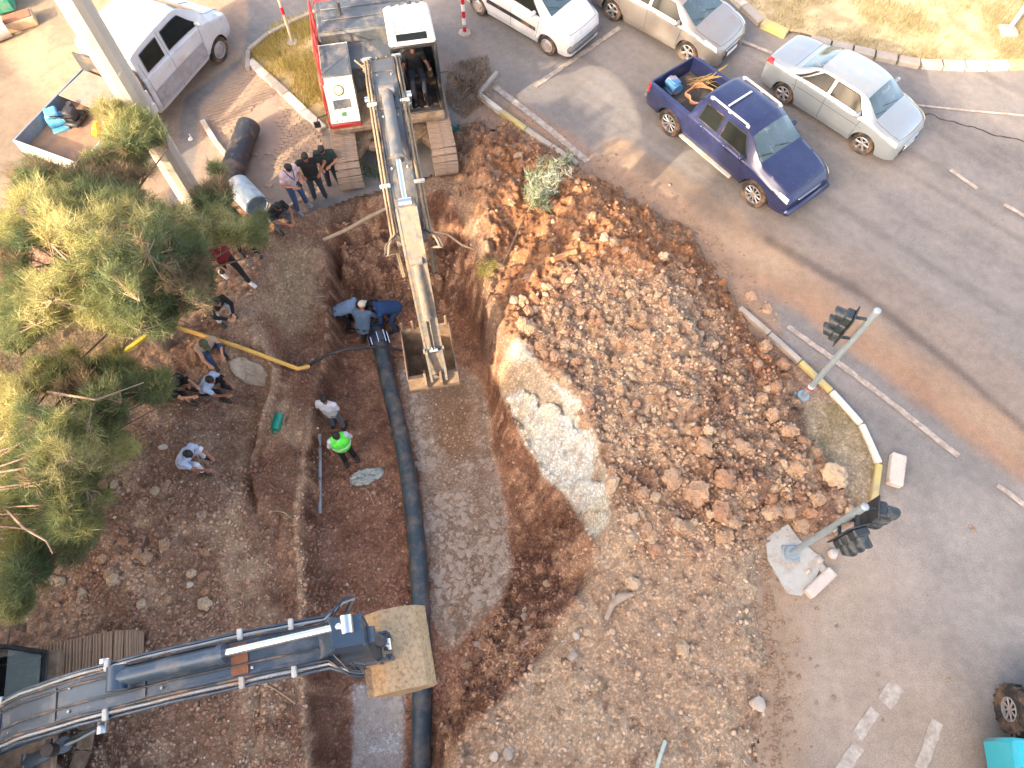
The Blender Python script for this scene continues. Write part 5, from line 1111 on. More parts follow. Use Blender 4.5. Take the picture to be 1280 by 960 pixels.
    for i in range(2):
        el, wr = v(p['el'][i]), v(p['wr'][i]); 
        capsule(m, shs[i], shs[i].lerp(el, min(1, sleeve)), .070, .058)
        if sleeve > 1: capsule(m, el, el.lerp(wr, .9), .052, .040)
    link('shirt', fuse(m, 'shirt', shirt, .016, 4), o)
    if vest:
        m = MB(); capsule(m, lowp + side * .065, che + side * .085, .145, .16); capsule(m, lowp - side * .065, che - side * .085, .145, .16); capsule(m, lowp, che, .165, .175); capsule(m, che + side * .09, nek - tor * .06 + side * .11, .15, .10); capsule(m, che - side * .09, nek - tor * .06 - side * .11, .15, .10)
        ve = link('vest', fuse(m, 'vest', vest, .016, 4), o)
        rt = MB(); mid = lowp.lerp(che, .45)
        a1 = tor; a2 = side; a3 = a1.cross(a2); pr = []
        for k in range(25): a = 2 * PI * k / 24; pr.append(mid + a2 * math.cos(a) * .225 + a3 * math.sin(a) * .168)
        rt.tube(pr, .022, 5, cap=False).build('reflective_band', mat('reflective_band', (.6, .62, .6), .4), ve)
    m = MB()
    capsule(m, pel + side * .05, pel - side * .05, .135, .135); capsule(m, pel, pel + tor * .06, .13, .125)
    for i in range(2):
        kn, an = v(p['kn'][i]), v(p['an'][i]); capsule(m, hips[i], kn, .102, .072); capsule(m, kn, kn.lerp(an, .25 if short else .9), .070, .060 if not short else .066)
    link('trousers', fuse(m, 'trousers', pants, .016, 4), o)
    for i in range(2):
        an = v(p['an'][i]); q = 1 if i == 0 else -1; m = MB(); capsule(m, an - Vector((.05, 0, .025)), an + Vector((.16, q * .02, -.035)), .050, .042); m.box(an + Vector((.055, q * .01, -.068)), (.29, .085, .024), None, .01)
        link('shoe', m.mesh('shoe', shoes, 60), o)
    if hair:
        m = MB(); m.ell((-.022, 0, .048), (.100, .086, .088), 18, 12, MH); m.ell((-.055, 0, .005), (.066, .078, .075), 14, 10, MH); link('hair', fuse(m, 'hair', HAIR, .011, 1), o)
    if cap:
        m = MB(); m.ell((-.010, 0, .060), (.112, .098, .082), 18, 10, MH); m.box(MH @ v((.11, 0, .045)), (.11, .15, .015), MH.to_3x3().to_4x4(), .006); link('cap', m.mesh('cap', cap, 60), o)
    m = MB()
    for q in (1, -1): m.ell((.083, q * .031, .014), (.008, .012, .007), 8, 6, MH)
    m.build('eyes', mat('eye_dark', (.02, .015, .012), .3), o); m = MB()
    for q in (1, -1): m.box(MH @ v((.088, q * .031, .033)), (.01, .036, .008), MH.to_3x3().to_4x4())
    m.build('eyebrows', HAIR, o, 0); MB().box(MH @ v((.086, 0, -.052)), (.012, .045, .010), MH.to_3x3().to_4x4(), .003).build('mouth', mat('lips', srgb(140, 80, 72), .5), o)
    if props: props(o, p, v)
    return o
def at_ground(u, v): g = G(u, v); return g
def face_px(a, b):
    """heading from photo point a to photo point b on flat ground"""
    p, q = W(*a, 0), W(*b, 0); return math.atan2(q.y - p.y, q.x - p.x)
JEAN = cloth('jeans', (52, 72, 104)); JEAND = cloth('dark_jeans', (44, 48, 60)); BLACKC = cloth('black', (26, 25, 27)); WHITEC = cloth('white', (206, 206, 212)); LBLUE = cloth('pale_blue', (170, 184, 208)); PINK = cloth('pink', (208, 182, 184))
DGREEN = cloth('dark_green', (38, 52, 50)); REDC = cloth('red', (120, 28, 34)); BLUEC = cloth('blue', (84, 108, 132)); BLUED = cloth('royal_blue', (34, 66, 108)); TAN = cloth('tan', (176, 150, 132)); GREYC = cloth('grey', (110, 112, 120)); LIME = mat('lime_vest', (.14, .95, .08), .7, var=.08); DKBLU = cloth('navy_check', (34, 42, 74))
def phone(o, p, v):
    w = (v(p['wr'][0]) + v(p['wr'][1])) / 2 + Vector((.07, 0, .03)); ph = MB().box((0, 0, 0), (.15, .075, .009), None, .004).build('phone', mat('phone_black', (.01, .01, .012), .15), None)
    ph.parent = None; ph.matrix_world = Matrix.LocRotScale(o.location, o.rotation_euler, None) @ Matrix.Translation(w) @ Matrix.Rotation(.5, 4, 'Y'); tag(ph, 'black phone held in both hands by the man in the pink shirt', 'phone')
    pts_ = [(.075 * math.cos(a) - .0, .10 * math.sin(a), 1.43 + .0 * a) for a in np.arange(-1.3, 1.31, .2)]
    n = MB().tube([(.02, .09, 1.50), (.13, .08, 1.40), (.175, .03, 1.26), (.18, 0, 1.18), (.175, -.03, 1.26), (.13, -.08, 1.40), (.02, -.09, 1.50)], .011, 6).build('lanyard', mat('lanyard_blue', (.02, .03, .16), .7), o)
down = -PI / 2
person(at_ground(401, 250), down + .25, 'akimbo', SKIN[1], BLACKC, JEAND, 'standing man in black t-shirt and dark jeans with hands on his hips beside the track', mod=dict(look=.5))
person(at_ground(420, 238), down + .1, 'phone', SKIN[0], DGREEN, JEAND, 'man in dark green shirt standing behind the man in black, right by the muddy track', mod=dict(look=.9))
person(at_ground(378, 262), down + .9, 'phone', SKIN[0], PINK, JEAN, 'man in pink shirt with a dark lanyard looking at his phone', props=phone, mod=dict(look=.95), shoes=mat('grey_shoe', (.2, .2, .22), .6))
person(at_ground(354, 284), down + .9, 'squat', SKIN[1], BLACKC, GREYC, 'crouching man in black shirt just below the pale blue pipe end', mod=dict(look=.6), s=1.05)
person(at_ground(296, 350), down + .9, 'walk', SKIN[0], REDC, BLACKC, 'man in dark red shirt and black trousers half hidden by the pine branches', SHOEW)
person(at_ground(309, 316), down + .8, 'stand', SKIN[0], BLACKC, BLACKC, 'person all in black almost hidden under the pine tree tip', mod=dict(kn=[(.15, .12, .5), (.0, -.1, .5)], an=[(.22, .14, .08), (-.1, -.12, .08)]))
person(at_ground(282, 398), down + .9, 'squat', SKIN[2], BLACKC, WHITEC, 'crouching person in black top and pale trousers under the tree edge', sleeve=1.5)
person(at_ground(268, 446), down + .7, 'squat_side', SKIN[2], TAN, JEAN, 'crouching man in tan vest and blue jeans near the yellow bar', hair=False, cap=cloth('olive', (84, 86, 60)), sleeve=.2)
person(at_ground(229, 496), down + 1.35, 'squat_side', SKIN[2], BLACKC, BLACKC, 'crouching man dressed in black left of the man in the pale blue shirt', short=True, mod=dict(look=.9))
person(at_ground(272, 493), down + 1.3, 'squat_side', SKIN[1], LBLUE, BLACKC, 'crouching man in pale blue shirt and black trousers at the bank edge')
person(at_ground(246, 582), down + 1.3, 'squat_side', SKIN[1], LBLUE, WHITEC, 'man crouching alone on the bare earth in pale shirt and white trousers', mod=dict(look=.8))
person(at_ground(424, 534), down + 3.0, 'stand', SKIN[1], WHITEC, GREYC, 'man in white t-shirt standing down in the trench behind the green vest', mod=dict(look=.9))
person(at_ground(438, 574), down + .5, 'stand', SKIN[1], WHITEC, BLACKC, 'man in bright green safety vest standing in the trench', vest=LIME, sleeve=.95, hair=True, mod=dict(look=.7))
person(at_ground(439, 408), down + 1.6, 'bend', SKIN[1], cloth('sky', (118, 142, 170)), BLACKC, 'man in light blue shirt bending at the left wall of the dark pit', s=.94)
person(at_ground(463, 428), down + 2.95, 'bend', SKIN[1], BLUEC, JEAND, 'man in grey blue shirt and white cap seen from behind at the pipe end', cap=cloth('white_cap', (205, 198, 176)), hair=False, sleeve=1.3, mod=dict(pel=(-.1, 0, .92), che=(.06, 0, 1.22), nek=(.14, 0, 1.38), hed=(.22, 0, 1.48)))
person(at_ground(492, 408), down - 1.1, 'bend', SKIN[1], BLUED, JEAN, 'man in royal blue shirt bending over the pipe end from the right', sleeve=1.3)
person(at_ground(470, 396), down + .2, 'squat', SKIN[1], BLACKC, BLACKC, 'dark haired man in black squatting deepest in the pit', sleeve=1.2)
oc = Matrix.LocRotScale(ex1.location, ex1.rotation_euler, None) @ Vector((.0, .88, 1.16))
person(oc, d1, 'seat', SKIN[1], BLACKC, JEAND, 'operator in dark clothes sitting at the levers inside the white roofed cab', mod=dict(look=.5))
# ================================================================== KERBS, VERGE, MARKINGS, PAVING
def rock_mesh(name, seed, sub=2, rough=.28, flat=.75, mt=None):
    rs = random.Random(seed); bm = bmesh.new(); bmesh.ops.create_icosphere(bm, subdivisions=sub, radius=.5); dirs = [Vector((rs.gauss(0, 1), rs.gauss(0, 1), rs.gauss(0, 1))).normalized() for _ in range(9)]; cut = [rs.uniform(.28, .46) for _ in dirs]
    sx, sy = rs.uniform(.75, 1.1), rs.uniform(.7, 1.05)
    for v in bm.verts:
        for d, c in zip(dirs, cut):
            k = v.co.dot(d)
            if k > c: v.co -= d * (k - c) * .85
        v.co *= 1 + rs.uniform(-rough, rough) * .35; v.co = Vector((v.co.x * sx, v.co.y * sy, v.co.z * flat))
    me = bpy.data.meshes.new(name); bm.to_mesh(me); bm.free(); 
    if sub > 1: smooth(me, 32)
    if mt: me.materials.append(mt)
    return me
KG = mat('kerb_grey', srgb(160, 152, 142), .9, var=.15, scale=5, bump=.4, dirt_amt=.3, dirt=srgb(140, 122, 106)); KY = mat('kerb_yellow', srgb(186, 168, 104), .85, var=.15, scale=5, bump=.3, dirt_amt=.42, dirt=srgb(150, 138, 116)); KW = mat('kerb_white', srgb(200, 194, 182), .85, var=.12, scale=5, bump=.3, dirt_amt=.32)
def kerb_line(name, pxs, mats_, w=.14, h=.14, L_=.95, z=0, gap=.02):
    root = empty(name); root['kind'] = 'structure'; pts_ = [W(u, v, z + h) for u, v in pxs]; rr = random.Random(len(pxs)); seq = 0
    dense = [pts_[0]]
    for a, b in zip(pts_[:-1], pts_[1:]):
        n = max(1, int((b - a).length / .05)); dense += [a.lerp(b, (k + 1) / n) for k in range(n)]
    i = 0; cum = [0]
    for a, b in zip(dense[:-1], dense[1:]): cum.append(cum[-1] + (b - a).length)
    d = 0; n = max(1, round(cum[-1] / L_)); st_ = cum[-1] / n
    def at(s_):
        for k in range(len(cum) - 1):
            if cum[k + 1] >= s_: return dense[k].lerp(dense[k + 1], (s_ - cum[k]) / max(cum[k + 1] - cum[k], 1e-6))
        return dense[-1]
    for k in range(n):
        a, b = at(k * st_ + gap / 2), at((k + 1) * st_ - gap / 2); mt = mats_[int(k / n * len(mats_))]
        a = a - Vector((0, 0, h / 2 + .05 - rr.uniform(0, .012))); b = b - Vector((0, 0, h / 2 + .05 - rr.uniform(0, .012)))
        MB().beam(a, b, w, h + .1, bev=.02).build('kerb_stone', mt, root, 25)
    return root
kerb_line('kerb', [(925, 383), (965, 418), (1020, 468), (1050, 498), (1078, 530), (1098, 566), (1103, 598), (1093, 628)], [KG, KG, KY, KW, KW, KW, KY, KY], .14)
kerb_line('kerb', [(598, 116), (640, 148), (690, 182), (722, 204)], [KW, KY, KG, KG], .15)
kerb_line('kerb', [(598, 116), (614, 95), (622, 88)], [KG], .12, .10)
kerb_line('kerb', [(395, 12), (345, 34), (318, 52), (302, 70), (309, 84)], [KG], .13)
kerb_line('kerb', [(311, 74), (352, 111), (380, 138), (404, 160)], [KW, KG, KW, KW, KG], .24, .12)
kerb_line('kerb', [(252, 149), (262, 168), (281, 189), (290, 202)], [KW, KG], .14)
kerb_line('kerb', [(890, -35), (930, 4), (958, 30), (985, 40)], [KW, KG, KY], .30, .15, .8)
kerb_line('kerb', [(1013, 46), (1050, 56), (1100, 67), (1150, 77), (1220, 80), (1290, 77), (1500, 60)], [KG, KG, KG, KG, KW, KY, KW, KG, KY, KW, KY], .30, .15, .62, gap=.05)
# verge behind the far kerb: a raised earth bank with dry grass
vp = [W(u, v, .14) for u, v in [(892, -35), (932, 3), (960, 28), (985, 38), (1013, 43), (1050, 53), (1100, 64), (1150, 74), (1220, 77), (1290, 74), (1500, 57)]]
vx = [(p.x, p.y + .04) for p in vp]; n = len(vx)
gv = []
NR = 60; far_y = 34
for (x, y) in [(vx[0][0] + (vx[-1][0] - vx[0][0]) * i / 160, 0) for i in range(161)]:
    for k in range(n - 1):
        if vx[k][0] <= x <= vx[k + 1][0] + 1e-6: y = vx[k][1] + (vx[k + 1][1] - vx[k][1]) * (x - vx[k][0]) / (vx[k + 1][0] - vx[k][0]); break
    for j in range(NR + 1): gv.append((x, y + (far_y - y) * (j / NR) ** 1.4))
gv = np.array(gv); VZ = .11 + .10 * fbm(gv[:, 0], gv[:, 1], .8, 4, 401) + .05 * fbm(gv[:, 0], gv[:, 1], 4, 3, 402)
Fi2 = np.arange(161 * (NR + 1)).reshape(161, NR + 1); Fv = np.stack([Fi2[:-1, :-1], Fi2[1:, :-1], Fi2[1:, 1:], Fi2[:-1, 1:]], -1).reshape(-1, 4)
me = mesh_np('verge', np.column_stack([gv, VZ]), Fv, mat('verge_earth', srgb(168, 152, 122), .95, var=.25, scale=2.5, bump=.6, col2=srgb(142, 128, 98), c2scale=1.2), 1)
tag(link('verge', me), 'raised verge of dry straw coloured earth behind the far kerb', kind='structure')
# grass blades
def grass(name, poly, n, h, cols, z=0, w=.012, seed=1, kind='stuff', label=None, thin=.0, gnd=True, spread=.5):
    rs = np.random.RandomState(seed); P = np.array(poly, float); lo, hi = P.min(0), P.max(0); uv = rs.uniform(lo, hi, (n * 3, 2)); k = sdist(uv[:, 0], uv[:, 1], poly) > 0; uv = uv[k]
    kk = (CAM_H - z) / (CT - (480 - uv[:, 1]) / FPX * ST); X = (uv[:, 0] - 640) / FPX * kk; Y = (ST + (480 - uv[:, 1]) / FPX * CT) * kk
    keep_ = fbm(X, Y, 1.1, 4, seed + 5) + .5 > rs.uniform(.30, .62, len(X)); X, Y = X[keep_][:n], Y[keep_][:n]; m = len(X)
    Z = np.array([Hat(x, y) if (gnd and TX0 < x < TX1 and TY0 < y < TY1 and Hat(x, y) > -.15) else z for x, y in zip(X, Y)])
    a = rs.uniform(0, 2 * PI, m); L = h * rs.uniform(.4, 1.2, m); ln = rs.uniform(0, spread * 1.6, m); b = rs.uniform(0, 2 * PI, m)
    c = np.stack([X, Y, Z - .01], -1); s_ = np.stack([np.cos(a), np.sin(a), 0 * a], -1) * w / 2; top = c + np.stack([np.cos(b) * ln * L, np.sin(b) * ln * L, L], -1)
    V = np.stack([c - s_, c + s_, top], 1).reshape(-1, 3); F_ = np.arange(3 * m).reshape(m, 3); me = mesh_np(name, V, F_)
    at = me.attributes.new('tint', 'FLOAT_COLOR', 'POINT'); cc = np.array([C(*q) for q in cols]); col = cc[rs.randint(0, len(cc), m)] * rs.uniform(.75, 1.2, (m, 1)); at.data.foreach_set('color', np.repeat(np.concatenate([col, np.ones((m, 1))], 1), 3, 0).astype(np.float32).ravel())
    me.materials.append(LEAFM); return tag(link(name, me), label, kind=kind)
def leaf_material():
    m = bpy.data.materials.new('foliage'); m.use_nodes = True; N, L = m.node_tree.nodes, m.node_tree.links; b = N['Principled BSDF']; a = N.new('ShaderNodeAttribute'); a.attribute_name = 'tint'
    L.new(a.outputs['Color'], b.inputs['Base Color']); b.inputs['Roughness'].default_value = .65; b.inputs['Specular IOR Level'].default_value = .3
    tr = N.new('ShaderNodeBsdfTranslucent'); L.new(a.outputs['Color'], tr.inputs['Color']); ms = N.new('ShaderNodeMixShader'); ms.inputs[0].default_value = .42
    L.new(b.outputs[0], ms.inputs[1]); L.new(tr.outputs[0], ms.inputs[2]); L.new(ms.outputs[0], N['Material Output'].inputs['Surface']); return m
LEAFM = leaf_material()
STRAW = [(178, 164, 126), (162, 150, 110), (146, 138, 96), (190, 176, 142)]
grass('dry_grass', [(930, 2), (985, 40), (1013, 45), (1150, 76), (1290, 78), (1290, -60), (860, -60)], 26000, .14, STRAW + [(140, 140, 92)], .12, .012, 3, label='dry straw coloured grass on the far verge', gnd=False)
grass('dry_grass', [(312, 68), (345, 32), (395, 14), (408, 60), (412, 150), (400, 156), (352, 108)], 12000, .20, [(206, 184, 112), (190, 172, 96), (214, 194, 136), (160, 152, 84)], 0, .014, 5, label='yellow green dry grass on the small island left of the excavator', gnd=False)
grass('dry_grass', [(0, 380), (150, 400), (140, 440), (60, 470), (0, 470)], 5000, .16, STRAW, 0, .012, 6, label='dry straw below the pine crown')
grass('dry_grass', [(1015, 505), (1060, 505), (1090, 560), (1094, 600), (1060, 620), (1020, 560)], 2600, .08, [(160, 150, 104), (140, 144, 84), (176, 160, 122)], 0, .012, 7, label='sparse weeds on the kerbed corner behind the spoil heap')
grass('weeds', [(445, 205), (475, 200), (480, 228), (450, 232)], 500, .12, [(70, 120, 60), (90, 130, 70)], 0, .016, 9, label='green weeds between the tracks')
grass('dry_grass', [(560, 80), (610, 70), (620, 120), (580, 150), (556, 130)], 2600, .12, [(134, 112, 84), (120, 98, 72), (150, 130, 90)], 0, .012, 8, label='brown dry weeds right of the excavator', gnd=False)
# worn road paint and one painted sun streak, 4 mm over the asphalt
PW = mat('road_paint_and_sun_streak', srgb(176, 166, 156), .85, var=.2, scale=9, dirt_amt=.60, dirt=srgb(134, 122, 112), dirt_scale=7)
PWF = mat('faint_road_paint', srgb(186, 178, 168), .9, var=.12, scale=9, dirt_amt=.62, dirt=srgb(150, 138, 126), dirt_scale=7)
def paint(pxs, w, name='marking_and_sun_streak', z=.030, mt=None):
    m = MB(); P = [W(u, v, z) for u, v in pxs]; vs = []; rr = random.Random(int(pxs[0][0])); dn = []
    for a, b in zip(P[:-1], P[1:]):
        n = max(2, int((b - a).length / .12)); dn += [a.lerp(b, k / n) for k in range(n)]
    dn.append(P[-1])
    for i, p in enumerate(dn):
        t = (dn[min(i + 1, len(dn) - 1)] - dn[max(i - 1, 0)]).normalized(); s_ = Vector((-t.y, t.x, 0)); e = rr.uniform(.8, 1.05) * w / 2; vs += [p - s_ * e, p + s_ * rr.uniform(.8, 1.05) * w / 2]
    m.add(vs, [(2 * i, 2 * i + 2, 2 * i + 3, 2 * i + 1) for i in range(len(dn) - 1)]); m.build(name, mt or PW, None, 0, kind='structure')
paint([(985, 408), (1030, 440), (1100, 492), (1198, 570)], .15); paint([(1247, 606), (1282, 632)], .13)
paint([(1188, 212), (1222, 236)], .12); paint([(1255, 255), (1290, 275)], .12); paint([(618, 108), (660, 140), (700, 172), (735, 202)], .20)
paint([(925, 50), (965, 66)], .12); paint([(1135, 130), (1200, 137), (1290, 145)], .08); paint([(775, 34), (668, 108)], .16)  # last strip: a streak of sunlight on the road, put in as colour
for u, v, w_, l in [(1122, 856, .30, 24), (1094, 888, .22, 34), (1074, 932, .25, 40)]: paint([(u, v), (u - l * .35, v + l * .5), (u - l * .7, v + l)], w_, mt=PWF, z=.016)
paint([(1172, 902), (1150, 962)], .22, mt=PWF, z=.016)
# crack in the asphalt
m = MB(); rr = random.Random(2); P = []
for k in range(26):
    f = k / 25; P.append(W(1150 + 150 * f, 140 + 44 * f + rr.uniform(-2, 2), .022))
for a, b in zip(P[:-1], P[1:]): m.beam(a, b, .022 * rr.uniform(.6, 1.6), .006)
m.build('road_crack', mat('crack_dark', (.03, .028, .028), .95), None, 0, kind='structure')
# block paving beside the excavator: courses of small blocks, half under dust
def pavers(poly, ang, seed):
    rs = random.Random(seed); P = [W(u, v, 0) for u, v in poly]; P2 = [(p.x, p.y) for p in P]; xs = [p[0] for p in P2]; ys = [p[1] for p in P2]; m = MB(); cx, cy = sum(xs) / len(xs), sum(ys) / len(ys); ca, sa = math.cos(ang), math.sin(ang)
    gxs, gys = [], []
    for i in range(-40, 40):
        for j in range(-60, 60):
            x = i * .205 + (.1 if j % 2 else 0); y = j * .105; gxs.append(cx + x * ca - y * sa); gys.append(cy + x * sa + y * ca)
    gxs, gys = np.array(gxs), np.array(gys); d = sdist(gxs, gys, P2); dust = fbm(gxs, gys, .9, 4, seed)
    for x, y, q, du in zip(gxs, gys, d, dust):
        if q < .05 or du > .10: continue
        h = .020 + rs.uniform(-.004, .008); m.box((x, y, h / 2 + .004), (.19, .09, h), Matrix.Rotation(ang + rs.uniform(-.02, .02), 4, 'Z'))
    o = m.build('paving_blocks', mat('paver', srgb(158, 136, 116), .9, var=.2, scale=7, bump=.3, dirt_amt=.35, dirt=srgb(150, 130, 110), dirt_scale=3), None, 0); o['kind'] = 'stuff'; o['label'] = 'dusty block paving courses'; return o
pavers([(256, 140), (312, 82), (352, 112), (300, 150), (285, 180)], R(25), 1); pavers([(352, 116), (402, 160), (410, 235), (330, 262), (300, 215), (345, 150)], R(-12), 2)

# ================================================================== POLES, SIGNALS, BOLLARDS
def px_axis(u, v): p = W(u, v, 0); return p
CONC = mat('pole_concrete', srgb(176, 166, 152), .85, var=.10, scale=2, bump=.2, dirt_amt=.18, dirt=srgb(150, 130, 112))
p = px_axis(243, 252); m = MB(); m.tube([(0, 0, -.1), (0, 0, 3), (0, 0, 6), (0, 0, 9.5)], [.31, .295, .285, .27], 12); 
o = m.build('concrete_pole', CONC, None, 25, p); tag(o, 'thick round concrete pole rising from the pine tree past the white truck', 'pole')
for z in (2.2, 4.1, 6.0): MB().cyl((0, 0, z), (0, 0, z + .07), .305 - z * .004, 24).build('seam_band', CONC, o)
GALV = mat('galvanised_steel', srgb(150, 164, 172), .5, .4, var=.1, dirt_amt=.15); SIGB = mat('signal_housing', (.022, .030, .036), .45, var=.15, dirt_amt=.16, dirt=srgb(120, 124, 126)); 
def signal_head(parent, p, rz, tilt=0):
    h = empty('signal_head', p, rz); h.parent = parent
    MB().box((0, 0, 0), (.03, .48, 1.12), None, .01).build('back_board', SIGB, h)
    for k, c in enumerate(((.35, .01, .008), (.32, .16, .01), (.01, .16, .05))):
        z = .34 - .34 * k; m = MB().box((.10, 0, z), (.18, .32, .325), None, .03); M = Matrix.Translation((.19, 0, z)) @ Matrix.Rotation(PI / 2, 4, 'Y')
        n = 14; b = []
        for rr_ in (.145, .135):
            for i in range(n + 1): a = PI * (-.12 + 1.24 * i / n); m.v += [(.19, math.cos(a) * rr_, z + math.sin(a) * rr_), (.44 - .10 * (1 - math.sin(max(a, 0)) if 0 < a < PI else 1), math.cos(a) * rr_, z + math.sin(a) * rr_)]
        c0 = len(m.v) - 4 * (n + 1)
        for q in (0, 1):
            for i in range(n): s_ = c0 + q * 2 * (n + 1) + 2 * i; m.f.append((s_, s_ + 1, s_ + 3, s_ + 2))
        m.build('signal_section', SIGB, h, 30); MB().cyl((.185, 0, z), (.20, 0, z), .125, 20).build('lens', mat('dead_lens_%d' % k, c, .2, coat=.5), h)
    return h
def signal(base, hgt, heads, label, band=False):
    p = W(*base, .05); r = empty('traffic_light', p, 0, label, 'traffic light'); MB().cyl((0, 0, -.1), (0, 0, hgt), .062, 18).ell((0, 0, hgt), (.07, .07, .045), 14, 8).build('pole', GALV, r); MB().cyl((0, 0, -.1), (0, 0, .12), .17, 16, .13).box((0, 0, .0), (.34, .34, .06), None, .02).build('base_plate', GALV, r)
    for off, z, rz in heads:
        hh = signal_head(r, (off[0], off[1], z), rz); hh.scale = (.82,) * 3; d = Vector((off[0], off[1], 0))
        for dz in (.35, -.35): MB().beam((0, 0, z + dz), (off[0], off[1], z + dz), .05, .04).build('bracket', SIGB, r)
    if band: MB().cyl((0, 0, .55), (0, 0, .62), .068, 18).build('warning_band', mat('band_white', (.7, .7, .68), .5), r); MB().cyl((0, 0, .48), (0, 0, .55), .068, 18).build('warning_band', mat('band_red', (.5, .05, .03), .5), r)
    return r
signal((1002, 497), 3.65, [((-.27, .05), 3.0, R(150))], 'grey pole with one black three lens signal head facing away, by the yellow kerb', True)
signal((988, 692), 3.35, [((-.04, -.26), 2.72, R(-75)), ((.26, .02), 2.85, R(-15))], 'grey pole with two black signal heads, standing on the broken concrete pad', False)
RED = mat('bollard_red', (.55, .02, .03), .45, dirt_amt=.12); WHT = mat('bollard_white', (.68, .68, .66), .5, dirt_amt=.15)
p = px_axis(581, 42); r = empty('bollard', p, 0, 'red and white banded bollard on a grey round base', 'bollard'); MB().lathe([(0, .0), (.19, .0), (.18, .05), (.07, .09), (0, .09)], 24).build('base', KG, r)
for k in range(5): MB().cyl((0, 0, .09 + k * .22), (0, 0, .31 + k * .22), .055, 18).build('post_band', (RED, WHT)[k % 2] if k != 4 else RED, r)
for k in range(3): MB().cyl((0, 0, .26 + k * .13), (0, 0, .275 + k * .13), .0565, 18).build('reflector', WHT, r)
p = px_axis(366, 54); r = empty('sign_post', p, 0, 'thin post with a red band standing in the island grass', 'post'); MB().cyl((0, 0, -.1), (0, 0, 2.9), .042, 14).build('post', mat('post_cream', srgb(196, 180, 156), .6, dirt_amt=.2), r); MB().box((0, 0, .02), (.3, .3, .12), None, .03).build('footing', KG, r)
for z in (.95, 2.1): MB().cyl((0, 0, z), (0, 0, z + .22), .046, 14).build('red_band', RED, r)
p = px_axis(1256, 44); r = empty('lamp_post', p, 0, 'thin grey post with a concrete footing on the far verge', 'post'); MB().tube([(0, 0, 0), (0, 0, 5)], [.07, .05], 14).build('post', GALV, r); MB().box((0, 0, .1), (.5, .5, .22), None, .04).build('footing', KG, r)

# ================================================================== PIPES, CABLES, LOOSE THINGS
PE = mat('pe_pipe', srgb(52, 68, 78), .45, var=.2, scale=3, bump=.05, dirt_amt=.30, dirt=srgb(126, 112, 100), dirt_scale=2.5)
def gp(u, v, up=0, z=None): q = G(u, v) if z is None else W(u, v, z); return Vector((q.x, q.y, q.z + up))
main = [(468, 408, -1.80), (477, 440, -1.90), (488, 490, -1.98), (500, 540, -2.0), (511, 600, -2.0), (519, 660, -2.0), (524, 720, -2.0), (527, 800, -2.0), (527, 880, -2.0), (526, 965, -2.0), (525, 1080, -2.0)]
P = [W(*q) for q in main]; dn = []
for i in range(len(P) - 1):
    for k in range(5):
        t = k / 5; p0, p1, p2, p3 = P[max(i - 1, 0)], P[i], P[i + 1], P[min(i + 2, len(P) - 1)]; dn.append(.5 * ((2 * p1) + (p2 - p0) * t + (2 * p0 - 5 * p1 + 4 * p2 - p3) * t * t + (3 * p1 - p0 - 3 * p2 + p3) * t ** 3))
o = MB().tube(dn, .205, 24).build('water_main', PE, None, 60); tag(o, 'long dark plastic pipe running along the trench floor under both buckets', 'pipe')
k0 = min(range(len(dn)), key=lambda i: abs(px_of(*dn[i])[1] - 540)); t = (dn[k0 + 1] - dn[k0]).normalized()
MB().cyl(dn[k0] - t * .03, dn[k0] + t * .03, .225, 24).build('weld_bead', PE, o, 40); t = (dn[1] - dn[0]).normalized()
MB().cyl(dn[2], dn[2] + t * .28, .25, 24).cyl(dn[0] - t * .02, dn[0] + t * .06, .245, 24).build('flange', mat('blue_coupling', (.03, .06, .13), .5, .3, dirt_amt=.2), o)
for k in range(8): a = 2 * PI * k / 8; x = t.orthogonal().normalized(); y = t.cross(x); c = dn[2] + (x * math.cos(a) + y * math.sin(a)) * .255; MB().cyl(c, c + t * .34, .022, 8).build('clamp_bolt', CHROME, o, 0)
def pipe(name, pts_, r, mt, label, cat, n=14, kind=None): o = MB().tube(pts_, r, n).build(name, mt, None, 60); tag(o, label, cat); return o
b = mat('black_cable', (.035, .04, .048), .5, dirt_amt=.15)
pipe('hose', [gp(386, 459, .06), gp(393, 453, z=-.95), gp(410, 443, z=-.75), gp(432, 437, z=-.7), gp(458, 434, z=-.9), gp(480, 434, z=-1.2), gp(503, 438, z=-1.5), gp(521, 444, z=-2.1)], .035, b, 'black hose arching over the dark pipe from the yellow bar', 'hose', 8)
YB = mat('yellow_gas_pipe', srgb(226, 176, 84), .55, var=.08, dirt_amt=.15); YP = mat('yellow_painted_bar', srgb(220, 196, 50), .5, var=.06, dirt_amt=.12)
q0, q1, q2 = gp(209, 407, z=.22), gp(300, 434, z=.12), gp(372, 461, z=-.55)
pipe('gas_pipe', [q0, gp(240, 415, z=.2), q1, gp(340, 449, z=-.2), q2, gp(386, 458, z=-.72)], .05, YB, 'long orange yellow pipe lying between the crouching men and the trench', 'pipe')
MB_ = MB().beam(gp(104, 477, z=.12), gp(184, 419, z=.25), .10, .08, bev=.01); tag(MB_.build('steel_bar', YP, None), 'bright yellow bar lying under the pine branches', 'bar')
BP = mat('black_pipe', (.030, .035, .042), .45, var=.15, dirt_amt=.25)
a, bb = W(311, 157, .30), W(280, 242, .30); o = MB().ring(a, bb, .30, .27, 28).build('drain_pipe', BP, None, 40); tag(o, 'fat black plastic pipe length with its end beside the paving', 'pipe')
a, bb = W(322, 258, .55), W(297, 232, .50); o = MB().ring(a, bb, .31, .27, 28).build('concrete_pipe', mat('pale_pipe', srgb(166, 180, 186), .6, dirt_amt=.25), None, 40); tag(o, 'short pale blue grey pipe with its open end facing the trench', 'pipe')
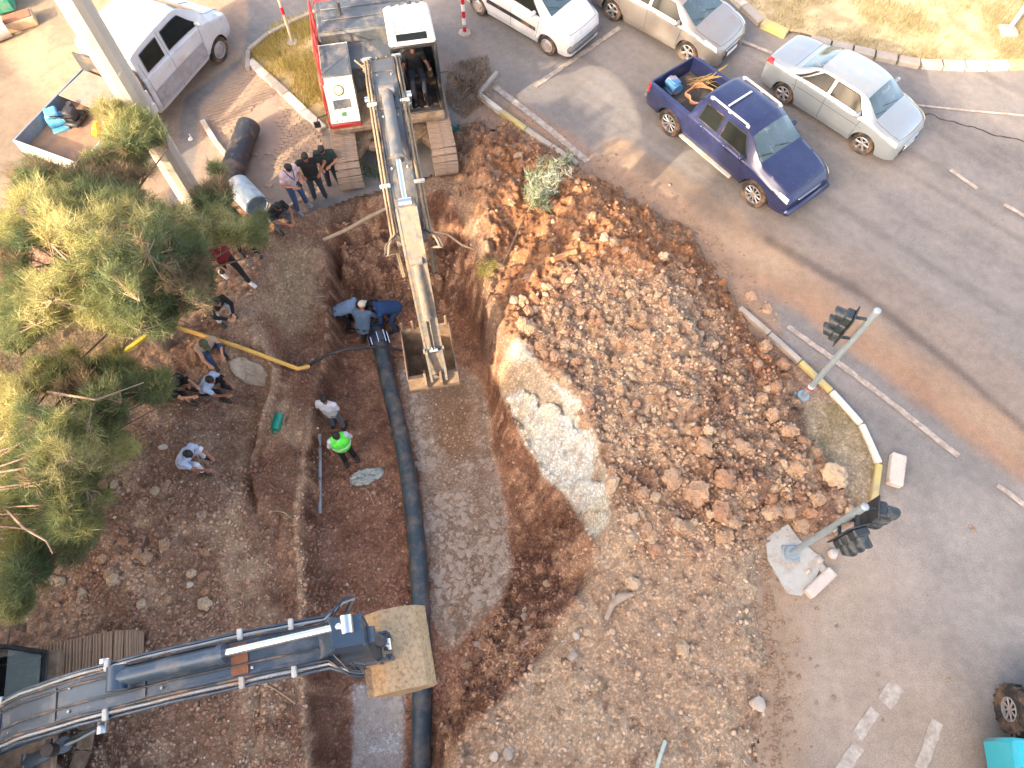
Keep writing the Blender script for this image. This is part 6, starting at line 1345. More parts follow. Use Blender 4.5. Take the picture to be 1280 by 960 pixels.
pipe('conduit', [gp(401, 545, .10), gp(401, 575, .08), gp(401, 610, .08), gp(401, 643, .08)], .045, mat('grey_conduit', srgb(150, 158, 164), .5, dirt_amt=.15), 'straight thin grey pipe lying along the left trench wall', 'pipe')
WOOD = mat('weathered_wood', srgb(176, 152, 124), .85, var=.2, scale=7, bump=.3, dirt_amt=.2)
a, bb = gp(404, 300, z=-.1), gp(484, 260, z=.12); o = MB().tube([a, a.lerp(bb, .35) + Vector((0, 0, -.05)), a.lerp(bb, .7), bb], [.045, .05, .05, .04], 10).build('wooden_pole', WOOD, None, 60); tag(o, 'pale wooden pole bridging the hole in front of the excavator', 'pole')
o = MB().tube([gp(543, 292, .02), gp(560, 296, .08), gp(578, 308, .04), gp(592, 312, .0)], [.03, .035, .03, .02], 8).build('tree_root', WOOD, None, 60); tag(o, 'pale curved root sticking out of the bank right of the boom', 'root')
o = MB().tube([gp(500, 322, .02), gp(540, 330, .05), gp(575, 345, .02)], [.02, .022, .015], 8).build('tree_root', mat('dark_root', srgb(110, 84, 62), .9), None, 60); tag(o, 'dark root lying across the upper step of the pit', 'root')
o = MB().tube([gp(690, 327, .06), gp(705, 322, .08), gp(721, 316, .06)], [.075, .08, .07], 12).build('log', mat('orange_log', srgb(170, 120, 84), .9, bump=.4), None, 40); tag(o, 'short reddish log on the sunlit side of the spoil heap', 'log')
m = MB(); m.tube([gp(757, 775, .05), gp(764, 757, .10), (gp(775, 748, .16)), gp(790, 745, .18)], [.05, .07, .09, .03], 8).tube([gp(768, 752, .12), gp(764, 742, .2)], [.06, .02], 8); o = m.build('driftwood', mat('grey_wood', srgb(150, 134, 120), .9, bump=.3), None, 50); tag(o, 'forked grey piece of wood on the fine soil below the heap', 'wood')
o = MB().tube([gp(818, 965, .04), gp(826, 940, .06), gp(831, 926, .04)], .035, 8).build('plastic_strip', mat('pale_green_plastic', srgb(170, 186, 176), .6), None); tag(o, 'pale green strip half buried at the bottom of the heap', 'strip')
o = MB().cyl((0, 0, -.19), (0, 0, .19), .11, 18).cyl((0, 0, .19), (0, 0, .27), .035, 12).build('gas_bottle', mat('green_bottle', (.0, .20, .14), .3, coat=.4, dirt_amt=.1), None, 40, gp(348, 530, .08), (R(90), 0, R(-8))); tag(o, 'green bottle lying on the earth shelf', 'bottle')
def crumple(name, u, v, sx, sy, h, mt, seed, label, cat, rz=0):
    rs = random.Random(seed); g0 = G(u, v); n = 22; vs, fs = [], []; xs = np.linspace(-1, 1, n); XX, YY = np.meshgrid(xs, xs, indexing='ij'); rr = np.sqrt(XX ** 2 + YY ** 2); Z = np.abs(fbm(XX + seed, YY, 2.2, 4, seed)) * h * 3 * np.clip(1.15 - rr, 0, 1) + .01; e = 1 + .35 * fbm(XX * 2, YY * 2 + seed, 1, 3, seed + 3)
    c_, s_ = math.cos(rz), math.sin(rz)
    for i in range(n):
        for j in range(n):
            x, y = XX[i, j] * sx * e[i, j], YY[i, j] * sy * e[i, j]; X, Y = g0.x + x * c_ - y * s_, g0.y + x * s_ + y * c_; vs.append((X, Y, Hat(X, Y) + Z[i, j] + .015))
    for i in range(n - 1):
        for j in range(n - 1):
            if rr[i, j] < 1.02: fs.append((i * n + j, (i + 1) * n + j, (i + 1) * n + j + 1, i * n + j + 1))
    m = MB().add(vs, fs); o = m.build(name, mt, None, 30, None); md = o.modifiers.new('thick', 'SOLIDIFY'); md.thickness = .004; tag(o, label, cat); return o
crumple('plastic_sheet', 458, 597, .42, .20, .10, mat('clear_sheet', srgb(160, 168, 162), .25, spec=.6, var=.25, scale=9), 4, 'crumpled clear plastic sheet on the trench floor', 'plastic sheet', .35)
crumple('plastic_bag', 240, 180, .28, .34, .20, mat('white_plastic', (.72, .72, .70)), 8, 'white plastic bags heaped by the paving edge', 'bags', .5)
crumple('plastic_bag', 232, 228, .22, .2, .14, MATS['white_plastic'], 9, 'small white bag glimpsed beneath the pine needles', 'bag', .1)
crumple('cloth_rag', 427, 190, .12, .28, .12, mat('green_cloth', (.01, .36, .22), .8), 11, 'bright green cloth lying on the left track', 'cloth', .0)
o = [x for x in bpy.data.objects if x.name == 'cloth_rag'][0]; o.location.z = .92
crumple('plastic_sheet', 568, 162, .14, .14, .1, mat('teal_plastic', (.03, .14, .13), .5), 12, 'teal scrap beside the right track', 'plastic scrap')
crumple('cement_sack', 312, 466, .40, .22, .22, mat('sack_beige', srgb(184, 168, 148), .8, bump=.3), 14, 'beige slab of caked earth above the trench lip', 'sack', -.3)
# kerb blocks and broken concrete by the second signal
CB = mat('block_concrete', srgb(188, 178, 168), .9, var=.15, scale=6, bump=.5, dirt_amt=.25)
def block_(u, v, d, rz, label, name='kerb_block', z=None, tilt=0, mt=CB):
    p = W(u, v, 0) if z is None else W(u, v, z); o = MB().box((0, 0, 0), d, None, .025).build(name, mt, None, 25, (p.x, p.y, d[2] / 2 + .02), (tilt, 0, rz)); return tag(o, label, 'concrete block')
block_(1117, 590, (.72, .30, .20), R(70), 'pale loose kerb block lying outside the yellow kerb end')
block_(1022, 730, (.72, .22, .2), R(38), 'long loose kerb block at the corner of the broken concrete pad')
for i, (u, v, s_) in enumerate([(1040, 693, .30), (1023, 700, .22), (1028, 712, .26), (1050, 672, .16), (1009, 716, .18)]):
    p = W(u, v, 0); o = link('concrete_chunk', rock_mesh('concrete_chunk', 60 + i, 2, .2, .7, CB), None, None, (p.x, p.y, s_ * .2), (.2 * i, .3, i)); o.scale = (s_,) * 3; tag(o, 'broken concrete lump ' + ('largest of the pile right of the second signal pole', 'nearest the foot of the second signal pole', 'touching the top end of the long loose block', 'farthest up beside the black signal heads', 'at the inner end of the long loose block')[i], 'concrete', 'broken lumps on the concrete pad')
m = MB(); P = [W(u, v, .05) for u, v in [(957, 672), (985, 655), (1000, 675), (1030, 700), (1020, 722), (1002, 745), (985, 742), (960, 700)]]; n = len(P)
m.add([tuple(p) for p in P] + [(p.x, p.y, -.08) for p in P], [tuple(range(n))] + [(i, n + i, n + (i + 1) % n, (i + 1) % n) for i in range(n)]); o = m.build('concrete_pad', mat('pad_concrete', srgb(172, 172, 166), .9, var=.12, scale=3, bump=.4, dirt_amt=.25), None, 0); o['kind'] = 'structure'
# planter corner with rubble, top left
p = W(28, 32, 0); o = MB().box((0, 0, .15), (.9, .5, .3), None, .03).build('planter_box', mat('planter_wood', srgb(190, 160, 128), .85, bump=.2), None, 25, p, (0, 0, .5)); tag(o, 'pale box filled with red earth at the top left corner', 'planter')
MB().box((0, 0, .29), (.8, .4, .06), None, .02).build('soil_fill', mat('red_soil', srgb(150, 96, 72), .95, bump=.6, bscale=25), o)
o = MB().ring(W(-16, 44, .25), W(8, 34, .25), .26, .21, 24).build('concrete_ring', CB, None, 40); tag(o, 'whitish pipe end cut off by the left edge near the top', 'pipe')
m = MB().box((0, 0, .35), (.8, 1.0, .5), None, .08); o = m.build('waste_bin', mat('teal_bin', (.02, .26, .18), .5, dirt_amt=.2), None, 25, W(6, 10, 0), (0, 0, .4)); MB().box((0, 0, .62), (.84, 1.04, .06), None, .02).build('lid', mat('teal_bin', 0), o); tag(o, 'teal bin in the top left corner', 'bin')
# ================================================================== STONES AND CLODS
CLODM = [mat('clod_a', srgb(172, 144, 118), .95, var=.24, scale=5, bump=.9, bscale=14, col2=srgb(150, 116, 88), c2scale=6), mat('clod_b', srgb(158, 122, 96), .95, var=.28, scale=5, bump=.9, bscale=14), mat('clod_c', srgb(180, 156, 128), .95, var=.22, scale=5, bump=.8, bscale=14)]
STONEM = [mat('stone_pale', srgb(190, 174, 156), .85, var=.15, scale=4, bump=.4), mat('stone_grey', srgb(158, 144, 132), .85, var=.15, scale=4, bump=.4)]
import mathutils.noise as mno
def clod_mesh(name, seed, mt):
    rs = random.Random(seed); bm = bmesh.new(); bmesh.ops.create_icosphere(bm, subdivisions=3, radius=.5); o = Vector((rs.uniform(0, 50), rs.uniform(0, 50), rs.uniform(0, 50)))
    sx, sy = rs.uniform(.75, 1.1), rs.uniform(.7, 1.05)
    for v in bm.verts:
        p = v.co.normalized(); d = .62 * abs(mno.noise(p * 1.6 + o)) + .40 * abs(mno.noise(p * 3.6 + o)) + .16 * mno.noise(p * 8 + o); v.co = p * (.36 + .55 * d); v.co = Vector((v.co.x * sx, v.co.y * sy, v.co.z * .72))
    me = bpy.data.meshes.new(name); bm.to_mesh(me); bm.free(); smooth(me, 50); me.materials.append(mt); return me
CL = [clod_mesh('clod', 100 + i, CLODM[i % 3]) for i in range(12)]; SL = [rock_mesh('stone', 200 + i, 2, .12, .62, STONEM[i % 2]) for i in range(6)]
rs = random.Random(11); cnt = 0
def put(me_, name, u, v, s_, sink=.25, flat=1.):
    g = G(u, v); o = link(name, me_, ground, None, (g.x, g.y, g.z + s_ * (.36 - sink)), (rs.uniform(-.5, .5), rs.uniform(-.5, .5), rs.uniform(0, 6.3))); o.scale = (s_, s_, s_ * flat); return o
for u, v, s_, k in [(1040, 597, .58, 2), (1000, 655, .42, 0), (985, 640, .38, 3), (937, 377, .42, 0), (957, 392, .45, 3), (977, 458, .40, 4), (955, 435, .34, 3), (950, 500, .3, 0), (870, 618, .55, 0), (905, 600, .5, 4), (925, 560, .4, 3), (840, 600, .42, 0), (880, 560, .4, 3), (900, 640, .46, 4), (855, 660, .34, 0), (995, 585, .36, 3), (1020, 625, .34, 0), (790, 730, .3, 2), (735, 790, .2, 2), (853, 812, .28, 2), (985, 540, .36, 3), (965, 520, .3, 0), (1060, 640, .3, 2)]: put(CL[k], 'clod', u, v, s_, .22)
heap_poly = [(600, 165), (655, 175), (700, 205), (760, 245), (850, 295), (890, 340), (915, 385), (950, 430), (985, 480), (1005, 540), (1010, 600), (1030, 650), (985, 645), (950, 690), (900, 700), (800, 700), (765, 640), (750, 560), (690, 470), (650, 420), (630, 380), (600, 230)]
HP = np.array(heap_poly, float)
def inside(poly, u, v): return sdist(np.array([float(u)]), np.array([float(v)]), poly)[0]
n = 0
while n < 200:
    u, v = rs.uniform(600, 1035), rs.uniform(165, 705); d = inside(heap_poly, u, v)
    if d < 4 or (v < 350 and rs.random() < .7): continue
    edge = d < 45; s_ = rs.choice([.16, .18, .2, .22, .26, .3]) * (1.15 if edge and v > 330 else .85); put(CL[rs.randrange(12)], 'clod', u, v, s_, .30); n += 1
for (poly, k, ms, lib, nm) in [([(90, 560), (180, 560), (260, 640), (270, 760), (180, 760), (60, 740)], 34, .24, CL, 'clod'), ([(560, 760), (640, 740), (700, 700), (690, 780), (600, 880)], 12, .2, CL, 'clod')]:
    c = 0
    while c < k:
        u, v = rs.uniform(min(p[0] for p in poly), max(p[0] for p in poly)), rs.uniform(min(p[1] for p in poly), max(p[1] for p in poly))
        if inside(poly, u, v) > 0: put(lib[rs.randrange(len(lib))], nm, u, v, ms * rs.uniform(.7, 1.3), .3); c += 1
for u, v, s_ in [(945, 880, .34), (775, 818, .0), (715, 820, .26), (720, 795, .2), (635, 942, .24), (617, 945, .2), (598, 806, .2), (656, 772, .2), (660, 786, .18), (655, 808, .16), (1040, 660, .2), (238, 732, .18), (150, 545, .2), (250, 645, .16), (205, 560, .2), ]:
    if s_: put(SL[rs.randrange(6)], 'stone', u, v, s_, .2)
# small stuff: thousands of crumbs joined into one mesh per kind
def crumbs(name, polys, n, smin, smax, mt, seed, label, flat=.85, power=3.0):
    r = np.random.RandomState(seed); bm = bmesh.new(); bmesh.ops.create_icosphere(bm, subdivisions=1, radius=.5); bm.verts.ensure_lookup_table(); B = np.array([v.co[:] for v in bm.verts]); Fb = np.array([[v.index for v in f.verts] for f in bm.faces]); bm.free()
    PS = []
    for poly, w in polys:
        P_ = np.array(poly, float); m = int(n * w); uv = r.uniform(P_.min(0), P_.max(0), (m * 4, 2)); uv = uv[sdist(uv[:, 0], uv[:, 1], poly) > 0]; 
        k = vnoise(uv[:, 0], uv[:, 1], .03, seed) > r.uniform(.1, .7, len(uv)); uv = uv[k][:m]; PS.append(uv)
    uv = np.concatenate(PS)
    zz = np.full(len(uv), 1.2); X = Y = None; hit = np.zeros(len(uv), bool); HX = np.zeros(len(uv)); HY = np.zeros(len(uv)); HZ = np.zeros(len(uv))
    for z in np.arange(1.8, -2.8, -.03):
        kk = (CAM_H - z) / (CT - (480 - uv[:, 1]) / FPX * ST); X = (uv[:, 0] - 640) / FPX * kk; Y = (ST + (480 - uv[:, 1]) / FPX * CT) * kk
        i = np.clip(((X - TX0) / TS), 0, NX - 1).astype(int); j = np.clip(((Y - TY0) / TS), 0, NY - 1).astype(int); h = H[i, j]; nw = (~hit) & (h >= z) & (X > TX0) & (X < TX1) & (Y > TY0) & (Y < TY1); HX[nw], HY[nw], HZ[nw] = X[nw], Y[nw], h[nw]; hit |= nw
    HX, HY, HZ = HX[hit], HY[hit], HZ[hit]; m = len(HX); s_ = smin + (smax - smin) * r.rand(m) ** power
    Vv = B[None] * (1 + r.uniform(-.35, .35, (m, len(B), 1))) * (s_[:, None] * r.uniform(.7, 1.15, (m, 3)))[:, None, :]; Vv[..., 2] *= flat
    a = r.uniform(0, 6.3, m); ca, sa = np.cos(a)[:, None], np.sin(a)[:, None]; x = Vv[..., 0] * ca - Vv[..., 1] * sa; y = Vv[..., 0] * sa + Vv[..., 1] * ca
    Vv = np.stack([x + HX[:, None], y + HY[:, None], Vv[..., 2] + (HZ + s_ * .02)[:, None]], -1).reshape(-1, 3); Ff = (Fb[None] + (np.arange(m) * len(B))[:, None, None]).reshape(-1, 3)
    me = mesh_np(name, Vv, Ff, None, mt is None)
    if mt is None:
        ii = np.clip(((HX - TX0) / TS), 0, NX - 1).astype(int); jj = np.clip(((HY - TY0) / TS), 0, NY - 1).astype(int); cc = A[ii, jj] * r.uniform(.88, 1.14, (m, 1)); at = me.attributes.new('tint', 'FLOAT_COLOR', 'POINT')
        at.data.foreach_set('color', np.repeat(np.concatenate([cc, np.ones((m, 1))], 1), len(B), 0).astype(np.float32).ravel()); mt = mat('crumb_soil', (0, 0, 0), .95, var=.22, scale=20, bump=.7, bscale=30, attr='tint')
    me.materials.append(mt); o = tag(link(name, me, None), label, kind='stuff'); return o
low_heap = [(760, 640), (950, 690), (950, 770), (965, 850), (960, 960), (560, 960), (640, 870), (720, 757), (757, 680)]
heap_low = [(740, 330), (890, 335), (915, 385), (950, 430), (985, 480), (1005, 540), (1010, 600), (1030, 650), (985, 645), (950, 690), (900, 700), (800, 700), (765, 640), (750, 560), (690, 470), (650, 420), (640, 380)]
crumbs('earth_crumbs', [(heap_low, .50), (heap_poly, .10), (low_heap, .12), ([(600, 150), (690, 195), (850, 300), (960, 470), (1000, 560), (930, 430), (830, 340), (700, 260)], .1)], 6500, .025, .12, None, 1, 'loose crumbs of pale brown earth on the spoil heap')
crumbs('earth_crumbs', [(heap_low, .22), (low_heap, .06), ([(610, 300), (640, 500), (740, 680), (700, 800), (600, 900), (560, 900), (640, 740), (630, 600), (600, 420)], .15), ([(420, 270), (590, 270), (600, 400), (430, 380)], .06), ([(300, 560), (400, 560), (380, 960), (60, 960), (80, 600)], .3), ([(395, 560), (500, 600), (515, 780), (380, 780)], .1), ([(560, 590), (730, 660), (720, 750), (560, 950), (540, 850), (640, 740)], .25)], 8000, .03, .12, None, 2, 'loose crumbs of red brown earth')
crumbs('earth_crumbs', [([(600, 270), (612, 420), (640, 505), (700, 615), (742, 672), (745, 690), (720, 757), (660, 845), (570, 935), (545, 930), (600, 810), (645, 700), (640, 630), (616, 540), (602, 440), (585, 330)], .7), ([(430, 290), (590, 300), (600, 420), (430, 400)], .3)], 6500, .025, .11, None, 12, 'earth crumbs on the right wall and upper step of the pit')
crumbs('earth_crumbs', [([(300, 300), (405, 300), (405, 450), (380, 560), (380, 960), (100, 960), (100, 600), (200, 500), (330, 460)], .8), ([(400, 480), (505, 480), (515, 780), (380, 780)], .2)], 7500, .02, .09, None, 13, 'earth crumbs on the left bank and shelf')
crumbs('pebbles', [(low_heap, .18), ([(60, 560), (300, 480), (290, 760), (60, 760)], .18), ([(100, 850), (370, 830), (370, 960), (60, 960)], .1), ([(400, 600), (510, 600), (515, 780), (385, 780)], .12), ([(510, 460), (610, 470), (640, 640), (620, 740), (540, 800)], .28), (heap_poly, .14), ([(150, 400), (330, 380), (330, 520), (180, 540)], .1)], 1400, .02, .07, STONEM[0], 3, 'small pale stones scattered over the earth', .6)
crumbs('lane_stones', [([(545, 590), (615, 570), (625, 600), (638, 650), (620, 740), (560, 800), (535, 700)], .8), ([(500, 455), (528, 470), (535, 560), (545, 590), (520, 590)], .2)], 520, .06, .2, mat('lane_stone', srgb(168, 152, 136), .85, var=.15, bump=.3), 5, 'flat pale stones set in the washed lane of the trench floor', .22, 1.8)
crumbs('gravel', [([(447, 862), (500, 852), (506, 905), (500, 962), (442, 962)], 1)], 4500, .03, .075, mat('gravel_grey', srgb(176, 166, 158), .85, var=.3, scale=8), 6, 'light grey gravel bed on the trench floor near the cream bucket', .7, 1)
# road crumbs round the foot of the heap
def road_crumbs():
    r = np.random.RandomState(9); bm = bmesh.new(); bmesh.ops.create_icosphere(bm, subdivisions=1, radius=.5); bm.verts.ensure_lookup_table(); B = np.array([v.co[:] for v in bm.verts]); Fb = np.array([[v.index for v in f.verts] for f in bm.faces]); bm.free()
    foot = [(600, 146), (655, 160), (700, 190), (760, 228), (850, 276), (895, 328), (920, 376), (940, 405), (1010, 470)]; foot2 = [(1040, 672), (990, 662), (958, 700), (958, 765), (972, 850), (966, 960)]; out = []
    for ft, dx, dy, n in ((foot, .8, -.5, 1200), (foot2, 1, .15, 1500)):
        for _ in range(n):
            k = r.randint(len(ft) - 1); f = r.rand(); q = r.normal(4, 16) if ft is foot else r.normal(2, 26) * r.rand(); out.append((ft[k][0] + (ft[k + 1][0] - ft[k][0]) * f + dx * q, ft[k][1] + (ft[k + 1][1] - ft[k][1]) * f + dy * q))
    for _ in range(50): out.append((r.uniform(960, 1280), r.uniform(650, 960)))
    P_ = [W(u, v, .02) for u, v in out]; m = len(P_); s_ = .015 + .08 * r.rand(m) ** 4; Vv = B[None] * (1 + r.uniform(-.3, .3, (m, len(B), 1))) * s_[:, None, None]; Vv[..., 2] *= .7
    c = np.array([p[:] for p in P_]); Vv = (Vv + c[:, None, :]).reshape(-1, 3); Ff = (Fb[None] + (np.arange(m) * len(B))[:, None, None]).reshape(-1, 3); me = mesh_np('earth_crumbs', Vv, Ff); me.materials.append(mat('road_crumb', srgb(146, 120, 98), .95, var=.25, scale=3, bump=.5)); tag(link('earth_crumbs', me), 'crumbs of earth spilled on the asphalt round the heap', kind='stuff')
road_crumbs()

# ================================================================== PINES
BARK = mat('pine_bark', srgb(128, 108, 92), .9, var=.3, scale=8, bump=.7, bscale=18)
def needles(cs, axes, cols, L_, per, w, seed, cone=1.0):
    r = np.random.RandomState(seed); n = len(cs); m = n * per; c = np.repeat(cs, per, 0); ax = np.repeat(axes, per, 0); ln = L_ * r.uniform(.6, 1.15, (m, 1)); d = r.normal(0, 1, (m, 3)); d /= np.linalg.norm(d, axis=1, keepdims=True); d = d * cone + ax * .75; d /= np.linalg.norm(d, axis=1, keepdims=True)
    root = c - ax * r.uniform(0, .16, (m, 1)) + r.normal(0, .045, (m, 3)); tip = root + d * ln; s_ = np.cross(d, r.normal(0, 1, (m, 3))); s_ /= np.linalg.norm(s_, axis=1, keepdims=True) + 1e-9; s_ *= w / 2
    V = np.stack([root - s_, root + s_, tip], 1).reshape(-1, 3); F_ = np.arange(3 * m).reshape(m, 3); col = np.repeat(cols, per, 0) * r.uniform(.8, 1.2, (m, 1)); return V, F_, np.repeat(col, 3, 0)
def tree(name, base, poly_z, ntuft, label, seed, L_=.24, per=62, palette=((96, 118, 50), (128, 140, 62), (70, 98, 50), (52, 78, 42)), gap=.34, crown_pts=None, trunk_top=4.2, tr=.2, lean=(0, 0), bare=()):
    r = np.random.RandomState(seed); rr = random.Random(seed); root = empty(name, base, 0, label, 'tree')
    if crown_pts is None:
        pts_ = []
        for poly, zl, zh, w in poly_z:
            P_ = np.array(poly, float); c = 0; want = int(ntuft * w); tries = 0
            while c < want and tries < want * 60:
                tries += 1; u, v = r.uniform(P_[:, 0].min(), P_[:, 0].max()), r.uniform(P_[:, 1].min(), P_[:, 1].max())
                if inside(poly, u, v) + (vnoise(u, v, .045, seed + 9) - .5) * 46 <= 0: continue
                if vnoise(u, v, .022, seed) < gap * r.uniform(.5, 1.2): continue
                d = inside(poly, u, v); z = zl + (zh - zl) * min(1, d / 70) * r.uniform(.0, 1) + r.uniform(-.3, .3); q = W(u, v, z); pts_.append(q); c += 1
        T_ = np.array([p[:] for p in pts_])
    else: T_ = crown_pts
    b = np.array(base); top = np.array([base[0] + lean[0], base[1] + lean[1], trunk_top])
    # hubs: farthest-point picks, fed by limbs from the trunk
    nh = min(110, max(8, len(T_) // 22)); hubs = [T_[0]]; D = np.linalg.norm(T_ - hubs[0], axis=1)
    for _ in range(nh - 1): k = int(D.argmax()); hubs.append(T_[k]); D = np.minimum(D, np.linalg.norm(T_ - T_[k], axis=1))
    hubs = np.array(hubs); hubs[:, 2] -= .35
    m = MB(); tp = [Vector(b + (top - b) * f + np.array([.10 * math.sin(f * 5), .08 * math.sin(f * 4 + 1), 0])) - Vector(base) for f in np.linspace(0, 1, 8)]; m.tube(tp, [tr * (1 - .6 * i / 7) for i in range(8)], 12); m.build('trunk', BARK, root, 60)
    m = MB(); wood = MB()
    for h in hubs:
        hz = max(.9, h[2] - rr.uniform(.4, 1.3)); f = min(1, hz / trunk_top); s0 = Vector(b + (top - b) * f) - Vector(base); e = Vector(h) - Vector(base); mid = s0.lerp(e, .5) + Vector((rr.uniform(-.15, .15), rr.uniform(-.15, .15), rr.uniform(-.1, .2))); m.tube([s0, s0.lerp(mid, .5) + Vector((0, 0, .06)), mid, mid.lerp(e, .5), e], [tr * .22, tr * .17, tr * .13, tr * .10, tr * .06], 7)
    m.build('limbs', BARK, root, 60)
    near = np.array([int(np.linalg.norm(hubs - t_, axis=1).argmin()) for t_ in T_]); m = MB()
    for t_, k in zip(T_, near):
        a = Vector(hubs[k]) - Vector(base); e = Vector(t_) - Vector(base); m.tube([a, a.lerp(e, .5) + Vector((rr.uniform(-.05, .05), rr.uniform(-.05, .05), -.03)), e], [.018, .012, .006], 4, cap=False)
    for pp in bare: P_ = [W(*q) - Vector(base) for q in pp]; m.tube(P_, [.03 * (1 - .7 * i / (len(P_) - 1)) for i in range(len(P_))], 6)
    m.build('twigs', mat('twig_bark', srgb(140, 118, 96), .9, var=.2), root, 60)
    ax = T_ - hubs[near]; ax /= np.linalg.norm(ax, axis=1, keepdims=True) + 1e-9; ax[:, 2] += .45; ax /= np.linalg.norm(ax, axis=1, keepdims=True); pal = np.array([C(*q) for q in palette])
    ci = (vnoise(T_[:, 0], T_[:, 1], .9, seed + 2) * len(pal) + r.uniform(-.7, .7, len(T_))).clip(0, len(pal) - 1).astype(int); cols = pal[ci] * r.uniform(.72, 1.25, (len(T_), 1))
    V, F_, cc = needles(T_ - b, ax, cols, L_, per, .011, seed); me = mesh_np('needle_crown', V, F_); at = me.attributes.new('tint', 'FLOAT_COLOR', 'POINT'); at.data.foreach_set('color', np.concatenate([cc, np.ones((len(cc), 1))], 1).astype(np.float32).ravel()); me.materials.append(LEAFM); link('needle_crown', me, root); return root
PAL = ((176, 170, 112), (188, 180, 126), (150, 150, 96), (128, 136, 92), (100, 114, 80), (140, 122, 94))
b1 = W(206, 436, 0)
tree('pine_tree', (b1.x, b1.y, 0), [([(-10, 196), (60, 198), (125, 204), (200, 212), (240, 235), (262, 280), (252, 330), (275, 360), (262, 385), (215, 395), (190, 420), (140, 425), (100, 412), (40, 425), (-10, 440)], 3.2, 5.2, .66),
    ([(118, 165), (140, 125), (160, 130), (190, 140), (205, 160), (190, 190), (150, 195), (100, 185)], 3.3, 4.0, .08), ([(236, 240), (268, 206), (286, 206), (292, 228), (288, 252), (304, 272), (328, 284), (326, 303), (270, 312), (246, 280)], 2.9, 3.6, .15), ([(180, 330), (270, 320), (285, 355), (240, 390), (190, 380)], 2.6, 3.3, .08), ([(60, 430), (160, 395), (200, 400), (150, 440)], 2.2, 2.8, .03)],
    3300, 'large yellow green pine in front of the white truck, its crown over the left bank', 21, palette=PAL, trunk_top=4.4, tr=.2, lean=(-.6, .5), gap=.36, bare=[[(150, 330, 3.6), (180, 322, 4.4), (215, 312, 4.6)], [(95, 300, 4), (125, 335, 4.8), (150, 345, 5)]])
tree('pine_tree', (-10.9, 3.4, 0), [([(-15, 460), (60, 452), (140, 450), (205, 462), (208, 490), (170, 500), (140, 535), (160, 572), (125, 610), (110, 640), (118, 668), (60, 690), (30, 640), (-15, 650)], 2.4, 4.2, .74), ([(-15, 640), (60, 690), (110, 650), (115, 680), (60, 725), (45, 755), (0, 790), (-15, 790)], 2.0, 3.2, .26)],
    2900, 'lower pine at the left edge above the cream tracked excavator', 22, palette=PAL, trunk_top=3.9, tr=.17, lean=(.8, 0), gap=.26, bare=[[(0, 628, 2.6), (30, 660, 3.2), (58, 676, 3.4), (66, 692, 3.3)], [(60, 490, 3), (120, 500, 3.8), (180, 478, 3.4)]])
# unseen umbrella pines, added south-west so their high crowns dapple the far lane
def add_shade_pine(s_, t_, z0_, rad, seed, label):
    r = np.random.RandomState(seed); n = 420; x = (t_ - s_) / math.sqrt(2); y = (t_ + s_) / math.sqrt(2); a = r.uniform(0, 2 * PI, n); q = rad * np.sqrt(r.rand(n)); z = z0_ + r.uniform(-.9, .9, n) * np.sqrt(np.clip(1 - (q / rad) ** 2, 0, 1)) + .4; pts_ = np.column_stack([x + q * np.cos(a), y + q * np.sin(a), z]); k = vnoise(pts_[:, 0], pts_[:, 1], 1.1, seed) > .38; pts_ = pts_[k]
    tree('unseen_shade_pine', (x, y, 0), None, 0, label, seed, L_=.42, per=60, crown_pts=pts_, trunk_top=z0_ - .3, tr=.28)
add_shade_pine(7.6, -14.5, 14.6, 2.3, 31, 'unseen tall pine nearest the trench, added to dapple the far lane')
add_shade_pine(12.0, -15.5, 14.4, 2.2, 32, 'unseen tall pine farther from the trench, added to dapple the far lane')
add_shade_pine(16.2, -14.5, 10.5, 2.0, 33, 'unseen shorter pine beyond the two tall ones, added for dappled shade')
# uprooted bush on the heap and dead shrub by the kerb
def bush(name, at, tips, cols, n, label, L_, w, seed, per=26, spread=.16):
    r = np.random.RandomState(seed); root = empty(name, at, 0, label, 'bush'); m = MB(); a0 = Vector((0, 0, 0)); cs, ax = [], []
    for tpt in tips:
        e = Vector(tpt) - Vector(at); mid = e * .5 + Vector((0, 0, .08)); m.tube([a0, mid, e], [.022, .014, .006], 5)
        for f in np.linspace(.35, 1, n): q = e * f + Vector((0, 0, .08 * math.sin(PI * f))); cs.append(np.array(q[:]) + r.normal(0, spread * .35, 3)); d = np.array(e.normalized()[:]) + r.normal(0, .4, 3); ax.append(d / np.linalg.norm(d))
    m.build('branches', mat('twig_bark', 0), root, 60); cs, ax = np.array(cs), np.array(ax); pal = np.array([C(*q) for q in cols]); V, F_, cc = needles(cs, ax, pal[r.randint(0, len(pal), len(cs))], L_, per, w, seed); me = mesh_np('leaves', V, F_); a_ = me.attributes.new('tint', 'FLOAT_COLOR', 'POINT'); a_.data.foreach_set('color', np.concatenate([cc, np.ones((len(cc), 1))], 1).astype(np.float32).ravel()); me.materials.append(LEAFM); link('leaves', me, root); return root
o = gp(640, 292, .05)
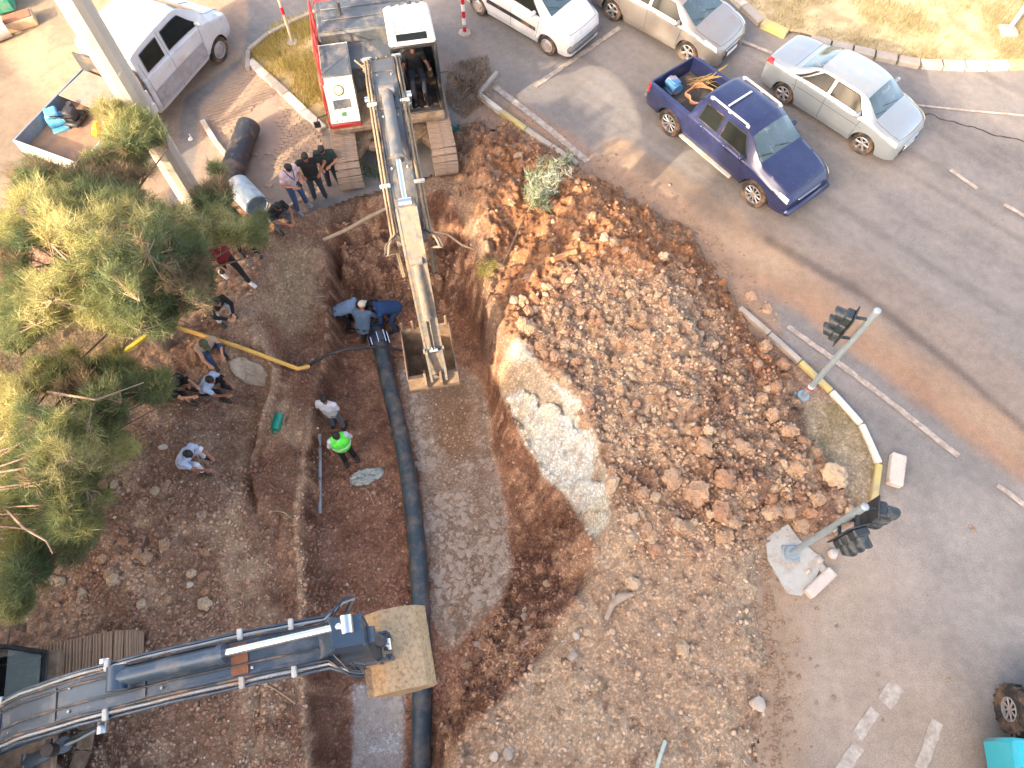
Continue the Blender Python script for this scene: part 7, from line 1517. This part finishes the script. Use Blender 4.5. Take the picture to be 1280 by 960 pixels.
bush('uprooted_bush', gp(664, 262, .15), [gp(u, v, q) for u, v, q in [(676, 252, .25), (690, 232, .4), (700, 215, .4), (715, 205, .35), (672, 228, .3), (680, 215, .35), (692, 246, .3), (706, 226, .35), (668, 244, .25), (662, 225, .2), (684, 262, .2)]], [(176, 180, 156), (156, 164, 132), (194, 196, 176), (134, 146, 116)], 11, 'uprooted grey green bush lying on the spoil heap', .19, .024, 41)
MB().tube([Vector((0, 0, 0)), gp(650, 285, .1) - gp(664, 262, .15), gp(640, 308, .06) - gp(664, 262, .15), gp(628, 335, .04) - gp(664, 262, .15)], [.03, .028, .02, .012], 7).build('stem', BARK, bpy.data.objects['uprooted_bush'], 60)
bush('fallen_reeds', gp(607, 330, .02), [gp(u, v, .08) for u, v in [(604, 352), (608, 358), (612, 350), (600, 345), (615, 340)]], [(186, 176, 96), (166, 160, 84), (200, 186, 116)], 6, 'tuft of yellow reeds hanging on the pit edge', .12, .014, 43)
bush('dead_shrub', W(590, 108, 0), [W(u, v, z) for u, v, z in [(570, 95, .5), (585, 78, .5), (602, 85, .5), (610, 100, .4), (600, 122, .3), (578, 120, .35), (590, 98, .6), (565, 110, .3)]], [(120, 96, 76), (104, 82, 66), (134, 110, 82)], 7, 'dead brown shrub between the cab and the road', .10, .012, 44)
bush('dead_shrub', gp(650, 690, -.1) + Vector((1.2, .2, .3)), [gp(u, v, .1) for u, v in [(700, 640), (712, 632), (726, 640), (705, 655)]], [(96, 78, 62), (84, 66, 52)], 4, 'dark roots and twigs hanging under the pale slab', .10, .010, 45)
# thin roots lying on the banks
for i, (a, b_, l) in enumerate([((355, 395), (412, 372), 'thin root on the left bank near the dark pit'), ((340, 640), (374, 660), 'thin pale root near the edge of the trench shelf'), ((292, 846), (370, 880), 'curved pale twig just below the blue grey arm'), ((452, 612), (468, 632), 'short pale stick below the plastic sheet')]):
    P_ = [gp(a[0] + (b_[0] - a[0]) * f, a[1] + (b_[1] - a[1]) * f - 8 * math.sin(PI * f), .03) for f in np.linspace(0, 1, 7)]; tag(MB().tube(P_, .014, 5).build('thin_root', WOOD, None, 60), l, 'root')
